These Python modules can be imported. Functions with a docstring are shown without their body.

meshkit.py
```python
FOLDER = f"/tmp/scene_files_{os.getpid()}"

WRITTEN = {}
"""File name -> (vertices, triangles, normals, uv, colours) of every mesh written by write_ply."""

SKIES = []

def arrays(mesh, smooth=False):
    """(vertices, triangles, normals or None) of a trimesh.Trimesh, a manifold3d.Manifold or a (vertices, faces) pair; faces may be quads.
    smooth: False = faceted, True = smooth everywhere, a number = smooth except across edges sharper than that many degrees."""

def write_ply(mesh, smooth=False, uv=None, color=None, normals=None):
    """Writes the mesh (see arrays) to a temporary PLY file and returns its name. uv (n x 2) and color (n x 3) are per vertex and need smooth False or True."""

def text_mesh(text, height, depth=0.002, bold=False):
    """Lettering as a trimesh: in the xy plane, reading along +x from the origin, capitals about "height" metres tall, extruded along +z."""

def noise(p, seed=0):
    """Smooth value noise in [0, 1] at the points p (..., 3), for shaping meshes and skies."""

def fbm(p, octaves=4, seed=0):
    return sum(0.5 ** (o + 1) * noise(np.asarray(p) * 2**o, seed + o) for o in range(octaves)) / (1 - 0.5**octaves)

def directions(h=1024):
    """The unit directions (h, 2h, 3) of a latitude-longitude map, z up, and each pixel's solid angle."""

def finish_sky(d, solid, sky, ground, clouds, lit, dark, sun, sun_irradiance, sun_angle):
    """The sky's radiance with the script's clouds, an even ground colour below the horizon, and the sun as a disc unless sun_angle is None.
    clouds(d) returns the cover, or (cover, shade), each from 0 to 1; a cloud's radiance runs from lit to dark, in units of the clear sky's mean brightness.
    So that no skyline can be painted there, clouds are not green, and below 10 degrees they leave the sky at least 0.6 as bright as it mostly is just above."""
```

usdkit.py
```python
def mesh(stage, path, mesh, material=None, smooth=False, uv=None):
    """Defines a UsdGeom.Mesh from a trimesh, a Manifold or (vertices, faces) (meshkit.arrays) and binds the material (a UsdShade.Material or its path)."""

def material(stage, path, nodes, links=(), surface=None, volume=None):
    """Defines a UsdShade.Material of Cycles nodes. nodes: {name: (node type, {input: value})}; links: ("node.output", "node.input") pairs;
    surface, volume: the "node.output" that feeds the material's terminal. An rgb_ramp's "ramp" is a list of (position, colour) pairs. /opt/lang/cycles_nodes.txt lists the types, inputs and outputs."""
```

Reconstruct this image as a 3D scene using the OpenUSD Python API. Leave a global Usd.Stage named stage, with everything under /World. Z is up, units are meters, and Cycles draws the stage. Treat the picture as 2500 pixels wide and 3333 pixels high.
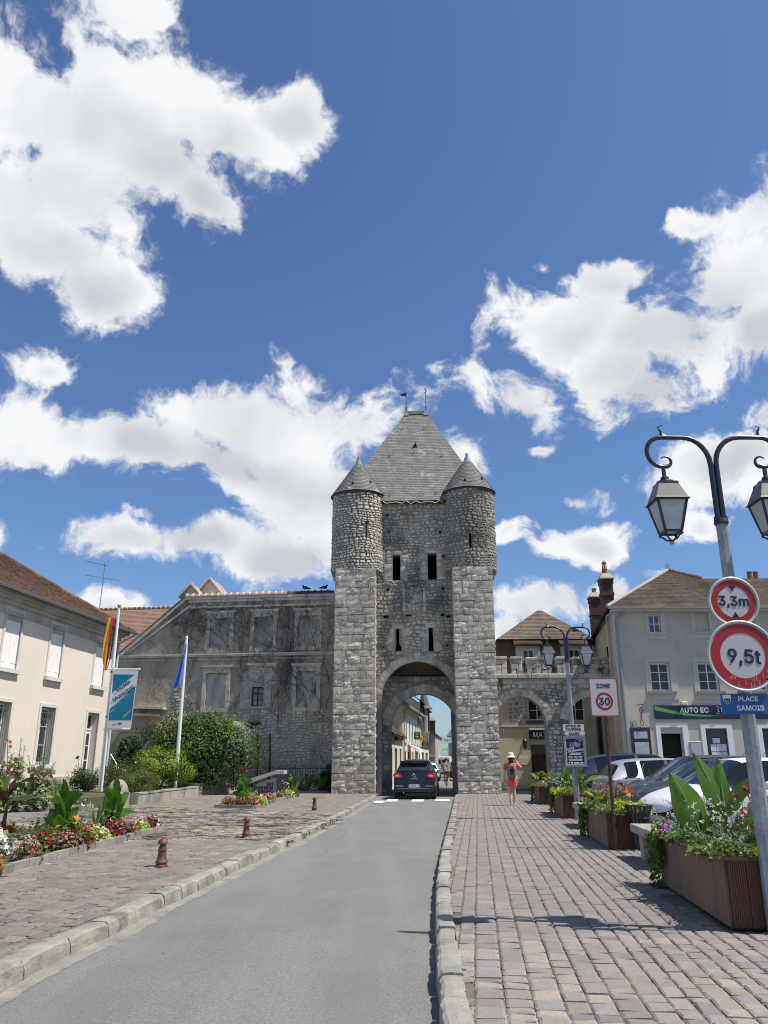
import math, random
import numpy as np, trimesh, usdkit, meshkit
import shapely.geometry as SG
from shapely import affinity
from pxr import Gf, Sdf, Usd, UsdGeom, UsdLux, UsdShade, Vt

stage = Usd.Stage.CreateInMemory()
UsdGeom.SetStageUpAxis(stage, 'Z')
UsdGeom.Xform.Define(stage, '/World')
stage.SetDefaultPrim(stage.GetPrimAtPath('/World'))
UsdGeom.Scope.Define(stage, '/World/Looks')
rad = math.radians

# ---------------------------------------------------------------- camera, sky, sun, exposure
cam = UsdGeom.Camera.Define(stage, '/World/camera')
cam.CreateHorizontalApertureAttr(25.0)
cam.CreateVerticalApertureAttr(33.333)
cam.CreateFocalLengthAttr(25.5)
cam.CreateFStopAttr(0.0)
cam.CreateExposureAttr(0.7)
cam.AddTranslateOp().Set((0, 0, 1.5))
cam.AddRotateXOp().Set(90 + 17.7)
cam.CreateClippingRangeAttr((0.05, 5000.0))

SUN_EL, SUN_AZ = rad(60.0), rad(106.0)          # azimuth from +Y towards +X
SUN = np.array([math.cos(SUN_EL) * math.sin(SUN_AZ), math.cos(SUN_EL) * math.cos(SUN_AZ), math.sin(SUN_EL)])
sun = UsdLux.DistantLight.Define(stage, '/World/sun')
sun.CreateIntensityAttr(1.0)
sun.CreateNormalizeAttr(True)
sun.CreateAngleAttr(0.53)
sun.CreateColorAttr(Gf.Vec3f(1.0, 0.95, 0.87))
sun.AddRotateXYZOp().Set((0, math.degrees(math.pi / 2 - SUN_EL), math.degrees(math.atan2(SUN[1], SUN[0]))))

# clouds: soft lumps on the sky sphere, broken up by noise; the rest of the sky carries the same kind of scattered cumulus
CLOUDS = [  # direction (azimuth east of +Y, elevation) in degrees, radii (along, across), tilt
    (-22.3, 47.5, 3.3, 2.9, 0.0), (-29.9, 41.5, 3.8, 3.0, 0.0), (-23.3, 42.4, 7.3, 4.5, 0.0), (-14.8, 42.6, 6.0, 3.0, -10.0), (-8.8, 43.7, 3.4, 2.2, 0.0), (-25.5, 37.2, 5.7, 3.6, 0.0),
    (-15.5, 38.7, 3.7, 2.2, -20.0), (-27.0, 33.7, 6.0, 3.3, 0.0), (-22.6, 31.6, 4.3, 2.6, -10.0), (-28.7, 35.8, 3.7, 3.0, 0.0), (-19.9, 40.6, 5.6, 3.9, 0.0), (-19.0, 48.3, 1.2, 1.3, 0.0),
    (-25.3, 25.6, 1.9, 1.0, 0.0), (-25.3, 21.3, 6.3, 2.9, 0.0), (-17.7, 21.7, 7.1, 2.7, 0.0), (-8.4, 24.2, 9.0, 3.9, 0.0), (-6.8, 20.1, 7.9, 3.9, -22.0), (-12.5, 21.2, 7.4, 3.3, -10.0),
    (-3.9, 19.2, 4.5, 3.4, -20.0), (-1.4, 23.1, 3.6, 3.0, 0.0), (6.2, 21.5, 2.6, 1.9, 0.0), (-18.9, 14.9, 4.4, 1.8, 0.0), (-13.7, 14.9, 4.7, 1.7, 0.0), (-7.6, 14.2, 6.0, 2.4, 0.0),
    (-18.2, 16.8, 1.4, 0.7, 0.0), (-19.7, 10.0, 2.0, 1.1, 0.0), (7.0, 27.7, 1.9, 1.4, 0.0), (10.9, 25.9, 3.9, 2.1, -15.0), (12.4, 24.3, 2.2, 1.5, 0.0), (15.1, 30.3, 5.1, 3.8, 0.0),
    (17.6, 33.4, 4.3, 2.0, 0.0), (13.1, 34.8, 1.4, 0.8, 0.0), (21.6, 28.8, 6.1, 4.0, 0.0), (18.2, 26.7, 5.0, 3.1, 0.0), (26.5, 30.8, 4.2, 3.2, 0.0), (28.6, 28.0, 3.3, 3.5, 0.0),
    (20.1, 24.9, 4.3, 2.5, 0.0), (29.6, 35.3, 2.3, 1.8, 0.0), (24.9, 35.5, 1.6, 0.7, 0.0), (24.9, 19.8, 5.2, 2.4, 15.0), (27.9, 22.1, 1.8, 2.0, 0.0), (20.4, 19.1, 2.0, 1.4, 0.0),
    (23.1, 15.6, 1.4, 1.0, 0.0), (15.0, 17.7, 1.8, 1.0, 0.0), (15.4, 14.8, 3.0, 1.5, 0.0), (9.8, 16.0, 1.8, 0.8, 0.0), (12.2, 21.9, 0.9, 0.4, 0.0), (11.5, 10.6, 4.3, 1.8, 0.0),
    (16.1, 11.2, 2.4, 1.1, 0.0), (8.8, 8.9, 2.5, 1.5, 0.0), (19.7, 12.4, 1.0, 0.7, 0.0), (-27.3, 14.2, 1.2, 1.5, 0.0),
]
def sky_material():
    n, l = {}, []
    n['tc'] = ('texture_coordinate', {})
    n['sky'] = ('sky_texture', dict(sky_type='single_scattering', sun_disc=False, sun_elevation=SUN_EL, sun_rotation=SUN_AZ, air_density=1.0, aerosol_density=0.75, ozone_density=1.6))
    n['w1'] = ('noise_texture', dict(scale=7.0, detail=5.0, roughness=0.62)); l.append(('tc.generated', 'w1.vector'))
    n['w1s'] = ('vector_math', dict(math_type='subtract', vector2=(0.5, 0.5, 0.5))); l.append(('w1.color', 'w1s.vector1'))
    n['w1m'] = ('vector_math', dict(math_type='scale', scale=0.075)); l.append(('w1s.vector', 'w1m.vector1'))
    n['dir'] = ('vector_math', dict(math_type='add')); l += [('tc.generated', 'dir.vector1'), ('w1m.vector', 'dir.vector2')]
    prev = None
    for i, (az, el, ra, rb, tilt) in enumerate(CLOUDS):
        a, e = rad(az), rad(el)
        d = (math.cos(e) * math.sin(a), math.cos(e) * math.cos(a), math.sin(e))
        # local axes: x along azimuth, y outward, z up, rolled by tilt
        n[f'm{i}'] = ('mapping', dict(mapping_type='texture', location=d, rotation=(e, -rad(tilt) * 1.0, -a), scale=(rad(ra), 0.6, rad(rb))))
        n[f'v{i}'] = ('vector_math', dict(math_type='length'))
        k_ = 1.0 if ra > 2.6 else 0.62
        n[f's{i}'] = ('math', dict(math_type='multiply_add', value2=-k_, value3=k_))
        l += [('dir.vector', f'm{i}.vector'), (f'm{i}.vector', f'v{i}.vector1'), (f'v{i}.value', f's{i}.value1')]
        if prev is None:
            prev = f's{i}.value'
        else:
            n[f'x{i}'] = ('math', dict(math_type='smoothmax', value3=0.16)); l += [(prev, f'x{i}.value1'), (f's{i}.value', f'x{i}.value2')]; prev = f'x{i}.value'
    # scattered cumulus behind and beside the view
    n['far'] = ('noise_texture', dict(scale=2.1, detail=2.0, roughness=0.5)); l.append(('dir.vector', 'far.vector'))
    n['farr'] = ('map_range', dict(from_min=0.5, from_max=0.7, to_min=-0.6, to_max=0.7, clamp=True)); l.append(('far.fac', 'farr.value'))
    n['sx'] = ('separate_xyz', {}); l.append(('tc.generated', 'sx.vector'))
    n['back'] = ('map_range', dict(from_min=0.55, from_max=0.2, to_min=-1.5, to_max=0.0, clamp=True)); l.append(('sx.y', 'back.value'))
    n['fb'] = ('math', dict(math_type='add')); l += [('farr.result', 'fb.value1'), ('back.result', 'fb.value2')]
    n['fld'] = ('math', dict(math_type='maximum')); l += [(prev, 'fld.value1'), ('fb.value', 'fld.value2')]
    n['n2'] = ('noise_texture', dict(scale=10.0, detail=10.0, roughness=0.61, lacunarity=2.1, distortion=0.35)); l.append(('dir.vector', 'n2.vector'))
    n['n2r'] = ('map_range', dict(from_min=0.3, from_max=0.7, to_min=-0.5, to_max=0.5)); l.append(('n2.fac', 'n2r.value'))
    n['den'] = ('math', dict(math_type='multiply_add', value2=1.35)); l += [('n2r.result', 'den.value1'), ('fld.value', 'den.value3')]
    n['cov'] = ('map_range', dict(range_type='smootherstep', from_min=-0.12, from_max=0.5, to_min=0.0, to_max=0.98, clamp=True)); l.append(('den.value', 'cov.value'))
    # shade: thick middles and undersides are greyer, with soft billows lit from above
    n['up'] = ('vector_math', dict(math_type='add', vector2=(0.035, 0.0, 0.06))); l.append(('dir.vector', 'up.vector1'))
    n['n3'] = ('noise_texture', dict(scale=6.5, detail=3.5, roughness=0.5)); l.append(('dir.vector', 'n3.vector'))
    n['n4'] = ('noise_texture', dict(scale=6.5, detail=3.5, roughness=0.5)); l.append(('up.vector', 'n4.vector'))
    n['emb'] = ('math', dict(math_type='subtract')); l += [('n4.fac', 'emb.value1'), ('n3.fac', 'emb.value2')]
    n['n5'] = ('noise_texture', dict(scale=4.0, detail=2.0, roughness=0.5)); l.append(('up.vector', 'n5.vector'))
    n['thk'] = ('map_range', dict(range_type='smoothstep', from_min=0.1, from_max=0.85, to_min=0.0, to_max=1.0, clamp=True)); l.append(('fld.value', 'thk.value'))
    n['blt'] = ('map_range', dict(from_min=0.35, from_max=0.62, to_min=0.1, to_max=0.95, clamp=True)); l.append(('n5.fac', 'blt.value'))
    n['tb'] = ('math', dict(math_type='multiply')); l += [('thk.result', 'tb.value1'), ('blt.result', 'tb.value2')]
    n['shd'] = ('math', dict(math_type='multiply_add', value2=1.5)); l += [('emb.value', 'shd.value1'), ('tb.value', 'shd.value3')]
    n['sh2'] = ('math', dict(math_type='multiply_add', value2=-0.22)); l += [('n2r.result', 'sh2.value1'), ('shd.value', 'sh2.value3')]
    n['cc'] = ('rgb_ramp', dict(ramp=[(0.0, (7.25, 7.35, 7.45)), (0.4, (6.1, 6.25, 6.5)), (1.0, (4.7, 4.85, 5.15))])); l.append(('sh2.value', 'cc.fac'))
    n['tint'] = ('mix_color', dict(blend_type='multiply', fac=1.0, b=(0.64, 0.80, 1.01), use_clamp=False)); l.append(('sky.color', 'tint.a'))
    n['mx'] = ('mix_color', dict(use_clamp=False)); l += [('cov.result', 'mx.fac'), ('tint.result', 'mx.a'), ('cc.color', 'mx.b')]
    n['bg'] = ('background_shader', dict(strength=0.08)); l.append(('mx.result', 'bg.color'))
    return usdkit.material(stage, '/World/Looks/sky', n, l, surface='bg.background')
sky = UsdLux.DomeLight.Define(stage, '/World/sky')
UsdShade.MaterialBindingAPI.Apply(sky.GetPrim()).Bind(sky_material())
sky.GetPrim().SetCustomDataByKey('kind', 'structure')

# ---------------------------------------------------------------- helpers
CNT = {}
def newpath(parent, name):
    p = (parent or '/World') + '/' + name
    k = CNT.get(p, 0); CNT[p] = k + 1
    return p if k == 0 else f'{p}_{k:03d}'

def tag(path, label=None, cat=None, group=None, kind=None):
    p = stage.GetPrimAtPath(path)
    for k, v in (('label', label), ('category', cat), ('group', group), ('kind', kind)):
        if v: p.SetCustomDataByKey(k, v)
    return path

def thing(name, label, cat, loc=(0, 0, 0), rz=0.0, group=None, parent=None):
    p = newpath(parent, name)
    x = UsdGeom.Xform.Define(stage, p)
    x.AddTranslateOp().Set(Gf.Vec3d(*map(float, loc)))
    if rz: x.AddRotateZOp().Set(float(rz))
    return tag(p, label, cat, group)

def copy(src, loc, rz=0.0, label=None, group=None, scale=None):
    name = src.rsplit('/', 1)[1]
    p = newpath(None, name)
    x = UsdGeom.Xform.Define(stage, p)
    q = x.GetPrim()
    was = stage.GetPrimAtPath(src).GetCustomData()
    q.GetReferences().AddInternalReference(src)
    x.ClearXformOpOrder()
    x.AddTranslateOp(opSuffix='at').Set(Gf.Vec3d(*map(float, loc)))
    x.AddRotateZOp(opSuffix='at').Set(float(rz))
    if scale: x.AddScaleOp(opSuffix='at').Set(Gf.Vec3f(*(scale if np.ndim(scale) else (scale,) * 3)))
    q.SetInstanceable(True)
    return tag(p, label or was.get('label'), was.get('category'), group or was.get('group'))

class MB:
    """collects faces into one mesh"""
    def __init__(s): s.v, s.f, s.n = [], [], 0
    def add(s, v, f):
        v = np.asarray(v, float).reshape(-1, 3); n = s.n
        s.v.append(v); s.f += [tuple(int(i) + n for i in q) for q in f]; s.n += len(v)
        return s
    def merge(s, o, M=None):
        if o.n:
            v = np.vstack(o.v)
            if M is not None: v = v @ np.asarray(M)[:3, :3].T + np.asarray(M)[:3, 3]
            s.add(v, o.f)
        return s
    def tri(s, m):
        return s.add(m.vertices, m.faces)
    def box(s, x0, y0, z0, x1, y1, z1):
        v = [(x, y, z) for z in (z0, z1) for y in (y0, y1) for x in (x0, x1)]
        return s.add(v, [(0, 2, 3, 1), (4, 5, 7, 6), (0, 1, 5, 4), (2, 6, 7, 3), (0, 4, 6, 2), (1, 3, 7, 5)])
    def bbox(s, x0, y0, z0, x1, y1, z1, b=0.01):
        """box with chamfered top and vertical edges"""
        o = [(x0 + b, y0), (x1 - b, y0), (x1, y0 + b), (x1, y1 - b), (x1 - b, y1), (x0 + b, y1), (x0, y1 - b), (x0, y0 + b)]
        cx, cy = (x0 + x1) / 2, (y0 + y1) / 2
        i = [(x + (b if x < cx else -b) * .7, y + (b if y < cy else -b) * .7) for x, y in o]
        v = [(x, y, z0) for x, y in o] + [(x, y, z1 - b) for x, y in o] + [(x, y, z1) for x, y in i]
        f = [(k, (k + 1) % 8, 8 + (k + 1) % 8, 8 + k) for k in range(8)] + [(8 + k, 8 + (k + 1) % 8, 16 + (k + 1) % 8, 16 + k) for k in range(8)]
        return s.add(v, f + [tuple(range(16, 24)), tuple(range(7, -1, -1))])
    def beam(s, a, b, w, h, up=(0, 0, 1)):
        a, b = np.array(a, float), np.array(b, float)
        d = b - a; d /= np.linalg.norm(d)
        r = np.cross(d, up)
        if np.linalg.norm(r) < 1e-6: r = np.cross(d, (1, 0, 0))
        r /= np.linalg.norm(r); u = np.cross(r, d)
        v = [p + r * x * w / 2 + u * z * h / 2 for p in (a, b) for x, z in ((-1, -1), (1, -1), (1, 1), (-1, 1))]
        return s.add(v, [(0, 1, 5, 4), (1, 2, 6, 5), (2, 3, 7, 6), (3, 0, 4, 7), (3, 2, 1, 0), (4, 5, 6, 7)])
    def tube(s, pts, r, n=8, cap=True):
        p = np.asarray(pts, float); m = len(p)
        r = np.broadcast_to(np.asarray(r, float), (m,))
        t = np.gradient(p, axis=0); t /= np.linalg.norm(t, axis=1, keepdims=True) + 1e-12
        a = np.cross(t[0], (0, 0, 1) if abs(t[0][2]) < 0.9 else (1, 0, 0)); a /= np.linalg.norm(a)
        v = []
        for k in range(m):
            a = a - t[k] * (a @ t[k]); a /= np.linalg.norm(a) + 1e-12
            b = np.cross(t[k], a)
            v += [p[k] + r[k] * (math.cos(q) * a + math.sin(q) * b) for q in np.arange(n) * 2 * math.pi / n]
        f = [(k * n + j, k * n + (j + 1) % n, (k + 1) * n + (j + 1) % n, (k + 1) * n + j) for k in range(m - 1) for j in range(n)]
        if cap: f += [tuple(range(n - 1, -1, -1)), tuple(range((m - 1) * n, m * n))]
        return s.add(v, f)
    def lathe(s, prof, n=16, c=(0, 0, 0), a0=0.0):
        v, f = [], []
        for r, z in prof:
            v += [(c[0] + r * math.cos(a0 + 2 * math.pi * k / n), c[1] + r * math.sin(a0 + 2 * math.pi * k / n), c[2] + z) for k in range(n)]
        for i in range(len(prof) - 1):
            f += [(i * n + k, i * n + (k + 1) % n, (i + 1) * n + (k + 1) % n, (i + 1) * n + k) for k in range(n)]
        f += [tuple(range(n - 1, -1, -1)), tuple(range((len(prof) - 1) * n, len(prof) * n))]
        return s.add(v, f)
    def ext(s, poly, d0, d1, fn):
        """extrudes a shapely polygon (or points) from d0 to d1; fn(a, b, d) gives the place"""
        if not hasattr(poly, 'exterior') and not hasattr(poly, 'geoms'): poly = SG.Polygon(poly)
        for g in getattr(poly, 'geoms', [poly]):
            if g.is_empty or g.area < 1e-7: continue
            m = trimesh.creation.extrude_polygon(g, d1 - d0, engine='earcut')
            q = m.vertices
            s.add(np.array([fn(a, b, d0 + d) for a, b, d in q]), m.faces)
        return s
    def sphere(s, c, r, sub=2, sc=(1, 1, 1)):
        m = trimesh.creation.icosphere(sub, r)
        return s.add(m.vertices * np.array(sc) + np.array(c), m.faces)

XZ = lambda y0=0.0: (lambda a, b, d: (a, y0 - d, b))      # a facade: a along, b up, d outwards (towards -y)
XY = lambda a, b, d: (a, b, d)

def obj(name, m, mat, parent=None, smooth=False, label=None, cat=None, group=None, kind=None, subdiv=False):
    p = newpath(parent, name)
    if isinstance(m, MB):
        if not m.n: return None
        v, f = np.vstack(m.v), m.f
    elif isinstance(m, tuple): v, f = np.asarray(m[0], float), m[1]
    else: v, f = np.asarray(m.vertices), [tuple(map(int, q)) for q in m.faces]
    nrm = None
    if smooth is not False and smooth is not None:
        tr = []
        for q in f: tr += [(q[0], q[i], q[i + 1]) for i in range(1, len(q) - 1)]
        v, f, nrm = meshkit.arrays(trimesh.Trimesh(v, np.array(tr), process=False), smooth)
        f = [tuple(q) for q in f]
    g = UsdGeom.Mesh.Define(stage, p)
    g.CreatePointsAttr(Vt.Vec3fArray.FromNumpy(np.ascontiguousarray(v, np.float32)))
    g.CreateFaceVertexCountsAttr(Vt.IntArray.FromNumpy(np.array([len(q) for q in f], np.int32)))
    g.CreateFaceVertexIndicesAttr(Vt.IntArray.FromNumpy(np.array([i for q in f for i in q], np.int32)))
    g.CreateSubdivisionSchemeAttr('catmullClark' if subdiv else 'none')
    if nrm is not None:
        g.CreateNormalsAttr(Vt.Vec3fArray.FromNumpy(nrm.astype(np.float32))); g.SetNormalsInterpolation('vertex')
    if mat is not None:
        UsdShade.MaterialBindingAPI.Apply(g.GetPrim()).Bind(mat)
    return tag(p, label, cat, group, kind)

_mats = {}
def mat(name, col, rough=0.8, col2=None, scale=2.0, detail=4.0, rnd=0.0, fine=0.0, fscale=60.0, bump=0.0, bscale=30.0, bdist=0.02, metallic=0.0, spec=0.4, coat=0.0,
        lo=0.35, hi=0.65, stretch=None, col3=None, scale3=0.6, lo3=0.5, hi3=0.62, sheen=0.0, stretch3=None):
    """principled material: two colours mixed by noise, a third in patches, brightness varied per piece (rnd) and by fine grain"""
    if name in _mats: return _mats[name]
    n = {'g': ('geometry', {}), 'p': ('principled_bsdf', dict(roughness=rough, metallic=metallic, specular_ior_level=spec, coat_weight=coat, base_color=col, sheen_weight=sheen))}
    l, pos, c = [], 'g.position', None
    if stretch:
        n['mp'] = ('mapping', dict(scale=stretch)); l.append(('g.position', 'mp.vector')); pos = 'mp.vector'
    if col2 is not None:
        n['n1'] = ('noise_texture', dict(scale=scale, detail=detail, roughness=0.6)); l.append((pos, 'n1.vector'))
        n['r1'] = ('map_range', dict(from_min=lo, from_max=hi, clamp=True)); l.append(('n1.fac', 'r1.value'))
        n['c1'] = ('mix_color', dict(a=col, b=col2)); l.append(('r1.result', 'c1.fac')); c = 'c1.result'
    if col3 is not None:
        n['n3'] = ('noise_texture', dict(scale=scale3, detail=5.0, roughness=0.65)); l.append((pos if not stretch3 else 'mp3.vector', 'n3.vector'))
        if stretch3: n['mp3'] = ('mapping', dict(scale=stretch3, rotation=(0, 0, 0.06))); l.append(('g.position', 'mp3.vector'))
        n['r3'] = ('map_range', dict(from_min=lo3, from_max=hi3, clamp=True)); l.append(('n3.fac', 'r3.value'))
        n['c3'] = ('mix_color', dict(a=col, b=col3)); l.append(('r3.result', 'c3.fac'))
        if c: l.append((c, 'c3.a'))
        c = 'c3.result'
    if rnd or fine:
        n['h'] = ('hsv', dict(color=col))
        if c: l.append((c, 'h.color'))
        val = None
        if rnd:
            n['oi'] = ('object_info', {})
            n['ra'] = ('math', dict(math_type='add')); l += [('oi.random', 'ra.value1'), ('g.random_per_island', 'ra.value2')]
            n['rf'] = ('math', dict(math_type='fraction')); l.append(('ra.value', 'rf.value1'))
            n['rm'] = ('math', dict(math_type='multiply_add', value2=2 * rnd, value3=1 - rnd)); l.append(('rf.value', 'rm.value1')); val = 'rm.value'
            n['rh'] = ('math', dict(math_type='multiply', value2=7.31)); l.append(('rf.value', 'rh.value1'))
            n['rh2'] = ('math', dict(math_type='fraction')); l.append(('rh.value', 'rh2.value1'))
            n['rs'] = ('math', dict(math_type='multiply_add', value2=rnd, value3=1 - rnd * 0.5)); l += [('rh2.value', 'rs.value1'), ('rs.value', 'h.saturation')]
        if fine:
            n['fn'] = ('noise_texture', dict(scale=fscale, detail=3.0, roughness=0.7)); l.append((pos, 'fn.vector'))
            n['fm'] = ('math', dict(math_type='multiply_add', value2=4 * fine, value3=1 - 2 * fine)); l.append(('fn.fac', 'fm.value1'))
            if val:
                n['mm'] = ('math', dict(math_type='multiply')); l += [(val, 'mm.value1'), ('fm.value', 'mm.value2')]; val = 'mm.value'
            else: val = 'fm.value'
        l.append((val, 'h.value')); c = 'h.color'
    if c: l.append((c, 'p.base_color'))
    if bump:
        n['bn'] = ('noise_texture', dict(scale=bscale, detail=6.0, roughness=0.62)); l.append((pos, 'bn.vector'))
        n['b'] = ('bump', dict(strength=bump, distance=bdist)); l += [('bn.fac', 'b.height'), ('b.normal', 'p.normal')]
    _mats[name] = usdkit.material(stage, '/World/Looks/' + name, n, l, surface='p.BSDF')
    return _mats[name]

def leafmat(name, col, col2=None, trans=0.35, rough=0.5, rnd=0.25):
    if name in _mats: return _mats[name]
    n = {'g': ('geometry', {}), 'oi': ('object_info', {}), 'n1': ('noise_texture', dict(scale=2.5, detail=3.0)), 'r1': ('map_range', dict(from_min=0.35, from_max=0.65, clamp=True)),
         'c1': ('mix_color', dict(a=col, b=col2 or col)), 'ra': ('math', dict(math_type='add')), 'rf': ('math', dict(math_type='fraction')),
         'rm': ('math', dict(math_type='multiply_add', value2=2 * rnd, value3=1 - rnd)), 'h': ('hsv', {}), 'p': ('principled_bsdf', dict(roughness=rough, specular_ior_level=0.35)),
         't': ('translucent_bsdf', {}), 'th': ('hsv', dict(value=1.5, saturation=1.1)), 'm': ('mix_closure', dict(fac=trans))}
    l = [('g.position', 'n1.vector'), ('n1.fac', 'r1.value'), ('r1.result', 'c1.fac'), ('oi.random', 'ra.value1'), ('g.random_per_island', 'ra.value2'), ('ra.value', 'rf.value1'), ('rf.value', 'rm.value1'),
         ('rm.value', 'h.value'), ('c1.result', 'h.color'), ('h.color', 'p.base_color'), ('h.color', 'th.color'), ('th.color', 't.color'), ('p.BSDF', 'm.closure1'), ('t.BSDF', 'm.closure2')]
    _mats[name] = usdkit.material(stage, '/World/Looks/' + name, n, l, surface='m.closure')
    return _mats[name]

def text(s, h, bold=True):
    """lettering centred on the origin in the xy plane"""
    m = meshkit.text_mesh(s, h, 0.004, bold)
    b = m.bounds
    m.apply_translation([-(b[0][0] + b[1][0]) / 2, -(b[0][1] + b[1][1]) / 2, 0])
    return m

def facing(m, c, s=1.0, rot=0.0):
    """lettering stood up on a plane facing -y at c, turned by rot in its plane"""
    v = np.array(m.vertices) * s
    a = rad(rot); x, y = v[:, 0] * math.cos(a) - v[:, 1] * math.sin(a), v[:, 0] * math.sin(a) + v[:, 1] * math.cos(a)
    return MB().add(np.stack([c[0] + x, c[1] - v[:, 2], c[2] + y], 1), [tuple(f) for f in m.faces])

# stones ------------------------------------------------------------------
def pillow(fn, a0, a1, b0, b1, proud, rng, cut=0.2, sink=0.04):
    """one rubble stone: a worn block over [a0,a1]x[b0,b1]; fn(a, b, d) places it"""
    w, h = a1 - a0, b1 - b0
    c = cut * min(w, h)
    o = [(a0 + c, b0), (a1 - c, b0), (a1, b0 + c), (a1, b1 - c), (a1 - c, b1), (a0 + c, b1), (a0, b1 - c), (a0, b0 + c)]
    j = 0.06 * min(w, h)
    o = [(x + rng.uniform(-j, j), y + rng.uniform(-j, j)) for x, y in o]
    ca, cb = (a0 + a1) / 2, (b0 + b1) / 2
    k = rng.uniform(0.62, 0.8)
    w0 = fn; fn = lambda a, b, d: w0(a, b + 0.05 * math.sin(1.7 * a + 2.3 * b) + 0.03 * math.sin(4.1 * a - 3.0 * b), d)
    v = [fn(x, y, -sink) for x, y in o] + [fn(ca + (x - ca) * k, cb + (y - cb) * k, proud * rng.uniform(0.6, 1.1)) for x, y in o]
    v.append(fn(ca + rng.uniform(-.1, .1) * w, cb + rng.uniform(-.1, .1) * h, proud * rng.uniform(0.8, 1.25)))
    f = [(i, (i + 1) % 8, 8 + (i + 1) % 8, 8 + i) for i in range(8)] + [(8 + i, 8 + (i + 1) % 8, 16) for i in range(8)]
    return v, f

def courses(a0, a1, b0, b1, h, w, rng, gap=0.02, hj=0.3, wj=0.45):
    """irregular courses: yields stone rectangles"""
    b = b0
    while b < b1 - 0.3 * h:
        hh = min(h * rng.uniform(1 - hj, 1 + hj), b1 - b)
        if b1 - b - hh < 0.35 * h: hh = b1 - b
        a = a0
        while a < a1 - 1e-6:
            ww = w * rng.uniform(1 - wj, 1 + wj)
            if a1 - a - ww < 0.4 * w: ww = a1 - a
            dy = rng.uniform(-.12, .12) * hh
            yield a + gap / 2, a + ww - gap / 2, max(b0, b + gap / 2 + dy), min(b1, b + hh - gap / 2 + dy * 0.5)
            a += ww
        b += hh

def block(fn, a0, a1, b0, b1, proud, rough, rng, nx=5, nz=4, sink=0.05, seed=0):
    """a hewn block with a weathered face"""
    v, f = [], []
    g = 0.012
    for j in range(nz):
        for i in range(nx):
            u, t = i / (nx - 1), j / (nz - 1)
            edge = min(u, 1 - u, t, 1 - t) < 1e-6
            a, b = a0 + (a1 - a0) * u, b0 + (b1 - b0) * t
            d = proud * (0.35 if edge else 1.0) + rough * (0.3 if edge else 1.0) * (2 * meshkit.noise(np.array([a * 6, b * 6, seed * 1.7 + 3.1])) - 1 + 0.7 * rng.uniform(-1, 1))
            if not edge: a += rng.uniform(-.25, .25) * (a1 - a0) / nx; b += rng.uniform(-.25, .25) * (b1 - b0) / nz
            v.append(fn(a, b, d))
    for j in range(nz - 1):
        for i in range(nx - 1):
            k = j * nx + i; f.append((k, k + 1, k + nx + 1, k + nx))
    ring = [i for i in range(nx)] + [j * nx + nx - 1 for j in range(1, nz)] + [(nz - 1) * nx + i for i in range(nx - 2, -1, -1)] + [j * nx for j in range(nz - 2, 0, -1)]
    n0 = len(v)
    for q in ring:
        i, j = q % nx, q // nx
        v.append(fn(a0 + (a1 - a0) * i / (nx - 1), b0 + (b1 - b0) * j / (nz - 1), -sink))
    m = len(ring)
    f += [(ring[(k + 1) % m], ring[k], n0 + k, n0 + (k + 1) % m) for k in range(m)]
    return v, f

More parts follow.
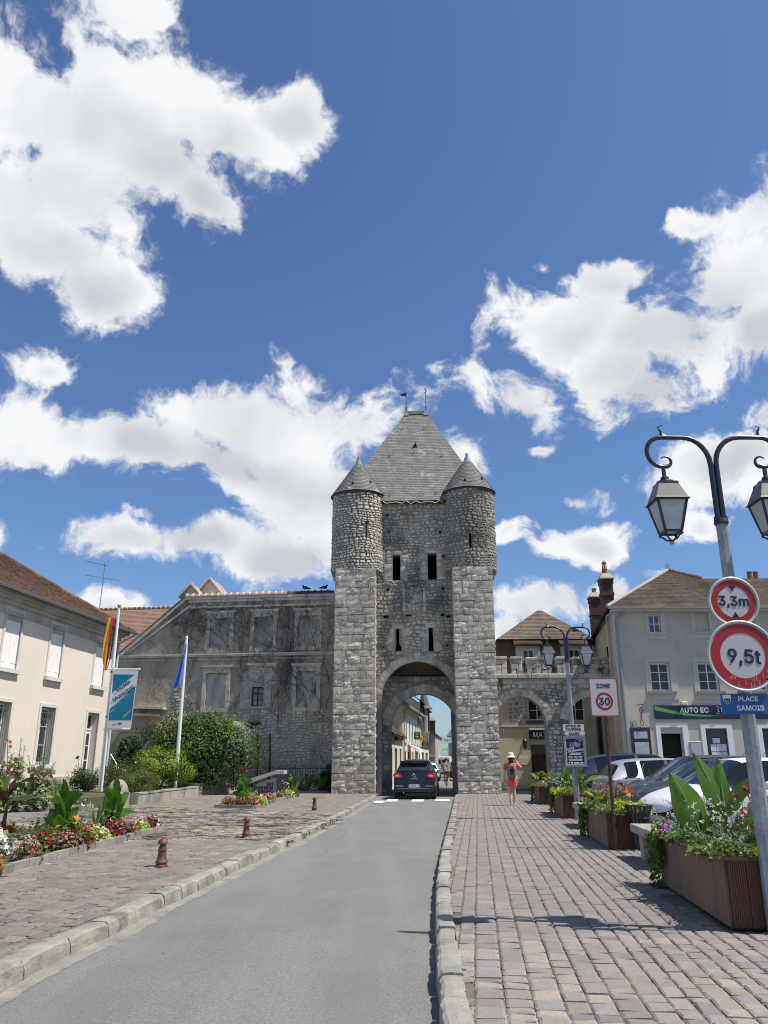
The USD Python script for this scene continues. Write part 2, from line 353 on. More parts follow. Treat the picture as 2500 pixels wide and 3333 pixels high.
def tiles(A, B, C, D, gauge, width, rng, th=0.018, clip=None, jit=0.012):
    """roof tiles over the quad A (eave left), B (eave right), C (ridge right), D (ridge left); a MB"""
    A, B, C, D = (np.array(p, float) for p in (A, B, C, D))
    nrm = np.cross(B - A, D - A); nrm /= np.linalg.norm(nrm)
    rows = max(1, int(round(np.linalg.norm(((C + D) - (A + B)) / 2) / gauge)))
    out = MB()
    for r in range(rows):
        L0, R0 = A + (D - A) * r / rows, B + (C - B) * r / rows
        t1 = min(1.0, (r + 1.25) / rows)
        L1, R1 = A + (D - A) * t1, B + (C - B) * t1
        n = max(1, int(round(np.linalg.norm(R0 - L0) / width)))
        off = 0.5 * (r % 2)
        for k in range(n + (1 if off else 0)):
            u0, u1 = max(0, (k - off) / n), min(1, (k + 1 - off) / n)
            if u1 - u0 < 0.15 / n: continue
            e = 0.012 / max(n, 1)
            p0, p1, p2, p3 = L0 + (R0 - L0) * (u0 + e), L0 + (R0 - L0) * (u1 - e), L1 + (R1 - L1) * (u1 - e), L1 + (R1 - L1) * (u0 + e)
            dn = (p3 - p0); dn /= np.linalg.norm(dn) + 1e-9
            s1, s2, l1, l2 = (rng.uniform(-jit, jit) for _ in range(4))
            h1, h2 = th * 1.7 + abs(l1) * 0.8, th * 1.7 + abs(l2) * 0.8
            p0, p1 = p0 + dn * s1, p1 + dn * s1
            v = [p0 + nrm * h1, p1 + nrm * h2, p2 + nrm * 0.006, p3 + nrm * 0.006, p0, p1]
            out.add(v, [(0, 1, 2, 3), (4, 5, 1, 0), (4, 0, 3), (5, 2, 1)])
    return out

# ---------------------------------------------------------------- the setting: ground, road, pavements
STREET = 6.5                                     # the street runs this much to the right of +Y
e1 = np.array([math.cos(rad(STREET)), -math.sin(rad(STREET))]); e2 = np.array([math.sin(rad(STREET)), math.cos(rad(STREET))])
asphalt = mat('asphalt', (0.15, 0.148, 0.14), 0.85, (0.175, 0.171, 0.16), 0.9, rnd=0, fine=0.42, fscale=70, bump=0.8, bscale=150, bdist=0.008, col3=(0.195, 0.19, 0.178), scale3=1.5, lo3=0.46, hi3=0.7, stretch3=(1.0, 0.09, 1.0))
asphalt_far = mat('asphalt_far', (0.13, 0.13, 0.13), 0.85, (0.16, 0.158, 0.155), 0.5, fine=0.1)
mortar_m = mat('joint_sand', (0.17, 0.15, 0.12), 0.95, (0.10, 0.10, 0.06), 1.3, fine=0.3, fscale=90, bump=0.6, bscale=120, col3=(0.33, 0.31, 0.27), scale3=1.1, lo3=0.52, hi3=0.6)
sett_m = mat('paving_stone', (0.235, 0.205, 0.183), 0.82, (0.205, 0.18, 0.163), 1.6, rnd=0.14, fine=0.16, fscale=45, bump=0.5, bscale=50, bdist=0.012, col3=(0.265, 0.232, 0.198), scale3=0.7, lo3=0.5, hi3=0.7)
sett_grey = mat('paving_stone_grey', (0.18, 0.17, 0.165), 0.8, (0.215, 0.192, 0.178), 1.9, rnd=0.14, fine=0.16, fscale=45, bump=0.5, bscale=50, bdist=0.012)
sett_tan = mat('paving_stone_tan', (0.285, 0.243, 0.203), 0.85, (0.23, 0.2, 0.175), 1.9, rnd=0.14, fine=0.16, fscale=45, bump=0.5, bscale=50, bdist=0.012)
lsett = [mat('forecourt_stone', (0.185, 0.158, 0.132), 0.82, (0.155, 0.132, 0.113), 1.6, rnd=0.15, fine=0.18, fscale=45, bump=0.5, bscale=50, bdist=0.012, col3=(0.1, 0.085, 0.072), scale3=0.9, lo3=0.55, hi3=0.68), mat('forecourt_stone_grey', (0.15, 0.138, 0.127), 0.8, (0.18, 0.158, 0.138), 1.9, rnd=0.15, fine=0.18, fscale=45, bump=0.5, bscale=50, bdist=0.012), mat('forecourt_stone_tan', (0.225, 0.19, 0.152), 0.85, (0.18, 0.152, 0.125), 1.9, rnd=0.15, fine=0.18, fscale=45, bump=0.5, bscale=50, bdist=0.012)]
kerb_m = mat('kerb_granite', (0.31, 0.295, 0.25), 0.85, (0.2, 0.19, 0.165), 2.2, rnd=0.1, fine=0.2, fscale=60, bump=0.6, bscale=40, bdist=0.015, col3=(0.13, 0.12, 0.1), scale3=1.9, lo3=0.52, hi3=0.66)
cobble_m = mat('cobble', (0.33, 0.275, 0.2), 0.9, (0.2, 0.17, 0.14), 1.0, rnd=0.3, fine=0.2, fscale=50, bump=0.6, bscale=40, bdist=0.02, col3=(0.11, 0.095, 0.08), scale3=0.8, lo3=0.5, hi3=0.6)
soil_m = mat('soil', (0.06, 0.045, 0.03), 0.95, (0.09, 0.075, 0.05), 3.0, fine=0.3, bump=0.8, bscale=25, bdist=0.03)
earth_m = mat('earth', (0.16, 0.145, 0.115), 0.95, (0.11, 0.115, 0.07), 0.3, fine=0.2, fscale=20)
paint_white = mat('road_paint', (0.72, 0.71, 0.68), 0.7, (0.5, 0.49, 0.47), 3.0, fine=0.15, lo=0.5, hi=0.75)

KL = [(-2.75, 2.0), (-2.66, 5.0), (-2.625, 6.1), (-2.594, 7.05), (-2.47, 8.04), (-2.41, 9.28), (-2.28, 10.47), (-2.12, 12.6), (-2.0, 13.7), (-1.66, 17.16), (-1.31, 21.4), (-0.98, 26.4), (-0.62, 32.0), (-0.28, 36.6)]
KR = [(0.27, 2.0), (0.324, 4.99), (0.373, 6.25), (0.449, 7.6), (0.587, 9.8), (0.693, 11.2), (1.07, 15.4), (1.587, 20.67), (2.456, 29.66), (3.1, 36.3), (3.28, 37.75)]
def along(P, step):
    P = np.array(P); s = np.r_[0, np.cumsum(np.linalg.norm(np.diff(P, axis=0), axis=1))]
    from scipy.interpolate import PchipInterpolator
    f = PchipInterpolator(s, P); return f(np.linspace(0, s[-1], max(2, int(s[-1] / step) + 1))), f, s[-1]
kl, fkl, nkl = along(KL, 0.5); kr, fkr, nkr = along(KR, 0.5)

def sheet(name, pts, z, m, **k):
    mb = MB().ext(SG.Polygon(pts), 0, 0.002, lambda a, b, d: (a, b, z - 0.002 + d))
    return obj(name, mb, m, **k)

g = MB(); N = 60
obj('ground', MB().add([(-400, -150, -0.06), (400, -150, -0.06), (400, 700, -0.06), (-400, 700, -0.06)], [(0, 1, 2, 3)]), earth_m, kind='structure')
far_st = [(3.35, 37.8), (9.6, 46.2), (11.5, 60), (13, 80), (16.5, 140), (2.0, 140), (1.5, 80), (-0.6, 46.0), (-0.6, 37)]
road_poly = [tuple(p) for p in kl] + [(-0.3, 37.9)] + [(-0.2, 46.0), (0.8, 60), (2.4, 90), (6.0, 150)] + [(13.5, 150), (9.5, 90), (6.8, 60), (5.2, 46.6), (3.5, 39)] + [tuple(p) for p in kr[::-1]]
xs = MB()
L_, R_ = [fkl(t) for t in np.linspace(0, nkl, 90)], [fkr(t) for t in np.linspace(0, nkr, 90)]
v, f = [], []
for a, b in zip(L_, R_):
    for t in np.linspace(-0.02, 1.02, 9):
        p = a * (1 - t) + b * t; v.append((p[0], p[1], 0.0 + 0.02 * (1 - (2 * t - 1) ** 2) - 0.012))
for i in range(89):
    for j in range(8):
        k = i * 9 + j; f.append((k, k + 1, k + 10, k + 9))
xs.add(v, f)
xs.add([(-0.35, 36.55, -0.012), (3.3, 37.7, -0.012), (3.5, 39, -0.012), (5.2, 46.6, -0.012), (6.8, 60, -0.012), (9.5, 90, -0.012), (13.5, 150, -0.012), (6, 150, -0.012), (2.4, 90, -0.012), (0.8, 60, -0.012), (-0.2, 46, -0.012), (-0.5, 38, -0.012)],
       [(0, 1, 2, 11), (11, 2, 3, 10), (10, 3, 4, 9), (9, 4, 5, 8), (8, 5, 6, 7)])
obj('road', xs, asphalt, kind='structure', smooth=True)
rng = random.Random(5)
# dusty light strip of grit in the left gutter, tar cracks
crk = MB()
def ribbon(mb, pts, w, z):
    pts = np.array(pts, float)
    t = np.gradient(pts, axis=0); t /= np.linalg.norm(t, axis=1, keepdims=True); nn = np.stack([-t[:, 1], t[:, 0]], 1)
    w = np.broadcast_to(w, (len(pts),))[:, None]
    z = np.broadcast_to(z, (len(pts),))
    v = [(*p, q) for p, q in zip(pts - nn * w / 2, z)] + [(*p, q) for p, q in zip(pts + nn * w / 2, z)]
    k = len(pts); mb.add(v, [(i, i + 1, k + i + 1, k + i) for i in range(k - 1)])
grit_m = mat('gutter_grit', (0.27, 0.245, 0.2), 0.95, (0.16, 0.155, 0.145), 2.5, fine=0.3, fscale=70)
gut = MB(); P = np.array([fkl(t) for t in np.linspace(0.5, nkl - 0.5, 380)])
ribbon(gut, P + np.array([0.07, -0.02]), np.array([0.16 + 0.05 * math.sin(k * .13) + 0.07 * rng.random() for k in range(len(P))]), -0.0055)
obj('gutter_grit', gut, grit_m, kind='stuff', label='pale dusty grit along the left gutter', cat='grit')
tar_m = mat('tar', (0.085, 0.083, 0.08), 0.8)
P = [(-0.2 + 0.045 * (y - 16) + rng.uniform(-.03, .03), y) for y in np.arange(10.5, 33, 0.35)]
for a in range(0, len(P) - 4, 3):
    if rng.random() < 0.55: ribbon(crk, np.array(P[a:a + 4]) + [(-0.75, 0)], [.003, .009 * rng.random(), .01 * rng.random(), .002], 0.0165)
ribbon(crk, [(0.35 + 0.12 * k, 17.2 - 0.05 * k + rng.uniform(-.04, .04)) for k in range(8)], 0.014, 0.0155)
ribbon(crk, [(1.2 + 0.06 * k + rng.uniform(-.02, .02), 28 + 0.8 * k) for k in range(9)], 0.02, 0.016)
obj('tar_cracks', crk, tar_m, kind='stuff', label='thin dark cracks in the asphalt', cat='cracks')
pm = tag('/World/road', None)
spk = MB(); spw = MB()
for k in range(420):
    q = rng.random() ** 1.6 * 24 + 5; a, b = fkl(min(nkl, q)), fkr(min(nkr, q)); p = a + (b - a) * rng.uniform(.06, .96); d = rng.uniform(.003, .009); m = spk if rng.random() < .5 else spw
    o = rng.random() * 3
    m.add([(p[0] + d * math.cos(o + j * 1.05) * rng.uniform(.6, 1.2), p[1] + d * math.sin(o + j * 1.05) * rng.uniform(.6, 1.4), 0.0135 if m is spk else .0145) for j in range(6)], [(0, 1, 2, 3, 4, 5)])
obj('tar_spots', spk, mat('tar_spot', (.05, .05, .05), .7), parent='/World/road', kind='stuff'); obj('pale_chippings', spw, mat('chipping', (.27, .265, .245), .8), parent='/World/road', kind='stuff')
for k, (x0, x1, y0, y1) in enumerate([(1.08, 1.58, 33.0, 34.9), (2.05, 2.62, 33.3, 35.2), (0.05, 0.5, 33.0, 35.0), (-0.42, -0.05, 31.9, 33.5)]):
    q = np.array([(x0, y0), (x1, y0), (x1 + 0.12, y1), (x0 + 0.12, y1)])
    obj('crossing_stripe', MB().add([(*p, 0.0135) for p in q], [(0, 1, 2, 3)]), paint_white, parent='/World/road')

# --- kerbs: one stone after another, each a part of its kerb
def kerb(name, f, n, side, rng, w=0.24, h=0.125):
    k = thing(name, None, None); tag(k, kind='structure')
    s = 0.6
    while s < n - 0.3:
        ln = min(rng.uniform(0.42, 0.95), n - s)
        m = 7
        v = []
        ww, hh = w * rng.uniform(0.92, 1.06), h + rng.uniform(-0.008, 0.012)
        for q in np.linspace(s + 0.008, s + ln - 0.008, m):
            p = f(q); t = f(min(q + 0.05, n)) - f(max(q - 0.05, 0)); t /= np.linalg.norm(t)
            nn = np.array([-t[1], t[0]]) * side
            e = 0.5 if q > s + 0.03 and q < s + ln - 0.03 else 1.2
            jit = lambda a: rng.uniform(-a, a)
            pr = [(0.0, -0.03), (0.004 + jit(.006), hh * 0.45), (0.012 + jit(.008), hh - 0.03 * e), (0.035 + jit(.006), hh - 0.004 * e + jit(.002)), (ww * 0.5, hh + 0.004 - 0.003 * e + jit(.003)), (ww - 0.012, hh - 0.002 * e), (ww, hh - 0.02), (ww, -0.03)]
            v += [(*(p + nn * (a + .006 * math.sin(q * 7))), b) for a, b in pr]
        fs = [(i * 8 + j, i * 8 + j + 1, i * 8 + j + 9, i * 8 + j + 8) for i in range(m - 1) for j in range(7)]
        if side > 0: fs = [q[::-1] for q in fs]
        fs += [tuple(range(8)), tuple(range((m - 1) * 8 + 7, (m - 1) * 8 - 1, -1))]
        obj('kerb_stone', (v, fs), kerb_m, k)
        s += ln
    return k
kerb('left_kerb', fkl, nkl, 1, random.Random(11), w=0.2)
kerb('right_kerb', fkr, nkr, -1, random.Random(12), w=0.175)

# --- pavements: base sheets under individual stones
offs = lambda f, n, d: [f(t) + d * np.array([-(f(min(t + .1, n)) - f(max(t - .1, 0)))[1], (f(min(t + .1, n)) - f(max(t - .1, 0)))[0]]) / np.linalg.norm(f(min(t + .1, n)) - f(max(t - .1, 0))) for t in np.linspace(0, n, 60)]
kli, kri = offs(fkl, nkl, 0.195), offs(fkr, nkr, -0.17)
LP = SG.Polygon([tuple(p) for p in kli] + [(-0.3, 38.2), (-2.2, 38.6), (-2.4, 41.5), (-6.9, 41.6), (-8.0, 39.3), (-8.45, 28.6), (-9.2, 26.0), (-13.5, 24.0), (-13.5, 2.0)])
RP = SG.Polygon([tuple(p) for p in kri] + [(3.4, 38.2), (5.4, 38.1), (5.5, 42.0), (9.0, 41.8), (6.9, 33.0), (5.4, 21.0), (4.55, 14.0), (4.0, 7.4), (6.0, 7.2), (6.0, 2.0)])
sheet('left_pavement', list(LP.exterior.coords), 0.105, mortar_m, kind='structure')
sheet('right_pavement', list(RP.exterior.coords), 0.105, mortar_m, kind='structure')
sheet('parking_lot', [(6.0, 2), (6.0, 7.3), (4.3, 7.5), (4.75, 14), (5.6, 21), (7.1, 33), (9.2, 41), (60, 40), (60, 2)], 0.098, asphalt_far, kind='structure')

def paving(poly, org, wmean, lmean, rng, keep=None, wj=0.25, lj=0.35, mats=None, gap=0.012, ztop=0.12, ang=STREET, tilt=0.006):
    """rows of stones along the street; yields (distance, verts, faces, material index)"""
    a = rad(ang); E1 = np.array([math.cos(a), -math.sin(a)]); E2 = np.array([math.sin(a), math.cos(a)])
    from shapely.prepared import prep
    pp = prep(poly); x0, y0, x1, y1 = poly.bounds
    cs = [np.array([x, y]) - org for x in (x0, x1) for y in (y0, y1)]
    u0, u1 = min(c @ E1 for c in cs), max(c @ E1 for c in cs); w0, w1 = min(c @ E2 for c in cs), max(c @ E2 for c in cs)
    u = u0
    while u < u1:
        w = wmean * rng.uniform(1 - wj, 1 + wj)
        s = w0 - rng.random() * lmean
        while s < w1:
            l = lmean * rng.uniform(1 - lj, 1 + lj)
            c = org + E1 * (u + w / 2) + E2 * (s + l / 2)
            d = math.hypot(*c)
            if pp.contains(SG.Point(c)) and (keep is None or keep(c)):
                q = [org + E1 * (u + ga + rng.uniform(-.004, .004)) + E2 * (s + gb + rng.uniform(-.004, .004)) for ga, gb in ((gap / 2, gap * 1.1), (w - gap / 2, gap * 1.1), (w - gap / 2, l - gap * 1.1), (gap / 2, l - gap * 1.1))]
                hz = [ztop + rng.uniform(-tilt, tilt) for _ in range(4)]
                b = min(0.018, 0.12 * min(w, l))
                qi = [p + (c - p) * (b / (np.linalg.norm(c - p))) * 1.3 for p in q]
                v = [(*p, ztop - 0.05) for p in q] + [(*p, h - 0.009) for p, h in zip(q, hz)] + [(*p, h) for p, h in zip(qi, hz)]
                fs = [(k, (k + 1) % 4, 4 + (k + 1) % 4, 4 + k) for k in range(4)] + [(4 + k, 4 + (k + 1) % 4, 8 + (k + 1) % 4, 8 + k) for k in range(4)] + [(8, 9, 10, 11)]
                yield d, c, v, fs, rng.choices([0, 1, 2], (0.72, 0.17, 0.11))[0]
            s += l
        u += w

def in_view(c, m=0.6):
    return c[1] > 4.3 and abs(c[0]) < 0.5 * c[1] + m

def lay(poly, org, parent, name, wm, lm, seed, keep=None, mats=(sett_m, sett_grey, sett_tan), single=300, **k):
    st = sorted(paving(poly, np.array(org), wm, lm, random.Random(seed), keep, **k), key=lambda q: q[0])
    vis = [q for q in st if in_view(q[1])]
    for d, c, v, fs, mi in vis[:single]:
        obj(name, (v, fs), mats[mi], parent)
    first = set(id(q) for q in vis[:single])
    for mi in range(3):
        rest = MB()
        for q in st:
            if id(q) not in first and q[4] == mi: rest.add(q[2], q[3])
        if rest.n: obj(name + 's', rest, mats[mi], parent, kind='stuff')
BAND = SG.Polygon([(-8.3, 27.5), (-6.2, 26.1), (-3.7, 25.4), (-1.12, 22.4), (-1.9, 15.7), (-3.7, 15.75), (-9.5, 16.5), (-9.3, 26)])
BED1 = SG.Polygon([(-4.98, 10.4), (-4.93, 13.2), (-4.85, 14.7), (-4.8, 16.5), (-4.69, 17.9), (-6.6, 17.4), (-8.6, 17.0), (-8.6, 10.2)])
BED2 = SG.Polygon([(-5.35, 26.5), (-4.04, 26.0), (-3.98, 31.4), (-3.6, 35.4), (-4.3, 36), (-5.3, 33.0)])
BED3 = SG.Polygon([(-4.5, 39.2), (-2.65, 38.95), (-2.7, 40.9), (-6.0, 41.2), (-6.0, 39.9)])
HOLES = BED1.buffer(0.12).union(BED2.buffer(0.1)).union(BED3)
lay(LP.difference(BAND).difference(HOLES), (-2.0, 6.0), '/World/left_pavement', 'paving_stone', 0.155, 0.225, 21, ang=STREET + 1.5, mats=lsett)
lay(RP.difference(SG.box(3.0, 7.4, 3.9, 10.2)), (0.7, 6.0), '/World/right_pavement', 'paving_stone', 0.15, 0.185, 22, ang=STREET)
cb = thing('cobbled_crossing', None, None); tag(cb, kind='structure')
st = list(paving(BAND, np.array([-3.0, 20.0]), 0.30, 0.12, random.Random(23), wj=0.45, lj=0.3, gap=0.028, ang=STREET + 14, tilt=0.012, ztop=0.118))
st.sort(key=lambda q: q[0])
for q in st[:300]: obj('cobble', (q[2], q[3]), cobble_m, cb)
mb = MB()
for q in st[300:]: mb.add(q[2], q[3])
obj('cobbles', mb, cobble_m, cb, kind='stuff')

# ---------------------------------------------------------------- the gate tower
stone_m = mat('tower_ashlar', (0.54, 0.485, 0.395), 0.92, (0.34, 0.308, 0.255), 2.4, rnd=0.2, fine=0.25, fscale=30, bump=0.55, bscale=11, bdist=0.05, col3=(0.2, 0.197, 0.19), scale3=0.55, lo3=0.56, hi3=0.7)
rubble_m = mat('tower_rubble', (0.6, 0.54, 0.435), 0.92, (0.42, 0.375, 0.305), 2.4, rnd=0.3, fine=0.2, fscale=40, bump=0.8, bscale=24, bdist=0.03, col3=(0.18, 0.17, 0.158), scale3=0.5, lo3=0.5, hi3=0.68)
core_m = mat('lime_mortar', (0.36, 0.33, 0.28), 0.95, (0.22, 0.205, 0.18), 1.6, fine=0.25, fscale=35, bump=1.0, bscale=22, bdist=0.04, col3=(0.14, 0.135, 0.125), scale3=0.5, lo3=0.5, hi3=0.64)
deep_m = mat('dark_mortar', (0.2, 0.185, 0.16), 0.95, (0.11, 0.105, 0.095), 1.6, fine=0.25, fscale=35, bump=0.8, bscale=22, bdist=0.03)  # mortar darkened to put the shadows between turret stones into its colour
slate_m = mat('stone_slate', (0.19, 0.185, 0.175), 0.75, (0.13, 0.127, 0.12), 2.2, rnd=0.42, fine=0.3, fscale=40, bump=0.4, bscale=30, col3=(0.36, 0.345, 0.31), scale3=1.4, lo3=0.58, hi3=0.72)
lead_m = mat('lead', (0.3, 0.31, 0.31), 0.6, (0.2, 0.2, 0.2), 3.0, fine=0.15)
dark_m = mat('dark_interior', (0.02, 0.019, 0.018), 0.95)
iron_m = mat('black_iron', (0.02, 0.021, 0.024), 0.5)
bounce_lit_m = mat('ochre_render', (0.4, 0.32, 0.17), 0.95, (0.26, 0.21, 0.13), 2.0, fine=0.2)  # stone with the yellow of bounced light put into its colour
wood_m = mat('dark_timber', (0.06, 0.05, 0.042), 0.8, (0.035, 0.03, 0.026), 4.0, fine=0.2)
tw = thing('gate_tower', 'tall medieval stone gate tower with two round turrets and steep slate roof over the road', 'tower', (1.48, 37.9, 0), -2.7)
rng = random.Random(31)
xz = lambda y0: (lambda a, b, d: (a, y0 - d, b))
# arch shapes (in the tower's own x, z)
def arch_poly(cx, r, zc, z0, n=28, k=1.0):
    t = np.linspace(0, math.pi, n)
    return SG.Polygon([(cx + r, z0)] + [(cx + r * math.cos(q), zc + r * k * math.sin(q)) for q in t] + [(cx - r, z0)])
A1 = arch_poly(0.14, 1.77, 4.43, -0.3); A2 = arch_poly(0.39, 1.61, 3.14, -0.3)
openings = [SG.box(-1.08, 10.28, -0.71, 11.6), SG.box(0.71, 10.3, 1.15, 11.68), SG.Polygon([(-0.97, 6.72), (-0.65, 6.72), (-0.67, 6.95), (-0.77, 7.05), (-0.78, 7.82), (-0.93, 7.82), (-0.92, 7.05)]),
            SG.Polygon([(0.68, 6.71), (0.93, 6.71), (0.9, 6.95), (0.91, 7.3), (0.89, 7.86), (0.71, 7.86), (0.7, 7.3)])]
for x, z, w, h in ((-1.36, 13.76, .14, .15), (-1.28, 12.86, .12, .12), (1.37, 12.8, .14, .14), (-1.33, 9.82, .13, .12), (1.45, 9.85, .15, .12), (-1.42, 8.43, .28, .14), (-0.3, 8.48, .3, .1), (1.4, 8.5, .2, .13), (1.68, 8.42, .22, .12), (-1.4, 11.4, .12, .12), (1.6, 6.98, .12, .12), (-1.55, 6.9, .1, .12)):
    openings.append(SG.Polygon([(x - w / 2, z - h / 2), (x + w / 2, z - h / 2 + .02), (x + w / 2 - .01, z + h / 2), (x - w / 2 + .02, z + h / 2)]))
OPEN = SG.MultiPolygon(openings).buffer(0)
wall = SG.box(-1.95, -0.3, 1.95, 14.45).difference(A1).difference(OPEN)
body = MB().ext(wall, -0.45, 0.0, xz(1.0))
inner = SG.box(-2.0, -0.3, 2.2, 5.62).difference(A2)
body.ext(inner, -0.5, 0.0, xz(2.3))
A3 = arch_poly(0.39, 1.85, 3.7, -0.3)
body.ext(SG.box(-2.0, -0.3, 2.3, 6.0).difference(A3), -0.5, 0.0, xz(8.0))
body.box(-1.95, 2.85, 6.3, 1.95, 8.0, 6.5)
# side walls, back and the masses behind the buttresses
body.box(-3.85, 0.95, -0.3, -1.95, 8.4, 14.5).box(1.95, 0.95, -0.3, 3.85, 8.4, 14.5)
body.box(-1.95, 8.0, 5.62, 1.95, 8.4, 14.5)
body.box(-3.9, 0.02, -0.3, -1.92, 0.98, 10.7).box(1.9, 0.02, -0.3, 3.86, 0.98, 10.7)
obj('wall', body, core_m, tw)
obj('vault_lining', MB().box(-1.8, 2.32, 5.9, 2.0, 2.5, 6.8), bounce_lit_m, tw)  # back wall above the gap, its bounced light painted as ochre
obj('lintel_beam', MB().box(-1.85, 1.7, 5.66, 2.0, 2.2, 5.86), wood_m, tw)  # dark bar across the gap above the inner arch
# hewn blocks on the buttress fronts: each a part; the flanks are joined
side_mb = MB(); sd = 0
for x0, x1 in ((-3.9, -1.92), (1.9, 3.86)):
    for a0, a1, b0, b1 in courses(x0, x1, 0.1, 10.72, 0.325, 0.5, rng, gap=0.016, hj=0.2, wj=0.5):
        sd += 1
        low = max(0, 1 - b0 / 7.0)
        r = rng.choice([0.004, 0.007, 0.01, 0.022, 0.032]) + 0.03 * low * rng.random()
        v, f = block(xz(0.0), a0, a1, b0, b1, 0.012 + 0.014 * rng.random(), r, rng, 6 if r > .02 else 4, 5 if r > .02 else 3, seed=sd)
        obj('stone', (v, f), stone_m, tw)
    for xs_, sg in ((x0, -1), (x1, 1)):
        for a0, a1, b0, b1 in courses(0.02, 0.95, 0.1, 10.4, 0.3, 0.42, rng, gap=0.018, hj=0.2):
            sd += 1
            v, f = block((lambda a, b, d, X=xs_, S=sg: (X + S * d, a, b)), a0, a1, b0, b1, 0.02, 0.035, rng, 4, 3, seed=sd)
            side_mb.add(v, f if sg > 0 else [q[::-1] for q in f])
obj('flank_stones', side_mb, stone_m, tw, kind='stuff')
# arch rings
def ring(cx, zc, r0, r1, y, n, a_lo, a_hi, proud):
    for i in range(n):
        t0, t1 = a_lo + (a_hi - a_lo) * i / n, a_lo + (a_hi - a_lo) * (i + 1) / n
        e = 0.01 / r0
        rr = r1 * rng.uniform(0.97, 1.05)
        fn = lambda a, b, d: (cx + b * math.cos(a), y - d, zc + b * math.sin(a))
        v, f = block(fn, t1 - e, t0 + e, r0, rr, proud, 0.014, rng, 3, 4, seed=i * 3.3 + y)
        obj('voussoir', (v, [q for q in f]), stone_m, tw)
ring(0.14, 4.43, 1.77, 2.11, 1.0, 19, 0.12, math.pi - 0.1, 0.02)
ring(0.39, 3.14, 1.61, 2.05, 2.3, 19, 0.05, math.pi - 0.05, 0.02)
# rubble facing
rub = MB(); from shapely.prepared import prep
keep = prep(wall.difference(A1.buffer(0.36)).buffer(-0.02))
for a0, a1, b0, b1 in courses(-1.93, 1.93, 4.2, 14.4, 0.17, 0.27, rng, gap=0.025, hj=0.4, wj=0.5):
    if keep.contains(SG.box(a0, b0, a1, b1)) and rng.random() < 0.93:
        v, f = pillow(xz(1.0), a0, a1, b0, b1, rng.uniform(0.015, 0.05), rng, cut=0.25); rub.add(v, f)
kin = prep(inner.difference(arch_poly(0.39, 2.07, 3.14, 3.1)).difference(A2).buffer(-0.02))
for a0, a1, b0, b1 in courses(-1.95, 2.15, 0.1, 5.6, 0.2, 0.34, rng, gap=0.025, hj=0.35, wj=0.5):
    if kin.contains(SG.box(a0, b0, a1, b1)): v, f = pillow(xz(2.3), a0, a1, b0, b1, rng.uniform(0.015, 0.035), rng, cut=0.2); rub.add(v, f)
obj('rubble_stones', rub, rubble_m, tw, kind='stuff')
# jamb stones round the tall upper openings and the arrow loops
for x0, x1, z0, z1 in ((-1.08, -0.71, 10.28, 11.6), (0.71, 1.15, 10.3, 11.68), (-0.97, -0.65, 6.72, 7.82), (0.68, 0.93, 6.71, 7.86)):
    for sx, ww in ((x0 - 0.02, -1), (x1 + 0.02, 1)):
        z = z0
        while z < z1:
            h = min(rng.uniform(0.3, 0.45), z1 - z + .02); w = rng.uniform(0.22, 0.42)
            a0, a1 = (sx - w, sx) if ww < 0 else (sx, sx + w)
            v, f = block(xz(1.0), a0, a1, z + .01, z + h - .01, 0.035, 0.012, rng, 3, 3, seed=z * 9)
            obj('jamb_stone', (v, f), stone_m, tw); z += h
    v, f = block(xz(1.0), x0 - 0.15, x1 + 0.15, z1 + 0.02, z1 + 0.24, 0.035, 0.014, rng, 4, 3, seed=z1); obj('lintel_stone', (v, f), stone_m, tw)
# worn carving in the middle of the recess
car = MB()
for _ in range(60):
    x, z = rng.gauss(0, 0.22), rng.uniform(8.75, 10.0)
    w, h = rng.uniform(.08, .26), rng.uniform(.06, .2)
    v, f = pillow(xz(1.0), x - w / 2, x + w / 2, z - h / 2, z + h / 2, rng.uniform(.03, .11), rng, cut=0.3); car.add(v, f)
for x in (-0.52, 0.5): car.box(x - .06, 0.93, 8.7, x + .06, 1.02, 9.9)
car.box(-0.3, 0.85, 10.02, 0.15, 1.02, 10.12)
obj('worn_carving', car, rubble_m, tw)
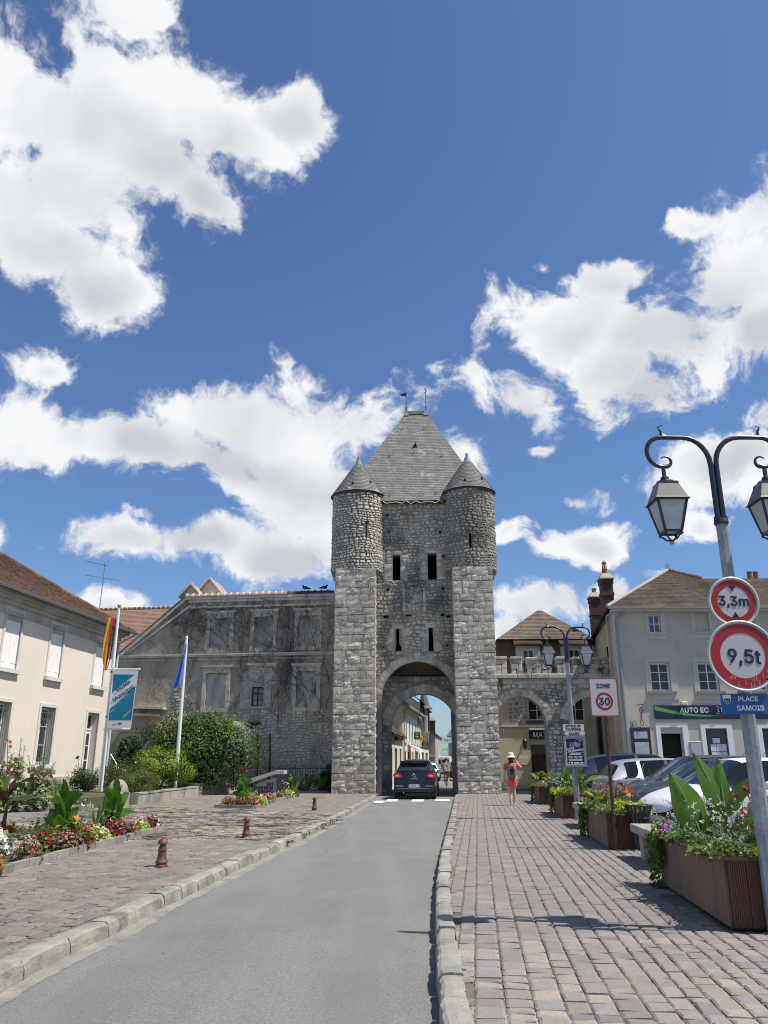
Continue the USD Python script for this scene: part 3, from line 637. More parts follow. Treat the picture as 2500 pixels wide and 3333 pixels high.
# turrets
def turret(cx, r, zb, zt, slit, seed):
    rg = random.Random(seed); cy = 1.32
    tp = newpath(tw, 'turret'); UsdGeom.Xform.Define(stage, tp)
    a0, a1, s0, s1 = slit
    ang = sorted(set(list(np.linspace(0, 2 * math.pi, 49)[:-1]) + [a0, a1])); zs = [zb, s0, s1, zt]
    P = lambda a, z, q: (cx + q * math.cos(a), cy + q * math.sin(a), z)
    sh = MB(); m = len(ang)
    for q, flip in ((r, False), (r - 0.4, True)):
        v = [P(a, z, q) for z in zs for a in ang]; f = []
        for j in range(3):
            for i in range(m):
                A_, B_ = ang[i], ang[(i + 1) % m]
                if j == 1 and A_ >= a0 - 1e-9 and B_ <= a1 + 1e-9 and B_ > A_: continue
                k = (j * m + i, j * m + (i + 1) % m, (j + 1) * m + (i + 1) % m, (j + 1) * m + i); f.append(k[::-1] if flip else k)
        sh.add(v, f)
    for a in (a0, a1): sh.add([P(a, s0, r), P(a, s1, r), P(a, s1, r - .4), P(a, s0, r - .4)], [(0, 1, 2, 3)])
    for z in (s0, s1): sh.add([P(a0, z, r), P(a1, z, r), P(a1, z, r - .4), P(a0, z, r - .4)], [(0, 1, 2, 3)])
    sh.lathe([(r - 0.42, zb - 0.62), (r - 0.12, zb - 0.4), (r - 0.1, zb - 0.3), (r + 0.0, zb - 0.12), (r, zb)], 48, (cx, cy, 0))     # corbelled foot
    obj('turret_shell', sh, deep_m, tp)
    st = MB()
    lo = -math.pi - 0.45; hi = 0.45
    n = (hi - lo) * r
    for b0, b1, u0, u1 in ((zb - 0.1, zt - 0.03, 0, n),):
        for q0, q1, z0, z1 in courses(0, n, b0, b1, 0.15, 0.23, rg, gap=0.03, hj=0.45, wj=0.6):
            A_, B_ = lo + q0 / r, lo + q1 / r
            sa0, sa1 = (a0 - 2 * math.pi if a0 > math.pi else a0), (a1 - 2 * math.pi if a1 > math.pi else a1)
            if B_ > sa0 - .01 and A_ < sa1 + .01 and z1 > s0 - .02 and z0 < s1 + .02: continue
            v, f = pillow(lambda a, b, d: P(lo + a / r, b, r + d), q0, q1, z0, z1, rg.uniform(.02, .06), rg, cut=0.3); st.add(v, f)
    obj('turret_stones', st, rubble_m, tp, kind='stuff')
    v = MB(); obj('turret_void', MB().lathe([(r - .45, zb + .2), (r - .45, zt - .1)], 20, (cx, cy, 0)), dark_m, tp)
    return tp, cy
aL = math.atan2(-1, 0.45); 
for cx, r, zb, zt, sl, seed, tip in ((-2.9, 1.33, 10.78, 14.92, (2 * math.pi - 1.20, 2 * math.pi - 1.13, 12.32, 13.2), 41, 17.05), (2.9, 1.30, 10.78, 15.02, (2 * math.pi - 1.66, 2 * math.pi - 1.57, 11.71, 12.45), 42, 17.15)):
    tp, cy = turret(cx, r, zb, zt, sl, seed)
    rg = random.Random(seed + 7)
    ez = zt - 0.1; er = r + 0.085
    cone = MB(); rows = 21; H_ = tip - 0.12 - ez
    for q in range(rows):
        r0, r1 = er * (1 - q / rows) ** 0.97 + 0.035, er * (1 - min(1, (q + 1.25) / rows)) ** 0.97 + 0.03
        z0, z1 = ez + H_ * q / rows, ez + H_ * min(1, (q + 1.25) / rows)
        m = max(6, int(2 * math.pi * r0 / 0.17)); of = rg.random()
        for i in range(m):
            t0, t1 = 2 * math.pi * (i + of) / m, 2 * math.pi * (i + of + .96) / m
            j = rg.uniform(-.005, .005); l = 0.016 + rg.uniform(0, .005)
            C = lambda t, rr, z: (cx + rr * math.cos(t), cy + rr * math.sin(t), z)
            cone.add([C(t0, r0 + l, z0 + j + .012), C(t1, r0 + l, z0 + j + .012), C(t1, r1, z1), C(t0, r1, z1), C(t0, r0, z0 + j), C(t1, r0, z0 + j)], [(0, 1, 2, 3), (4, 5, 1, 0), (4, 0, 3), (5, 2, 1)])
    obj('cone_slates', cone, slate_m, tp, kind='stuff')
    obj('cone_deck', MB().lathe([(er - 0.02, ez - 0.04), (er, ez - 0.01), (0.04, tip - 0.14)], 40, (cx, cy, 0)), wood_m, tp)
    obj('eaves_board', MB().lathe([(r - .02, ez - 0.12), (er - .02, ez - 0.09), (er, ez - 0.04), (r - .02, ez - .03)], 40, (cx, cy, 0)), wood_m, tp)
    obj('finial', MB().lathe([(0.2, tip - 0.36), (0.13, tip - 0.12), (0.085, tip - 0.1), (0.075, tip + 0.1), (0.05, tip + 0.13), (0.0, tip + 0.13)], 14, (cx, cy, 0)), lead_m, tp)
    hz = MB()
    for t, zz in ((-1.75, 0.34), (-0.9, 0.5)):
        rr = er * (1 - zz / H_) + 0.05
        hz.add([(cx + rr * math.cos(t - .07), cy + rr * math.sin(t - .07), ez + zz), (cx + rr * math.cos(t + .07), cy + rr * math.sin(t + .07), ez + zz), (cx + (rr + .03) * math.cos(t), cy + (rr + .03) * math.sin(t), ez + zz + .18), (cx + (rr - .3) * math.cos(t), cy + (rr - .3) * math.sin(t), ez + zz + .2)], [(0, 1, 2), (1, 3, 2), (0, 2, 3)])
    obj('roof_vent', hz, dark_m, tp)
# main roof
rp = newpath(tw, 'roof'); UsdGeom.Xform.Define(stage, rp)
E = [(-3.98, 0.72, 14.45), (3.95, 0.72, 14.45), (3.95, 8.75, 14.45), (-3.98, 8.75, 14.45)]; Rg = [(-0.47, 4.6, 21.15), (0.87, 4.6, 21.15)]
obj('roof_deck', MB().add(E + Rg, [(0, 1, 5, 4), (1, 2, 5), (2, 3, 4, 5), (3, 0, 4), (3, 2, 1, 0)]), wood_m, rp)
sl = MB()
for q in ((E[0], E[1], Rg[1], Rg[0]), (E[1], E[2], Rg[1], Rg[1]), (E[3], E[0], Rg[0], Rg[0]), (E[2], E[3], Rg[0], Rg[1])):
    sl.merge(tiles(*q, 0.142, 0.21, rng, th=0.009, jit=0.014))
obj('roof_slates', sl, slate_m, rp, kind='stuff')
obj('ridge_capping', MB().beam((-0.5, 4.6, 21.18), (0.9, 4.6, 21.18), 0.2, 0.14).beam((-0.4, 4.6, 21.32), (0.8, 4.6, 21.32), 0.05, 0.05), lead_m, rp)
for x, zt, pt in ((-0.38, 21.62, 22.62), (0.79, 21.62, 22.8)):
    obj('ridge_post', MB().add([(x - .17, 4.45, 21.0), (x + .17, 4.45, 21.0), (x + .17, 4.75, 21.0), (x - .17, 4.75, 21.0), (x - .08, 4.52, 21.3), (x + .08, 4.52, 21.3), (x + .08, 4.68, 21.3), (x - .08, 4.68, 21.3), (x - .08, 4.52, zt), (x + .08, 4.52, zt), (x + .08, 4.68, zt), (x - .08, 4.68, zt)],
        [(0, 1, 5, 4), (1, 2, 6, 5), (2, 3, 7, 6), (3, 0, 4, 7), (4, 5, 9, 8), (5, 6, 10, 9), (6, 7, 11, 10), (7, 4, 8, 11), (8, 9, 10, 11)]), lead_m, rp)
    vane = obj('weathervane', MB().tube([(x, 4.6, zt - .02), (x, 4.6, pt)], 0.022, 6), iron_m, rp)
fl = [(-0.40, 22.33), (-0.52, 22.36), (-0.6, 22.31), (-0.72, 22.38), (-0.68, 22.45), (-0.73, 22.52), (-0.6, 22.5), (-0.5, 22.56), (-0.40, 22.54)]
obj('vane_flag', MB().ext(SG.Polygon(fl), -0.008, 0.008, lambda a, b, d: (a, 4.6 + d, b)), iron_m, '/World/gate_tower/roof/weathervane')
cr = MB()
for k, s in ((22.78, 1), (22.66, -1), (22.55, 1)): cr.tube([(0.79, 4.6, k - .08), (0.79 - .09 * s, 4.58, k + .02), (0.79 - .05 * s, 4.6, k + .08)], (0.014, 0.02, 0.006), 5)
obj('vane_scroll', cr, mat('verdigris', (0.1, 0.14, 0.13), 0.6), '/World/gate_tower/roof/weathervane_001')
sn = MB()
for x, f in ((-0.6, 0.8), (0.66, 0.8), (0.03, 0.5), (-1.3, 0.47), (1.6, 0.47), (1.2, 0.06), (-1.2, 0.05)):
    p = np.array([x, 0.72 + f * 3.88, 14.45 + f * 6.7]); d = np.array([0, 3.88, 6.7]) / 7.74; nn = np.array([0, -6.7, 3.88]) / 7.74
    sn.tube([p + nn * .02, p + nn * .12 + d * .05, p + nn * .13 + d * .16], 0.018, 5)
obj('roof_hook', sn, iron_m, rp)
p = np.array([0.14, 0.72 + 0.58 * 3.88, 14.45 + 0.58 * 6.7])
obj('roof_hatch', MB().add([p + (-.12, -.02, 0), p + (.12, -.02, 0), p + (0, -.12, .34), p + (0, .25, .36)], [(0, 1, 2), (1, 3, 2), (0, 2, 3)]), dark_m, rp)
obj('eaves_board', MB().box(-1.62, 0.7, 14.36, 1.62, 1.0, 14.44), wood_m, rp)
cab = [(-1.55 + 3.1 * k / 40, 0.66, 14.40 - 0.10 * abs(math.sin(k * 0.42)) - .03 * math.sin(k * 1.1)) for k in range(41)]
obj('eaves_cable', MB().tube(cab, 0.018, 5), mat('pale_cable', (0.5, 0.5, 0.48), 0.6), tw)
cab = [(-1.5 + 0.9 * k / 20, 0.93, 10.2 - 0.07 * math.sin(k * 0.7)) for k in range(21)]
obj('eaves_cable', MB().tube(cab, 0.012, 5), _mats['pale_cable'], tw)
fl_ = obj('floodlight', MB().box(-0.52, 0.72, 13.8, -0.30, 0.9, 13.95).beam((-0.41, 0.98, 13.62), (-0.41, 0.84, 13.84), .03, .03), lead_m, tw)
obj('box_cover', MB().bbox(-0.5, 0.92, 13.5, -0.26, 1.0, 13.76, .02), core_m, tw)
obj('alarm_bell', MB().sphere((1.5, 0.85, 11.48), 0.1, 2), mat('blue_black', (0.03, 0.04, 0.07), 0.3), tw)

# ---------------------------------------------------------------- buildings
glass_m = mat('window_glass', (0.018, 0.022, 0.028), 0.04, spec=0.6)
glass_sky = mat('window_glass_blue', (0.035, 0.06, 0.10), 0.03, spec=0.8, coat=0.3)
white_p = mat('white_paint', (0.74, 0.73, 0.7), 0.5, fine=0.06)
grey_zinc = mat('zinc', (0.25, 0.26, 0.27), 0.45, metallic=0.4, fine=0.1)

def window(parent, x0, x1, z0, z1, y, cols, rows, fm, gm=None, fw=0.06, bw=0.03, name='window', label=None):
    f = MB(); t = 0.045
    f.box(x0, y, z0, x0 + fw, y + t, z1).box(x1 - fw, y, z0, x1, y + t, z1).box(x0 + fw, y, z0, x1 - fw, y + t, z0 + fw).box(x0 + fw, y, z1 - fw, x1 - fw, y + t, z1)
    for c in range(1, cols):
        x = x0 + (x1 - x0) * c / cols; b = bw * (1.6 if cols == 2 else 1); f.box(x - b / 2, y + .004, z0 + fw, x + b / 2, y + t - .004, z1 - fw)
    for r in range(1, rows):
        z = z0 + (z1 - z0) * r / rows
        for c in range(cols):
            a, b = x0 + (x1 - x0) * c / cols + (fw if c == 0 else bw * .8), x0 + (x1 - x0) * (c + 1) / cols - (fw if c == cols - 1 else bw * .8)
            f.box(a, y + .006, z - bw / 2, b, y + t - .006, z + bw / 2)
    p = obj(name, f, fm, parent, label=label)
    for c in range(cols):
        for r in range(rows):
            obj('pane', MB().box(x0 + (x1 - x0) * c / cols + .012, y + .022, z0 + (z1 - z0) * r / rows + .012, x0 + (x1 - x0) * (c + 1) / cols - .012, y + .03, z0 + (z1 - z0) * (r + 1) / rows - .012), gm or glass_m, p)
    return p

def frame(parent, x0, x1, z0, z1, i, m, d=0.03, y=0.0, name='window_surround', bot=None):
    """a band round an opening; i = (left, right, bottom, top) widths"""
    l, r, b, t = i
    P = SG.box(x0 - l, z0 - b, x1 + r, z1 + t).difference(SG.box(x0, z0, x1, z1))
    return obj(name, MB().ext(P, -0.05, d, xz(y)), m, parent)

# ---- the grey house with blind windows, left of the tower
stucco_m = mat('grey_stucco', (0.5, 0.425, 0.315), 0.95, (0.37, 0.315, 0.24), 1.1, fine=0.18, fscale=25, bump=0.5, bscale=14, bdist=0.02, col3=(0.13, 0.12, 0.11), scale3=0.8, lo3=0.54, hi3=0.74, stretch=(1.0, 1.0, 0.33))
trim_m = mat('weathered_trim', (0.7, 0.63, 0.52), 0.93, (0.5, 0.455, 0.385), 2.5, fine=0.2, fscale=25, bump=0.4, bscale=20, col3=(0.16, 0.15, 0.14), scale3=1.3, lo3=0.58, hi3=0.72, stretch=(1, 1, 0.4))
panel_m = mat('blind_panel', (0.62, 0.565, 0.49), 0.95, (0.46, 0.42, 0.37), 2.0, fine=0.2, fscale=22, bump=0.4, bscale=18, col3=(0.16, 0.15, 0.145), scale3=1.2, lo3=0.56, hi3=0.72, stretch=(1, 1, 0.4))
ridge_m = mat('ridge_tile', (0.42, 0.26, 0.19), 0.9, (0.3, 0.2, 0.16), 3.0, fine=0.2)
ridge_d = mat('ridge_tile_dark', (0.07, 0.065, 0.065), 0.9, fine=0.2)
mort_m = mat('white_mortar', (0.6, 0.57, 0.52), 0.95, fine=0.2)
an = thing('blind_window_house', 'grey rendered house with walled-up windows and bare creeper, adjoining the left of the gate tower', 'house', (-2.251, 41.58, 0), -7.9)
P = SG.Polygon([(-13.2, -0.2), (-0.05, -0.2), (-0.05, 10.2), (-8.74, 10.2), (-12.2, 7.15), (-13.2, 7.0)])
UPW = [(-7.28, -6.17, 7.34, 8.97), (-4.8, -3.74, 7.33, 9.0), (-2.34, -1.3, 7.36, 9.0)]; LOW = [(-7.3, -6.2, 4.2, 6.03), (-2.37, -1.3, 4.2, 6.06)]
small = (-4.76, -4.17, 4.28, 5.27)
for q in UPW + LOW + [small]: P = P.difference(SG.box(q[0], q[2], q[1], q[3]))
P = P.difference(SG.box(-11, -0.3, -9.8, -0.1))
obj('wall', MB().ext(P, -0.35, 0, xz(0)).box(-8.6, 0.36, -0.2, -0.05, 8, 9.9).box(-13.2, 0.36, -0.2, -8.7, 8, 6.8), stucco_m, an)
rng = random.Random(51)
rb = MB()
def patchy(x, z): return z < 4.1 + 0.05 * math.sin(x * 9) or (-9.3 < x < -8.05 and z < 5.6 - abs(x + 8.6) * 1.2 + .3 * math.sin(x * 13))
for a0, a1, b0, b1 in courses(-9.4, -0.1, 0.1, 5.8, 0.15, 0.34, rng, gap=0.02, hj=0.35, wj=0.5):
    if patchy((a0 + a1) / 2, b1) and not (b1 > 4.15 and a1 > -8.1):
        v, f = pillow(xz(0), a0, a1, b0, b1, rng.uniform(.015, .045), rng, cut=0.22); rb.add(v, f)
obj('rubble_stones', rb, mat('base_rubble', (0.64, 0.565, 0.445), 0.95, (0.42, 0.38, 0.315), 1.8, rnd=0.22, fine=0.2, bump=0.7, bscale=24, col3=(0.15, 0.14, 0.13), scale3=0.6, lo3=0.56, hi3=0.7), an, kind='stuff')
for q in UPW + LOW: obj('blind_panel', MB().box(q[0], 0.06, q[2], q[1], 0.2, q[3]), panel_m, an)
for q in UPW[:1]: obj('panel_ledge', MB().box(q[0], 0.03, 8.62, q[1], 0.06, 8.66), trim_m, an)
for q, hood in [(q, 0.36) for q in UPW] + [(q, 0.3) for q in LOW]:
    frame(an, q[0], q[1], q[2], q[3], (0.21, 0.22, 0.2, 0.3), trim_m, 0.04)
    obj('window_hood', MB().box(q[0] - .3, -0.11, q[3] + .32, q[1] + .3, 0.0, q[3] + .4).box(q[0] - .24, -0.07, q[3] + .26, q[1] + .24, 0.0, q[3] + .318), trim_m, an)
obj('window_hood', MB().box(-5.07, -0.11, 6.42, -3.45, 0, 6.5).box(-5.0, -0.07, 6.35, -3.52, 0, 6.418).box(-5.0, -0.03, 6.0, -3.52, 0, 6.345), trim_m, an)
obj('render_patch', MB().box(-5.4, -0.015, 4.17, -4.78, 0, 5.98).box(-4.78, -.015, 5.3, -4.1, 0, 5.98).box(-4.1, -0.04, 4.17, -3.72, 0, 5.3).box(-4.1, -0.02, 5.31, -3.5, 0, 5.98), panel_m, an)
window(an, *small, 0.12, 2, 3, iron_m, mat('pale_glass', (0.35, 0.35, 0.33), 0.2), 0.05, 0.035)
obj('window_sill', MB().box(-4.8, -0.06, 4.17, -4.1, 0.1, 4.275), trim_m, an)
obj('string_course', MB().box(-12.9, -0.1, 6.98, -0.05, 0, 7.06).box(-12.9, -0.06, 6.9, -0.05, 0, 6.975).box(-12.9, -0.035, 6.72, -0.05, 0, 6.78), trim_m, an)
obj('cornice', MB().box(-8.8, -0.16, 10.02, -0.05, 0, 10.16).box(-8.6, -0.1, 9.86, -0.05, 0, 10.015).box(-8.5, -0.06, 9.55, -0.05, 0, 9.66).box(-8.5, -0.03, 9.66, -0.05, 0, 9.86), trim_m, an)
for o, w in ((0.0, 0.16), (0.32, 0.1)):
    obj('raking_cornice', MB().beam((-8.8 + o, -0.07 + .02 * (o > 0), 10.1 - o * 1.25), (-12.3 + o, -0.07 + .02 * (o > 0), 7.02 - o * 0.3 + .2 * (o > 0)), 0.18 - .08 * (o > 0), w, up=(0, 1, 0)), trim_m, an)
obj('verge_tiles', MB().beam((-8.7, 0.1, 10.26), (-12.5, 0.1, 6.98), 0.12, 0.5, up=(0, 1, 0)), ridge_d, an)
for k in range(23):
    x = -8.72 + 0.36 * k; dk = k > 15
    t = np.linspace(0, math.pi, 7)
    v = [(x + dx, 0.0 - .17 * math.cos(q) * 1.0 + .02, 10.17 + s * math.sin(q)) for dx, s in ((0.0, .2), (0.34, .18)) for q in t]
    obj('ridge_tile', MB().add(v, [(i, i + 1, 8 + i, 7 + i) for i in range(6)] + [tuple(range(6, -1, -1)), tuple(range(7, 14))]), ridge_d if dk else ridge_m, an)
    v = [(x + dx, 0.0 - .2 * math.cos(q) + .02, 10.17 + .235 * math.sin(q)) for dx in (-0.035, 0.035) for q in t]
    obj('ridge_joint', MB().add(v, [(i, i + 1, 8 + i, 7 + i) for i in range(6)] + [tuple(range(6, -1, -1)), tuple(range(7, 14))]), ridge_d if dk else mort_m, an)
obj('drip_edge', MB().box(-8.8, -0.2, 10.163, -3.0, 0.0, 10.2), mat('pink_render', (0.42, 0.27, 0.21), 0.9), an)
def gablet(x0, x1, zb, zt, y):
    xm = (x0 + x1) / 2
    p = newpath(an, 'dormer'); UsdGeom.Xform.Define(stage, p)
    obj('dormer_face', MB().ext(SG.Polygon([(x0, zb), (x1, zb), (xm, zt)]), -0.1, 0, xz(y)), trim_m, p)
    for s, e in (((x0 - .1, y, zb), (xm, y, zt + .06)), ((xm, y, zt + .06), (x1 + .1, y, zb))):
        obj('dormer_roof', MB().beam(np.array(s) + (0, .9, 0), np.array(e) + (0, .9, 0), 2.0, 0.1, up=(0, 0, 1)), ridge_m, p)
        obj('verge_mortar', MB().beam(np.array(s) + (0, -.1, .05), np.array(e) + (0, -.1, .05), 0.14, 0.1, up=(0, 0, 1)), mort_m, p)
gablet(-9.5, -7.75, 10.75, 11.85, 3.0); gablet(-9.95, -8.75, 10.6, 11.3, 2.0)
# bare creeper on that wall
cr = MB()
def creeper(x, z, ang, r, n, depth):
    p = [(x, -0.03, z)]
    for k in range(n):
        ang += rng.gauss(0, 0.22); ang += 0.06 * (math.pi / 2 - ang)
        st = rng.uniform(.1, .2); x += st * math.cos(ang); z += st * math.sin(ang)
        if z > 10.1 or x > -0.1 or x < -11 or (x < -8.7 and z > 10.1 + (x + 8.74) * .88): break
        p.append((x, -0.035 - .02 * rng.random(), z))
        if depth < 3 and rng.random() < 0.23: creeper(x, z, ang + rng.choice((-1, 1)) * rng.uniform(.4, 1.1), r * .65, int(n * rng.uniform(.4, .9)), depth + 1)
    if len(p) > 2: cr.tube(p, np.linspace(r, r * .4, len(p)), 3, cap=False)
for x, z, a in ((-1.0, .2, 1.6), (-1.8, 3.6, 1.5), (-2.6, 3.9, 1.5), (-3.3, 3.4, 1.4), (-3.6, 4.2, 1.7), (-0.7, 4, 1.7), (-1.5, 4.4, 2.0), (-4.2, 6.2, 1.7), (-2.2, 6.0, 2.4), (-1.2, 7, 2.3), (-0.5, 7.5, 2.2), (-0.4, 5.5, 2.4), (-3.0, 7.1, 1.9), (-5.3, 6.8, 1.9), (-6.0, 6.7, 2.0), (-5.5, 7.2, 1.2), (-7.9, 6.6, 1.4), (-8.3, 6.5, 2.2), (-7.4, 6.9, 1.3), (-6.6, 7.1, 1.9), (-8.9, 7.1, 1.8), (-9.6, 6.7, 2.2), (-5.6, 4.3, 1.7), (-6.9, 4.3, 1.5), (-7.6, 4.2, 2.0)):
    creeper(x, z, a, rng.uniform(.011, .02), 26, 0)
for _ in range(46):      # hanging shoots
    x, z = rng.uniform(-3.6, -0.3), rng.uniform(3.6, 9.6)
    cr.tube([(x + rng.uniform(-.05, .05) * k, -0.05, z - .16 * k) for k in range(rng.randint(4, 9))], 0.008, 3, cap=False)
for _ in range(60):
    x = rng.uniform(-8.6, -0.2); z = rng.uniform(9.3, 10.1); a = rng.uniform(0, 6.28)
    cr.tube([(x + .12 * k * math.cos(a + .2 * k), -0.12, min(10.15, z + .12 * k * math.sin(a + .2 * k))) for k in range(rng.randint(4, 8))], 0.009, 3, cap=False)
c = obj('bare_creeper', cr, mat('creeper_bark', (0.11, 0.097, 0.085), 0.95), None)
tag(c, 'leafless climbing creeper spreading over the front of the grey house with walled-up windows', 'creeper')
x_ = stage.GetPrimAtPath(c); xf = UsdGeom.Xformable(x_); xf.AddTranslateOp().Set(Gf.Vec3d(-2.251, 41.58, 0)); xf.AddRotateZOp().Set(-7.9)
# lean-to canopy and its small tiled wall, left end
obj('stone_shelf', MB().beam((-9.4, -0.25, 4.2), (-11.2, -0.25, 4.25), .5, .1).beam((-9.6, -0.2, 3.85), (-11.0, -0.2, 3.9), .4, .12), trim_m, an)
obj('lean_to', MB().box(-11.6, -0.6, 0, -9.2, 0, 3.0), panel_m, an)
obj('lean_to_coping', MB().box(-11.7, -0.75, 3.0, -9.0, 0, 3.1), ridge_m, an)

# ---- tiled house further back, with skylight and aerial
brown_tile = mat('brown_plain_tile', (0.17, 0.1, 0.068), 0.9, (0.11, 0.075, 0.055), 1.3, rnd=0.3, fine=0.2, fscale=30, col3=(0.22, 0.16, 0.08), scale3=1.2, lo3=0.58, hi3=0.7)
red_tile = mat('red_brown_tile', (0.23, 0.135, 0.098), 0.9, (0.17, 0.105, 0.08), 1.3, rnd=0.22, fine=0.2, fscale=30)
moss_tile = mat('mossy_plain_tile', (0.165, 0.12, 0.086), 0.92, (0.10, 0.076, 0.06), 1.0, rnd=0.32, fine=0.2, fscale=30, col3=(0.24, 0.17, 0.075), scale3=0.55, lo3=0.54, hi3=0.66)
rng = random.Random(61)
bk = thing('tiled_house', 'house with plain red-brown tiled roof and skylight, behind the cream house with shutters', 'house', (-2.251, 41.58, 0), -7.9)
obj('wall', MB().box(-22, 8.2, 0, -12.5, 16, 8.3), stucco_m, bk)
obj('roof', tiles((-22, 8, 8.33), (-12.4, 8, 8.33), (-12.4, 12, 12.0), (-22, 12, 12.0), 0.17, 0.26, rng), red_tile, bk)
obj('roof_deck', MB().add([(-22, 8.05, 8.3), (-12.4, 8.05, 8.3), (-12.4, 12, 11.98), (-22, 12, 11.98), (-22, 16, 8.3), (-12.4, 16, 8.3)], [(0, 1, 2, 3), (3, 2, 5, 4), (1, 5, 2), (0, 3, 4)]), wood_m, bk)
for k in range(27):
    x = -22 + 0.36 * k
    obj('ridge_tile', MB().tube([(x, 12, 12.02), (x + .33, 12, 12.02)], 0.12, 8), red_tile, bk)
    obj('ridge_joint', MB().tube([(x - .03, 12, 12.04), (x + .03, 12, 12.04)], 0.14, 8), mort_m, bk)
obj('eaves_gutter', MB().beam((-22, 7.9, 8.25), (-12.4, 7.9, 8.25), .12, .1), grey_zinc, bk)
def onroof(x, s): return np.array([x, 8 + 4 * s, 8.33 + 3.67 * s])
nr = np.array([0, -3.67, 4.0]) / 5.43
sk = MB(); a, b, c_, d = onroof(-14.9, .34), onroof(-13.6, .34), onroof(-13.6, .58), onroof(-14.9, .58)
for p, q in ((a, b), (b, c_), (c_, d), (d, a)): sk.beam(p + nr * .07, q + nr * .07, .09, .12, up=nr)
s_ = obj('skylight', sk, mat('dark_grey_metal', (0.06, 0.06, 0.065), 0.5), bk)
obj('pane', MB().add([p + nr * .06 for p in (a, b, c_, d)], [(0, 1, 2, 3)]), glass_sky, s_)
obj('skylight_box', MB().beam(onroof(-14.95, .27) + nr * .06, onroof(-13.9, .27) + nr * .06, .1, .1, up=nr), white_p, bk)
ae = thing('tv_aerial', 'tall thin television aerial with two rows of rods above the roof behind the cream house', 'aerial', (-18.3, 49.86, 9.6), 0)
m_ = MB().tube([(0, 0, 0), (0.05, 0, 4.4)], 0.028, 6)
obj('mast', m_, grey_zinc, ae)
for z, x0, x1, n, tl in ((4.25, -1.25, 0.3, 16, .25), (3.3, -1.15, 1.1, 10, -.25)):
    b = MB().tube([(x0, 0, z + .2), (x1, 0, z - .15)], .018, 5)
    for k in range(n):
        x = x0 + (x1 - x0) * (k + .5) / n; zz = z + .2 - .35 * (k + .5) / n; b.tube([(x, -.18, zz), (x, .18, zz)], .011, 4)
    if z > 4: b.tube([(.05, 0, z - .05), (.35, -.1, z + .25)], .012, 4).tube([(.05, 0, z - .05), (-.1, .1, z + .3)], .012, 4)
    obj('aerial_boom', b, grey_zinc, ae)

# ---- the cream museum house on the left
cream_m = mat('cream_render', (0.645, 0.585, 0.495), 0.9, (0.6, 0.545, 0.46), 0.5, fine=0.04, fscale=18, bump=0.15, bscale=60, bdist=0.006, col3=(0.6, 0.53, 0.45), scale3=0.3, lo3=0.58, hi3=0.75)
whstone = mat('pale_stone_trim', (0.6, 0.57, 0.51), 0.85, (0.5, 0.475, 0.43), 1.5, fine=0.08, fscale=30)
corn_m = mat('grey_cornice', (0.46, 0.44, 0.4), 0.9, (0.33, 0.315, 0.285), 1.2, fine=0.12, fscale=25, col3=(0.25, 0.24, 0.22), scale3=0.8, lo3=0.55, hi3=0.7)
rng = random.Random(71)
mu = thing('cream_house', 'long cream rendered house with white closed shutters and brown tiled hipped roof, left edge', 'house', (-12.3, 30.0, 0), 90 - STREET)
X0, X1 = -9.0, 4.75
P = SG.box(X0, 0.4, X1, 6.75)
ups = [(-3.78, -2.83), (-0.88, 0.12), (2.76, 3.68), (-6.7, -5.7)]; ups = [(-3.78, -2.83), (-0.83, 0.1), (2.78, 3.7), (-6.75, -5.8)]
gws = [(-3.75, -2.78, 1.42, 3.42), (-0.87, 0.14, 1.42, 3.42), (2.72, 3.68, 0.95, 3.42), (-6.8, -5.8, 1.42, 3.42)]
for a, b in ups: P = P.difference(SG.box(a, 4.5, b, 6.42))
for q in gws: P = P.difference(SG.box(q[0], q[2], q[1], q[3]))
obj('wall', MB().ext(P, -0.4, 0, xz(0)).box(X1 - .4, 0.41, 0.4, X1, 10, 6.75).box(X0, 0.41, 0.4, X0 + .4, 10, 6.75).box(X0, 9.6, 0.4, X1, 10, 6.75).box(X0 + .4, 0.45, 0.4, X1 - .4, .5, 6.7), cream_m, mu)
obj('plinth', MB().box(X0, -0.06, 0.3, 2.66, 0, 0.98).box(3.75, -.06, .3, X1 + .05, 0, .98), corn_m, mu)
obj('corner_strip', MB().box(X1 - .34, -0.025, 0.98, X1 + .025, 0.0, 6.75), whstone, mu)
for a, b in ups:
    frame(mu, a, b, 4.5, 6.42, (0.11, 0.11, 0.0, 0.1), whstone, 0.03)
    obj('lintel_panel', MB().box(a, 0.03, 6.12, b, 0.3, 6.42), corn_m, mu)
    obj('window_sill', MB().box(a - .16, -0.14, 4.36, b + .16, 0.35, 4.5).box(a - .1, -0.05, 4.2, b + .1, 0, 4.355), whstone, mu)
    m_ = (a + b) / 2
    for s0, s1 in ((a + .01, m_ - .004), (m_ + .004, b - .01)):
        s_ = obj('shutter', MB().bbox(s0, 0.03, 4.51, s1, 0.075, 6.11, .006), white_p, mu)
        for z in (4.7, 5.92): obj('hinge_strap', MB().box(s0 if s0 < m_ - .1 else s1 - .3, 0.018, z, s0 + .3 if s0 < m_ - .1 else s1, 0.03, z + .03), white_p, s_)
        obj('shutter_slot', MB().box((s0 + s1) / 2 - .008, .026, 5.28, (s0 + s1) / 2 + .008, .03, 5.4), corn_m, s_)
grille_m = mat('dark_grille', (0.10, 0.11, 0.11), 0.5)
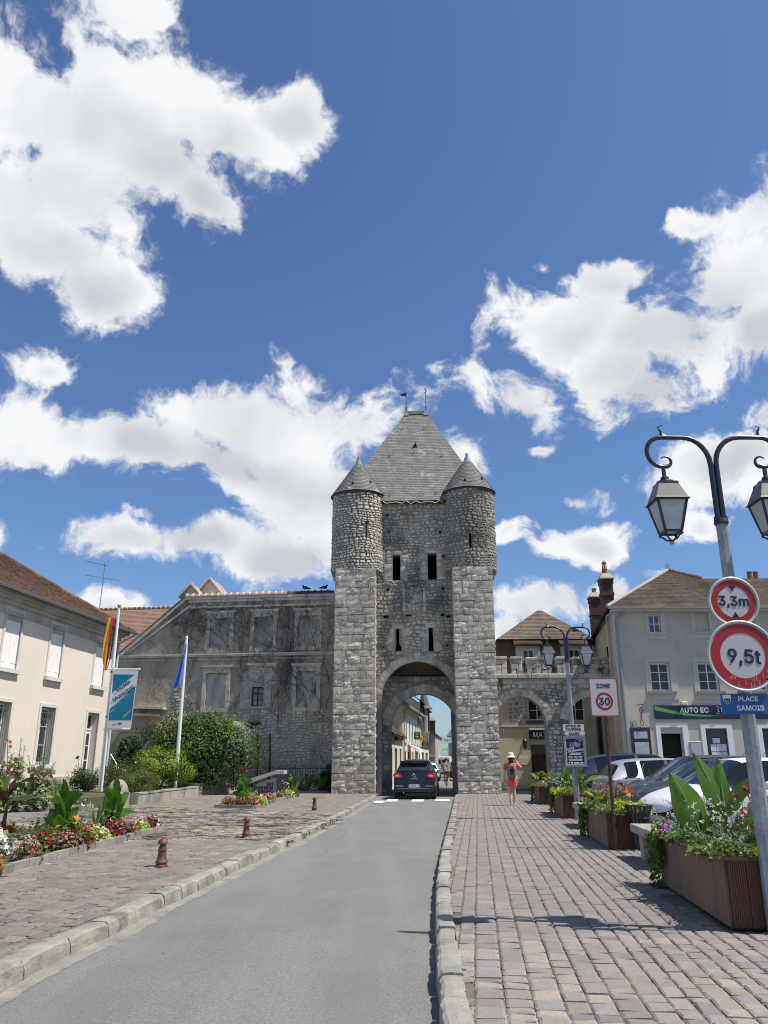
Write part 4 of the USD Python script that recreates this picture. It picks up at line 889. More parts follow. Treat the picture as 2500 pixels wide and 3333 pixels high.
for i, q in enumerate(gws):
    frame(mu, *q, (0.12, 0.13, 0.0, 0.11), whstone, 0.03)
    if i == 2:
        dr = window(mu, q[0] + .02, q[1] - .02, 2.75, q[3] - .02, 0.25, 1, 1, white_p, glass_m, .06, name='fanlight')
        window(mu, q[0] + .02, (q[0] + q[1]) / 2, q[2] + .05, 2.7, 0.25, 1, 3, white_p, glass_m, .09, name='door')
        window(mu, (q[0] + q[1]) / 2, q[1] - .02, q[2] + .05, 2.7, 0.25, 1, 3, white_p, glass_m, .09, name='door')
        obj('door_step', MB().box(q[0] - .1, -.3, .6, q[1] + .1, .3, q[2]), whstone, mu)
    else:
        window(mu, q[0] + .02, q[1] - .02, q[2] + .02, q[3] - .02, 0.24, 2, 3, white_p, glass_m, .07)
        obj('window_sill', MB().box(q[0] - .16, -0.12, 1.28, q[1] + .16, 0.35, 1.42).box(q[0] - .1, -0.04, 1.12, q[1] + .1, 0, 1.275), whstone, mu)
        g_ = MB()
        for z in (1.6, 2.98, 3.2): g_.box(q[0], .05, z, q[1], .065, z + .035)
        for k in range(8):
            x = q[0] + (q[1] - q[0]) * (k + .5) / 8; g_.tube([(x, .04, 1.44), (x, .04, 3.3)], .011, 5)
        obj('window_grille', g_, grille_m, mu)
obj('cornice', MB().box(X0, -0.36, 6.86, X1 + .36, 0.0, 6.98).box(X0, -0.22, 6.74, X1 + .22, 0, 6.855).box(X0, -0.1, 6.6, X1 + .1, 0, 6.735).box(X0, -0.05, 6.28, X1 + .05, 0, 6.34), corn_m, mu)
obj('frieze', MB().box(X0, -0.02, 6.34, X1 + .02, 0, 6.6), corn_m, mu)
E = [(X0 - .4, -0.55, 7.0), (5.2, -0.55, 7.0), (5.2, 10.5, 7.0), (X0 - .4, 10.5, 7.0)]; R_ = [(X0 - .4, 5.0, 10.5), (-0.35, 5.0, 10.5)]
obj('roof_deck', MB().add(E + R_, [(0, 1, 5, 4), (1, 2, 5), (2, 3, 4, 5), (3, 0, 4), (0, 3, 2, 1)]), wood_m, mu)
rt = tiles(E[0], E[1], R_[1], R_[0], 0.125, 0.19, rng, th=0.014, jit=.01); rt.merge(tiles(E[1], E[2], R_[1], R_[1], 0.125, 0.19, rng, th=0.014))
obj('roof', rt, brown_tile, mu)
hp = MB(); 
for k in range(20):
    t = k / 20; p = np.array(E[1]) * (1 - t) + np.array(R_[1]) * t; q = np.array(E[1]) * (1 - t - .05) + np.array(R_[1]) * (t + .05); obj('hip_tile', MB().tube([p + (0, 0, .02), q + (0, 0, .05)], (.1, .085), 7), brown_tile, mu)
for k in range(22):
    x = -0.5 - .4 * k; obj('ridge_tile', MB().tube([(x, 5, 10.52), (x + .37, 5, 10.53)], .12, 7), ridge_m, mu)
gt = MB(); t = np.linspace(math.pi, 2 * math.pi, 7)
v = [(x, -0.62 + .09 * math.cos(q), 7.0 + .09 * math.sin(q)) for x in (X0 - .4, 5.3) for q in t]
gt.add(v, [(i, i + 1, 8 + i, 7 + i) for i in range(6)])
v = [(x, -0.62 + .075 * math.cos(q), 7.0 + .075 * math.sin(q)) for x in (X0 - .4, 5.3) for q in t]; gt.add(v, [(7 + i, 8 + i, i + 1, i) for i in range(6)])
obj('gutter', gt, grey_zinc, mu)
obj('downpipe', MB().tube([(5.2, -.6, 6.92), (5.05, -.4, 6.75), (4.72, -.1, 6.5), (4.7, -.09, 6.2), (4.7, -.09, 0.6)], .05, 8), mat('pale_pipe', (0.5, 0.49, 0.46), 0.5), mu)
ch = obj('chimney', MB().bbox(0.9 - 1.2, 4.6, 10.1, 1.6 - 1.2, 5.4, 11.1, .02), mat('old_brick', (0.2, 0.11, 0.08), 0.9, (0.12, 0.08, 0.065), 3, fine=0.25, bump=.5, bscale=20), mu)

# ---- right-hand house with the driving-school shop
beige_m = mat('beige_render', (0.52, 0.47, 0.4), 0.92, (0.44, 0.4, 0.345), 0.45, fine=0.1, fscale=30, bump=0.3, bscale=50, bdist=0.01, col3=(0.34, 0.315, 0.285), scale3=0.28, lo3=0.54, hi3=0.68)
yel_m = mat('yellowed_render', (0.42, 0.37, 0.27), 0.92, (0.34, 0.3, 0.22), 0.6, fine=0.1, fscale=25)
surr_m = mat('cream_surround', (0.52, 0.49, 0.43), 0.9, (0.44, 0.41, 0.36), 1.5, fine=0.08)
brick_m = mat('chimney_brick', (0.10, 0.058, 0.05), 0.9, (0.065, 0.042, 0.038), 2.5, rnd=0.25, fine=0.2, bump=.4, bscale=30)
pot_m = mat('terracotta', (0.3, 0.12, 0.08), 0.8, (0.2, 0.09, 0.06), 4, fine=0.15)
rng = random.Random(81)
rh = thing('corner_house', 'three-storey beige corner house with mossy tiled roof and a driving-school shop front', 'house', (10.9, 36.5, 0), -1.5)
P = SG.box(-0.1, -0.2, 13, 8.3)
w2 = [(1.48, 2.02, 7.24, 8.08, 0), (3.62, 4.25, 7.27, 8.16, 1), (5.78, 6.4, 7.24, 8.08, 0), (8.0, 8.6, 7.24, 8.08, 0)]
w1 = [(1.3, 2.2, 4.58, 5.86), (3.48, 4.38, 4.58, 5.86), (5.66, 6.56, 4.58, 5.86), (7.9, 8.8, 4.58, 5.86)]
dr_ = [(1.5, 2.48, 0.12, 2.98), (3.49, 4.44, 0.12, 2.94), (6.0, 7.0, 0.12, 2.94)]
for q in w2 + w1 + dr_: P = P.difference(SG.box(q[0], q[2], q[1], q[3]))
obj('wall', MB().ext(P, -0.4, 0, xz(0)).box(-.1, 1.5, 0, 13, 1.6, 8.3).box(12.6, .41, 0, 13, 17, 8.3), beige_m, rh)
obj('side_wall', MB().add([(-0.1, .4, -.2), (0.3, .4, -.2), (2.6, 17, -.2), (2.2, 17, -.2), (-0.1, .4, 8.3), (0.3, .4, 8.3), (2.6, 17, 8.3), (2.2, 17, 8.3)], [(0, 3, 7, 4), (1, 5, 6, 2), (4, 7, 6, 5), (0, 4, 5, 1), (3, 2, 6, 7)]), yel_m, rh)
for k, (y0, z0, h) in enumerate(((2.2, 6.0, 1.0), (9.5, 5.6, 1.2), (6, 2.2, 1.5))):
    x = -0.1 + 2.3 * (y0 - .4) / 16.6
    obj('side_window', MB().beam((x - .02, y0, z0), (x + .09, y0 + .8, z0), .06, .08).beam((x - .02, y0, z0), (x - .02, y0, z0 + h), .06, .06, up=(0, 1, 0)).beam((x + .07, y0 + .8, z0), (x + .07, y0 + .8, z0 + h), .06, .06, up=(0, 1, 0)).add([(x - .012, y0, z0), (x + .098, y0 + .8, z0), (x + .098, y0 + .8, z0 + h), (x - .012, y0, z0 + h)], [(3, 2, 1, 0)]), dark_m, rh)
obj('corner_strip', MB().box(-0.12, -0.02, 0.1, 0.16, 0, 8.2), surr_m, rh)
for q in w2:
    frame(rh, q[0], q[1], q[2], q[3], (0.2, 0.22, 0.3, 0.08), surr_m, 0.02)
    obj('window_sill', MB().box(q[0] - .1, -.08, q[2] - .09, q[1] + .14, .1, q[2]), surr_m, rh)
    if q[4]:
        for k in range(5):
            w = (q[1] - q[0]) / 5; obj('shutter_plank', MB().bbox(q[0] + w * k + .003, .06, q[2], q[0] + w * (k + 1) - .003, .09, q[3], .004), mat('old_shutter', (0.5, 0.49, 0.44), 0.8, (0.4, 0.39, 0.35), 3, fine=0.15), rh)
    else: window(rh, q[0], q[1], q[2], q[3], 0.12, 2, 2, white_p, glass_sky, .05)
for q in w1:
    frame(rh, *q, (0.22, 0.3, 0.38, 0.24), surr_m, 0.025)
    obj('window_sill', MB().box(q[0] - .16, -.12, q[2] - .14, q[1] + .2, .1, q[2] - .02), mat('stone_sill', (0.25, 0.21, 0.16), 0.9, fine=.15), rh)
    window(rh, *q, 0.14, 2, 3, white_p, glass_m, .075)
for q in dr_: frame(rh, q[0], q[1], q[2], q[3], (0.2, 0.24, 0.0, 0.2), white_p, 0.03, name='door_surround')
obj('doorway_head', MB().box(1.5, .05, 2.72, 2.48, .15, 2.98).box(2.44, .05, .12, 2.48, .15, 2.72), surr_m, rh)
obj('door', MB().box(1.5, .5, .12, 2.48, .55, 2.75), dark_m, rh)
obj('shop_window', MB().box(3.49, .1, .5, 4.44, .14, 2.94), glass_m, rh)
paper_m = mat('paper', (0.62, 0.63, 0.66), 0.8)
for a, b, c_, d in ((3.8, 2.3, 4.12, 2.52), (3.68, 1.95, 3.92, 2.26), (3.94, 1.95, 4.14, 2.26), (4.16, 1.95, 4.38, 2.26), (3.94, 1.62, 4.14, 1.92), (4.16, 1.62, 4.38, 1.92), (4.16, 1.3, 4.38, 1.58), (3.7, 1.62, 3.92, 1.92)):
    obj('notice', MB().box(a, .085, b, c_, .1, d), paper_m, rh)
obj('door', MB().box(6.0, .1, .12, 7.0, .16, 2.94), mat('dark_green_paint', (0.03, 0.05, 0.04), 0.5), rh)
nb = obj('notice_board', MB().bbox(0.15, -.08, 0.9, 1.02, 0, 3.0, .02), mat('brown_black_paint', (0.035, 0.03, 0.032), 0.5), rh)
obj('notice_sheet', MB().box(.28, -.09, 1.0, .9, -.081, 2.35), mat('pale_blue_paper', (0.42, 0.46, 0.52), 0.7, (0.33, 0.36, 0.42), 6, fine=.15), nb)
obj('notice_sheet', MB().box(.28, -.09, 2.5, .88, -.081, 2.8), _mats['pale_blue_paper'], nb)
nb = obj('notice_board', MB().bbox(2.7, -.06, 1.2, 3.26, 0, 2.37, .015), grey_zinc, rh)
obj('notice_sheet', MB().box(2.76, -.068, 1.26, 3.2, -.061, 2.31), mat('grey_paper', (0.45, 0.44, 0.5), 0.6, (0.36, 0.35, 0.4), 7, fine=.1), nb)
navy_m = mat('navy_panel', (0.012, 0.024, 0.055), 0.4)
sg_ = obj('shop_sign', MB().box(1.31, -.07, 3.34, 6.4, -.005, 3.94), navy_m, rh)
obj('sign_lettering', facing(text('AUTO EC', 0.21), (3.08, -.071, 3.73), 1.0), white_p, sg_)
obj('sign_lettering', facing(text('OLE', 0.21), (4.4, -.071, 3.73), 1.0), white_p, sg_)
sw = [(1.32 + 2.9 * t, 3.82 - 0.42 * math.sin(t * 1.65) + .1 * t * t) for t in np.linspace(0, 1, 24)]
wd = [0.15 * (1 - t) ** 1.2 + .035 for t in np.linspace(0, 1, 24)]
obj('sign_swoosh', MB().add([(x, -.0725, z + w / 2) for (x, z), w in zip(sw, wd)] + [(x, -.0725, z - w / 2) for (x, z), w in zip(sw, wd)], [(i, 24 + i, 25 + i, i + 1) for i in range(23)]), mat('sign_green', (0.09, 0.36, 0.06), 0.4), sg_)
obj('sign_wheel', MB().tube([(4.12 + .15 * math.cos(q), -.085, 3.71 + .15 * math.sin(q)) for q in np.linspace(0, 6.283, 25)], .03, 6), iron_m, sg_)
obj('sign_light', MB().bbox(2.5, -.25, 3.96, 2.78, -.02, 4.1, .03), mat('yellowed_plastic', (0.62, 0.55, 0.36), 0.5), rh)
ib = MB()
for s in (-1, 1): ib.tube([(.68 + s * .02 + .05 * s * math.sin(k * .9), -.12 - .03 * math.cos(k * .8), 3.05 + .075 * k) for k in range(12)], .014, 5)
ib.tube([(.55, -.1, 3.95), (.8, -.15, 3.98), (.78, -.15, 3.88)], .02, 5)
obj('iron_bracket', ib, iron_m, rh)
obj('wall_ring', MB().tube([(.36 + .09 * math.cos(q), -.04, 3.14 + .09 * math.sin(q)) for q in np.linspace(0, 6.283, 17)], .014, 5).tube([(0.0, -.05, 3.38), (.3, -.1, 3.46)], .012, 5), grey_zinc, rh)
obj('downpipe', MB().tube([(.32, -.4, 8.3), (.28, -.2, 8.1), (.0, -.09, 7.9), (-.02, -.08, 7.6), (-.02, -.08, .1)], .05, 8), grey_zinc, rh)
obj('gutter', MB().beam((-.45, -.45, 8.33), (13, -.45, 8.33), .13, .1), grey_zinc, rh)
obj('eaves', MB().box(-.3, -.4, 8.2, 13, 0, 8.28).box(-.1, -.1, 8.28, 13, 1.6, 8.32), surr_m, rh)
el = -.4; z0 = 8.38; AP = (4.0, 4.0, 11.13)
pl = lambda y: z0 + (y - el) * .625
parts = [((-.45, el, z0), (4, el, z0), AP, AP), ((4, el, z0), (5.3, el, z0), (5.3, 2.9, pl(2.9)), AP), ((5.3, el, z0), (13, el, z0), (13, 2.9, pl(2.9)), (5.3, 2.9, pl(2.9)))]
rt = MB()
for q in parts: rt.merge(tiles(*q, 0.12, 0.2, rng, th=.014, jit=.012))
rt.merge(tiles((2.0, 17, z0), (-.45, el, z0), AP, (5, 17, 11.13), 0.14, 0.24, rng))
obj('roof', rt, moss_tile, rh)
dk = MB()
for q in parts: dk.add([np.array(p) - (0, 0, .02) for p in q], [(0, 1, 2, 3)])
dk.add([(2.0, 17, z0 - .02), (-.45, el, z0 - .02), np.array(AP) - (0, 0, .02), (5, 17, 11.1)], [(0, 1, 2, 3)]).add([np.array(AP) - (0, 0, .03), (5, 17, 11.1), (13, 17, 8), (13, 4, 8)], [(0, 3, 2, 1)]).add([(5.3, 2.9, pl(2.9) - .02), (13, 2.9, pl(2.9) - .02), (13, 6, 8), (5.3, 6, 8)], [(0, 1, 2, 3)])
obj('roof_deck', dk, wood_m, rh)
obj('verge', MB().tube([(-.5, el - .05, z0 + .03), tuple(np.array(AP) + (0, 0, .05))], .085, 7), mat('grey_hip', (0.33, 0.31, 0.27), 0.9, fine=.15), rh)
for k in range(15):
    t = k / 15; p, q = np.array(AP), np.array((5.3, 2.9, pl(2.9))); obj('hip_tile', MB().tube([p + (q - p) * t + (0, 0, .03), p + (q - p) * (t + .075) + (0, 0, .05)], .085, 7), moss_tile, rh)
obj('ridge_vent', MB().add([(3.9, 3.9, 11.1), (4.12, 3.9, 11.1), (4.12, 4.1, 11.1), (3.9, 4.1, 11.1), (3.94, 3.95, 11.5), (4.08, 3.95, 11.5), (4.08, 4.05, 11.5), (3.94, 4.05, 11.5)], [(0, 1, 5, 4), (1, 2, 6, 5), (2, 3, 7, 6), (3, 0, 4, 7), (4, 5, 6, 7)]), lead_m, rh)
def chimney(parent, x, y, zb, zt, w, d, zpot, npot=1, tall=True):
    p = newpath(parent, 'chimney'); UsdGeom.Xform.Define(stage, p)
    st = MB(); h = 0.085; z = zb; k = 0
    obj('chimney_core', MB().box(x - w / 2 + .01, y - d / 2 + .01, zb, x + w / 2 - .01, y + d / 2 - .01, zt), mat('brick_joint', (0.16, 0.13, 0.11), .95), p)
    while z < zt - .04:
        gr = 0.035 if (zt - z < .3 or abs(z - (zb + .62 * (zt - zb))) < .07) else 0.0
        n = 3; 
        for side in range(2):
            for i in range(n):
                a0, a1 = -w / 2 - gr + (w + 2 * gr) * i / n, -w / 2 - gr + (w + 2 * gr) * (i + 1) / n
                if side == 0: st.box(x + a0 + .004, y - d / 2 - gr, z + .004, x + a1 - .004, y - d / 2 + .05, z + h - .004)
                else:
                    b0, b1 = -d / 2 - gr + .052 + (d + 2 * gr - .052) * i / n, -d / 2 - gr + .052 + (d + 2 * gr - .052) * (i + 1) / n
                    st.box(x - w / 2 - gr, y + b0 + .004, z + .004, x - w / 2 + .05, y + b1 - .004, z + h - .004); st.box(x + w / 2 - .05, y + b0 + .004, z + .004, x + w / 2 + gr, y + b1 - .004, z + h - .004)
        z += h
    obj('bricks', st, brick_m, p, kind='stuff')
    W, D = w / 2 + .09, d / 2 + .09
    obj('chimney_cap', MB().box(x - W, y - D, zt, x + W, y + D, zt + .05).add([(x - W, y - D, zt + .05), (x + W, y - D, zt + .05), (x + W, y + D, zt + .05), (x - W, y + D, zt + .05), (x - .18, y - .18, zt + .33), (x + .18, y - .18, zt + .33), (x + .18, y + .18, zt + .33), (x - .18, y + .18, zt + .33)], [(0, 1, 5, 4), (1, 2, 6, 5), (2, 3, 7, 6), (3, 0, 4, 7), (4, 5, 6, 7)]), mat('chimney_cement', (0.36, 0.32, 0.25), .9, fine=.2), p)
    for i in range(npot):
        px = x + (i - (npot - 1) / 2) * .32
        obj('chimney_pot', MB().lathe([(.14, zt + .3), (.13, zpot - .05), (.15, zpot - .04), (.14, zpot), (.1, zpot), (.1, zt + .35)], 12, (px, y, 0)), pot_m, p)
        if tall:
            c_ = MB()
            for q in range(4): c_.box(px + .09 * math.cos(q * 1.57) - .02, y + .09 * math.sin(q * 1.57) - .02, zpot, px + .09 * math.cos(q * 1.57) + .02, y + .09 * math.sin(q * 1.57) + .02, zpot + .28)
            c_.lathe([(.12, zpot + .28), (.13, zpot + .31), (.03, zpot + .42), (0, zpot + .46)], 10, (px, y, 0)); obj('pot_cowl', c_, pot_m, p)
chimney(rh, .42, 3.0, 8.2, 10.42, .56, .6, 11.02); chimney(rh, 1.36, 9.4, 8.0, 10.75, .62, .62, 11.35, tall=False); chimney(rh, 8.4, 4.0, 9.5, 10.3, .75, .6, 11.05, 2, False)

# ---- crenellated wall with two arches between tower and corner house
aw = thing('arcade_wall', 'old stone wall with battlements and two round arches, right of the gate tower', 'wall', (5.432, 38.915, 0), -2.7)
B1, B2 = arch_poly(1.12, 1.21, 3.32, -0.3), arch_poly(4.6, 1.2, 3.3, -0.3)
P = SG.box(-0.15, -0.2, 6.0, 5.4).difference(B1).difference(B2)
obj('wall', MB().ext(P, -0.7, 0, xz(0)), core_m, aw)
awst = mat('arcade_stone', (0.5, 0.465, 0.39), .92, (0.34, 0.315, 0.265), 2.2, rnd=.22, fine=.2, fscale=35, bump=.8, bscale=22, bdist=.03, col3=(0.12, 0.11, 0.095), scale3=.6, lo3=.55, hi3=.68)
rng = random.Random(91); kp = prep(P.difference(arch_poly(1.12, 1.56, 3.32, 3.2)).difference(arch_poly(4.6, 1.55, 3.3, 3.2)).buffer(-.01)); cnt = 0
rest = MB()
for a0, a1, b0, b1 in courses(-.1, 5.95, .1, 5.1, .17, .27, rng, gap=.02, hj=.35, wj=.5):
    if kp.contains(SG.box(a0, b0, a1, b1)):
        v, f = pillow(xz(0), a0, a1, b0, b1, rng.uniform(.012, .04), rng, cut=.2); cnt += 1
        if cnt < 230: obj('stone', (v, f), awst, aw)
        else: rest.add(v, f)
obj('stones', rest, awst, aw, kind='stuff')
def ring2(parent, cx, zc, r0, r1, n, a_lo, a_hi):
    for i in range(n):
        t0, t1 = a_lo + (a_hi - a_lo) * i / n, a_lo + (a_hi - a_lo) * (i + 1) / n
        fn = lambda a, b, d: (cx + b * math.cos(a), -d, zc + b * math.sin(a))
        v, f = block(fn, t1 - .008, t0 + .008, r0, r1 * rng.uniform(.96, 1.04), .025, .012, rng, 3, 3, seed=i * 2.3 + cx); obj('voussoir', (v, f), awst, parent)
ring2(aw, 1.12, 3.32, 1.21, 1.56, 14, .05, math.pi - .25); ring2(aw, 4.6, 3.3, 1.2, 1.55, 14, .1, math.pi - .1)
for a0, a1, b0, b1 in courses(-.1, 5.95, 5.12, 5.38, .26, .75, rng, gap=.015, hj=0, wj=.3): v, f = block(xz(0), a0, a1, 5.12, 5.38, .03, .01, rng, 4, 3); obj('frieze_stone', (v, f), awst, aw)
for a0, a1, b0, b1 in courses(-.1, 5.95, 5.39, 5.6, .21, .9, rng, gap=.015, hj=0, wj=.3): obj('cornice_stone', MB().bbox(a0, -.16, 5.39, a1, .72, 5.6 + rng.uniform(-.01, .01), .04), awst, aw)
for k in range(8): v, f = block(xz(0), .5 + .62 * k, .72 + .62 * k, 4.92, 5.11, .06, .012, rng, 3, 3); obj('corbel', (v, f), awst, aw)
for a, b, t in ((.05, .6, 6.45), (.8, 1.34, 6.44), (1.55, 2.05, 6.41), (2.3, 2.78, 6.42), (3.02, 3.6, 6.43), (3.78, 4.35, 6.41), (4.5, 5.05, 6.4), (5.21, 5.85, 6.39)):
    m_ = newpath(aw, 'merlon'); UsdGeom.Xform.Define(stage, m_)
    for a0, a1, b0, b1 in courses(a, b, 5.6, t - .14, .23, .3, rng, gap=.012, hj=.1, wj=.2): obj('stone', MB().bbox(a0, 0.0 + rng.uniform(-.02, .01), b0, a1, .5, b1, .025), awst, m_)
    obj('coping_stone', MB().bbox(a - .03, -.04, t - .135, b + .03, .54, t, .04), awst, m_)

# ---- house behind the arcade, with the shop
pale_y = mat('pale_yellow_render', (0.55, 0.5, 0.36), .9, (0.5, 0.455, 0.33), .8, fine=.06, fscale=25)
bh = thing('mansard_house', 'house with brown hipped roof, dormers and cream shop front, behind the arcade wall', 'house', (5.852, 45.70, 0), -2.7)
P = SG.box(-.6, -.2, 6.0, 6.4).difference(SG.box(2.3, 3.74, 3.3, 4.85)).difference(SG.box(4.45, 3.7, 5.45, 4.95)).difference(SG.box(2.35, 0, 3.3, 2.4))
obj('wall', MB().ext(P, -.3, 0, xz(0)).box(-.6, .31, 0, 6.0, 3.6, 6.3), surr_m, bh)
obj('shop_wall', MB().ext(SG.box(-.6, .12, 4.2, 3.36).difference(SG.box(2.3, 0, 3.35, 2.45)), 0, .06, xz(0)), pale_y, bh)
obj('shop_fascia', MB().box(-.6, -.14, 3.37, 4.2, 0, 3.5), whstone, bh)
obj('plinth', MB().box(-.6, -.2, .1, 2.25, -.065, .3), corn_m, bh)
rs = MB(); rng = random.Random(95)
for a0, a1, b0, b1 in courses(1.15, 2.28, 3.52, 6.2, .24, .28, rng, gap=.05, hj=.35, wj=.5): v, f = pillow(xz(0), a0, a1, b0, b1, .025, rng, cut=.3); obj('stone', (v, f), mat('flat_rubble', (.3, .28, .25), .9, (.22, .21, .19), 2, rnd=.25, fine=.15), bh)
window(bh, 2.3, 3.3, 3.74, 4.85, .12, 2, 2, white_p, glass_m, .06); window(bh, 4.45, 5.45, 3.7, 4.95, .12, 2, 2, white_p, glass_m, .06)
obj('window_box', MB().box(2.2, -.15, 3.6, 3.4, 0, 3.73), mat('green_paint', (.03, .09, .07), .6), bh)
s_ = obj('shop_sign', MB().box(2.26, -.14, 2.72, 3.9, -.065, 3.18), mat('black_panel', (.008, .008, .01), .35), bh)
obj('sign_lettering', facing(text('MAT', .26), (2.86, -.142, 2.95)), white_p, s_)
obj('sign_light', MB().box(2.3, -.2, 3.22, 3.9, -.07, 3.3), white_p, bh)
obj('roller_shutter', MB().box(2.35, .02, 1.9, 3.3, .08, 2.4).box(2.35, .01, 2.0, 3.3, .02, 2.05).box(2.35, .01, 2.15, 3.3, .02, 2.2), mat('shutter_grey', (.09, .1, .09), .6), bh)
obj('door', MB().box(2.35, .2, 0, 3.3, .25, 1.9), mat('red_brown_door', (.12, .045, .03), .6, (.03, .02, .02), 2), bh)
obj('wall_lantern', MB().box(1.93, -.5, 2.42, 2.0, -.06, 2.48).lathe([(.05, 2.2), (.1, 2.3), (.13, 2.62), (.05, 2.72), (0, 2.74)], 8, (1.96, -.45, 0)), iron_m, bh)
obj('bracket_arm', MB().tube([(.8, -.06, 3.3), (.86, -.3, 3.15), (.8, -.35, 2.95), (.74, -.2, 2.9)], .02, 5), grey_zinc, bh)
obj('price_board', MB().box(1.5, -.1, 1.35, 2.15, -.063, 1.75), whstone, bh)
EV = [(.7, -.1, 8.25), (6.35, -.1, 8.25), (6.35, 3.6, 8.25), (.7, 3.6, 8.25)]
obj('roof_deck', MB().add(EV + [(3.45, 1.8, 10.28), (3.65, 1.8, 10.28)], [(0, 1, 5, 4), (1, 2, 5), (2, 3, 4, 5), (3, 0, 4), (3, 2, 1, 0)]), wood_m, bh)
rt = tiles((.7, -.1, 8.27), (6.35, -.1, 8.27), (3.65, 1.8, 10.3), (3.45, 1.8, 10.3), .13, .2, rng); rt.merge(tiles((.7, 3.6, 8.27), (.7, -.1, 8.27), (3.45, 1.8, 10.3), (3.45, 1.8, 10.3), .13, .2, rng)); rt.merge(tiles((-.6, -.25, 6.3), (6.2, -.25, 6.3), (6.2, .35, 8.2), (.2, .35, 8.2), .13, .2, rng))
obj('roof', rt, moss_tile, bh)
obj('mansard_deck', MB().add([(-.6, -.2, 6.3), (6.2, -.2, 6.3), (6.2, .4, 8.2), (.2, .4, 8.2), (.2, 3.6, 8.2), (-.6, 3.6, 6.3)], [(0, 1, 2, 3), (0, 3, 4, 5)]), wood_m, bh)
for a, b in ((1.75, 3.1), (4.35, 5.7)):
    d_ = newpath(bh, 'dormer'); UsdGeom.Xform.Define(stage, d_)
    obj('dormer_front', MB().ext(SG.box(a, 6.3, b, 7.95).difference(SG.box(a + .35, 6.5, b - .35, 7.65)), -.8, 0, xz(-.42)), whstone, d_)
    window(d_, a + .35, b - .35, 6.5, 7.65, -.38, 2, 2, white_p, glass_m, .06)
    obj('dormer_roof', tiles((a - .15, -.75, 7.9), (b + .15, -.75, 7.9), (b + .1, .3, 8.35), (a - .1, .3, 8.35), .13, .2, rng).box(a - .12, -.72, 7.84, b + .12, .3, 7.9), moss_tile, d_)

# ---------------------------------------------------------------- the street seen through the gate
c_cream = mat('street_cream', (0.62, 0.57, 0.45), .9, (0.54, 0.49, 0.39), .6, fine=.06)
c_pale = mat('street_pale', (0.6, 0.57, 0.5), .9, (0.5, 0.47, 0.41), .6, fine=.06)
c_grey = mat('street_grey', (0.36, 0.34, 0.3), .95, (0.26, 0.245, 0.215), .6, fine=.12)
slate_far = mat('far_slate', (0.11, 0.115, 0.12), .7, (0.08, 0.083, 0.088), .8, rnd=.15, fine=.15)
def frow(t, y=0.0):
    a = rad(7.4); return (0.13 + t * math.sin(a) - y * math.cos(a), 46 + t * math.cos(a) + y * math.sin(a))
SR = 90 - 7.4
rng = random.Random(101)
def shutters(p, x0, x1, z0, z1, m):
    w = (x1 - x0) * .5
    for a in (x0 - w, x1): obj('shutter', MB().box(a + .02, -.05, z0, a + w - .02, 0, z1), m, p)
# low house with a sloping roof
h0 = thing('low_cream_house', 'low cream house with steep lean-to brown roof, first on the left beyond the gate', 'house', (*frow(0.6), 0), SR)
P = SG.box(0, -.2, 7.9, 3.1).difference(SG.box(1.2, .1, 2.1, 2.3)).difference(SG.box(3.4, .9, 4.6, 2.3)).difference(SG.box(6.2, .1, 7.0, 2.3))
obj('wall', MB().ext(P, -.3, 0, xz(0)).box(0, .31, -.2, .3, 5, 3.0), c_cream, h0)
for q in ((1.2, 2.1, .1, 2.3), (3.4, 4.6, .9, 2.3), (6.2, 7.0, .1, 2.3)):
    frame(h0, *q, (.1, .1, 0, .1), whstone, .02); window(h0, *q, .1, 2, 2, wood_m, glass_m)
obj('roof', tiles((-.1, -.3, 3.05), (8.0, -.3, 3.05), (8.0, 3.2, 6.0), (-.1, 3.2, 6.0), .16, .22, rng).box(-.1, -.28, 2.98, 8, -.1, 3.04), brown_tile, h0)
# two-storey cream house
h1 = thing('cream_street_house', 'two-storey sunlit cream house with row of tall shuttered upper windows, seen through the gate', 'house', (*frow(8.6), 0), SR)
wins = [(1.6 + 2.3 * k, 2.5 + 2.3 * k, 2.9, 4.6) for k in range(6)]; shops = [(1.0, 2.0, .1, 2.2), (3.4, 5.4, .6, 2.2), (6.6, 7.6, .1, 2.2), (9, 11.5, .6, 2.2), (12.5, 13.4, .1, 2.2)]
P = SG.box(0, -.2, 14.3, 5.2)
for q in wins + shops: P = P.difference(SG.box(q[0], q[2], q[1], q[3]))
obj('wall', MB().ext(P, -.3, 0, xz(0)), c_cream, h1)
obj('gable_wall', MB().ext(SG.Polygon([(.31, -.2), (8, -.2), (8, 5.2), (4.2, 8.2), (.31, 5.3)]), 0, .3, lambda a, b, d: (d, a, b)), c_pale, h1)
for q in wins:
    frame(h1, *q, (.08, .08, .08, .08), whstone, .02); window(h1, *q, .12, 2, 3, white_p, glass_m); shutters(h1, *q, white_p)
    obj('window_sill', MB().box(q[0] - .1, -.1, q[2] - .16, q[1] + .1, 0, q[2] - .085), whstone, h1)
for q in shops: frame(h1, *q, (.1, .1, 0, .1), whstone, .02); window(h1, *q, .12, 2, 2, wood_m, glass_m)
obj('shop_awning', MB().add([(3.2, -.02, 2.7), (5.6, -.02, 2.7), (5.6, -.9, 2.35), (3.2, -.9, 2.35), (5.6, -.9, 2.2), (3.2, -.9, 2.2)], [(0, 1, 2, 3), (3, 2, 4, 5)]), white_p, h1)
obj('shop_fascia', MB().box(8.8, -.08, 2.3, 11.7, 0, 2.65), mat('pale_blue_panel', (.45, .55, .62), .5), h1)
obj('roof', tiles((-.2, -.45, 5.15), (14.4, -.45, 5.15), (14.4, 4, 8.3), (-.2, 4, 8.3), .2, .26, rng), brown_tile, h1)
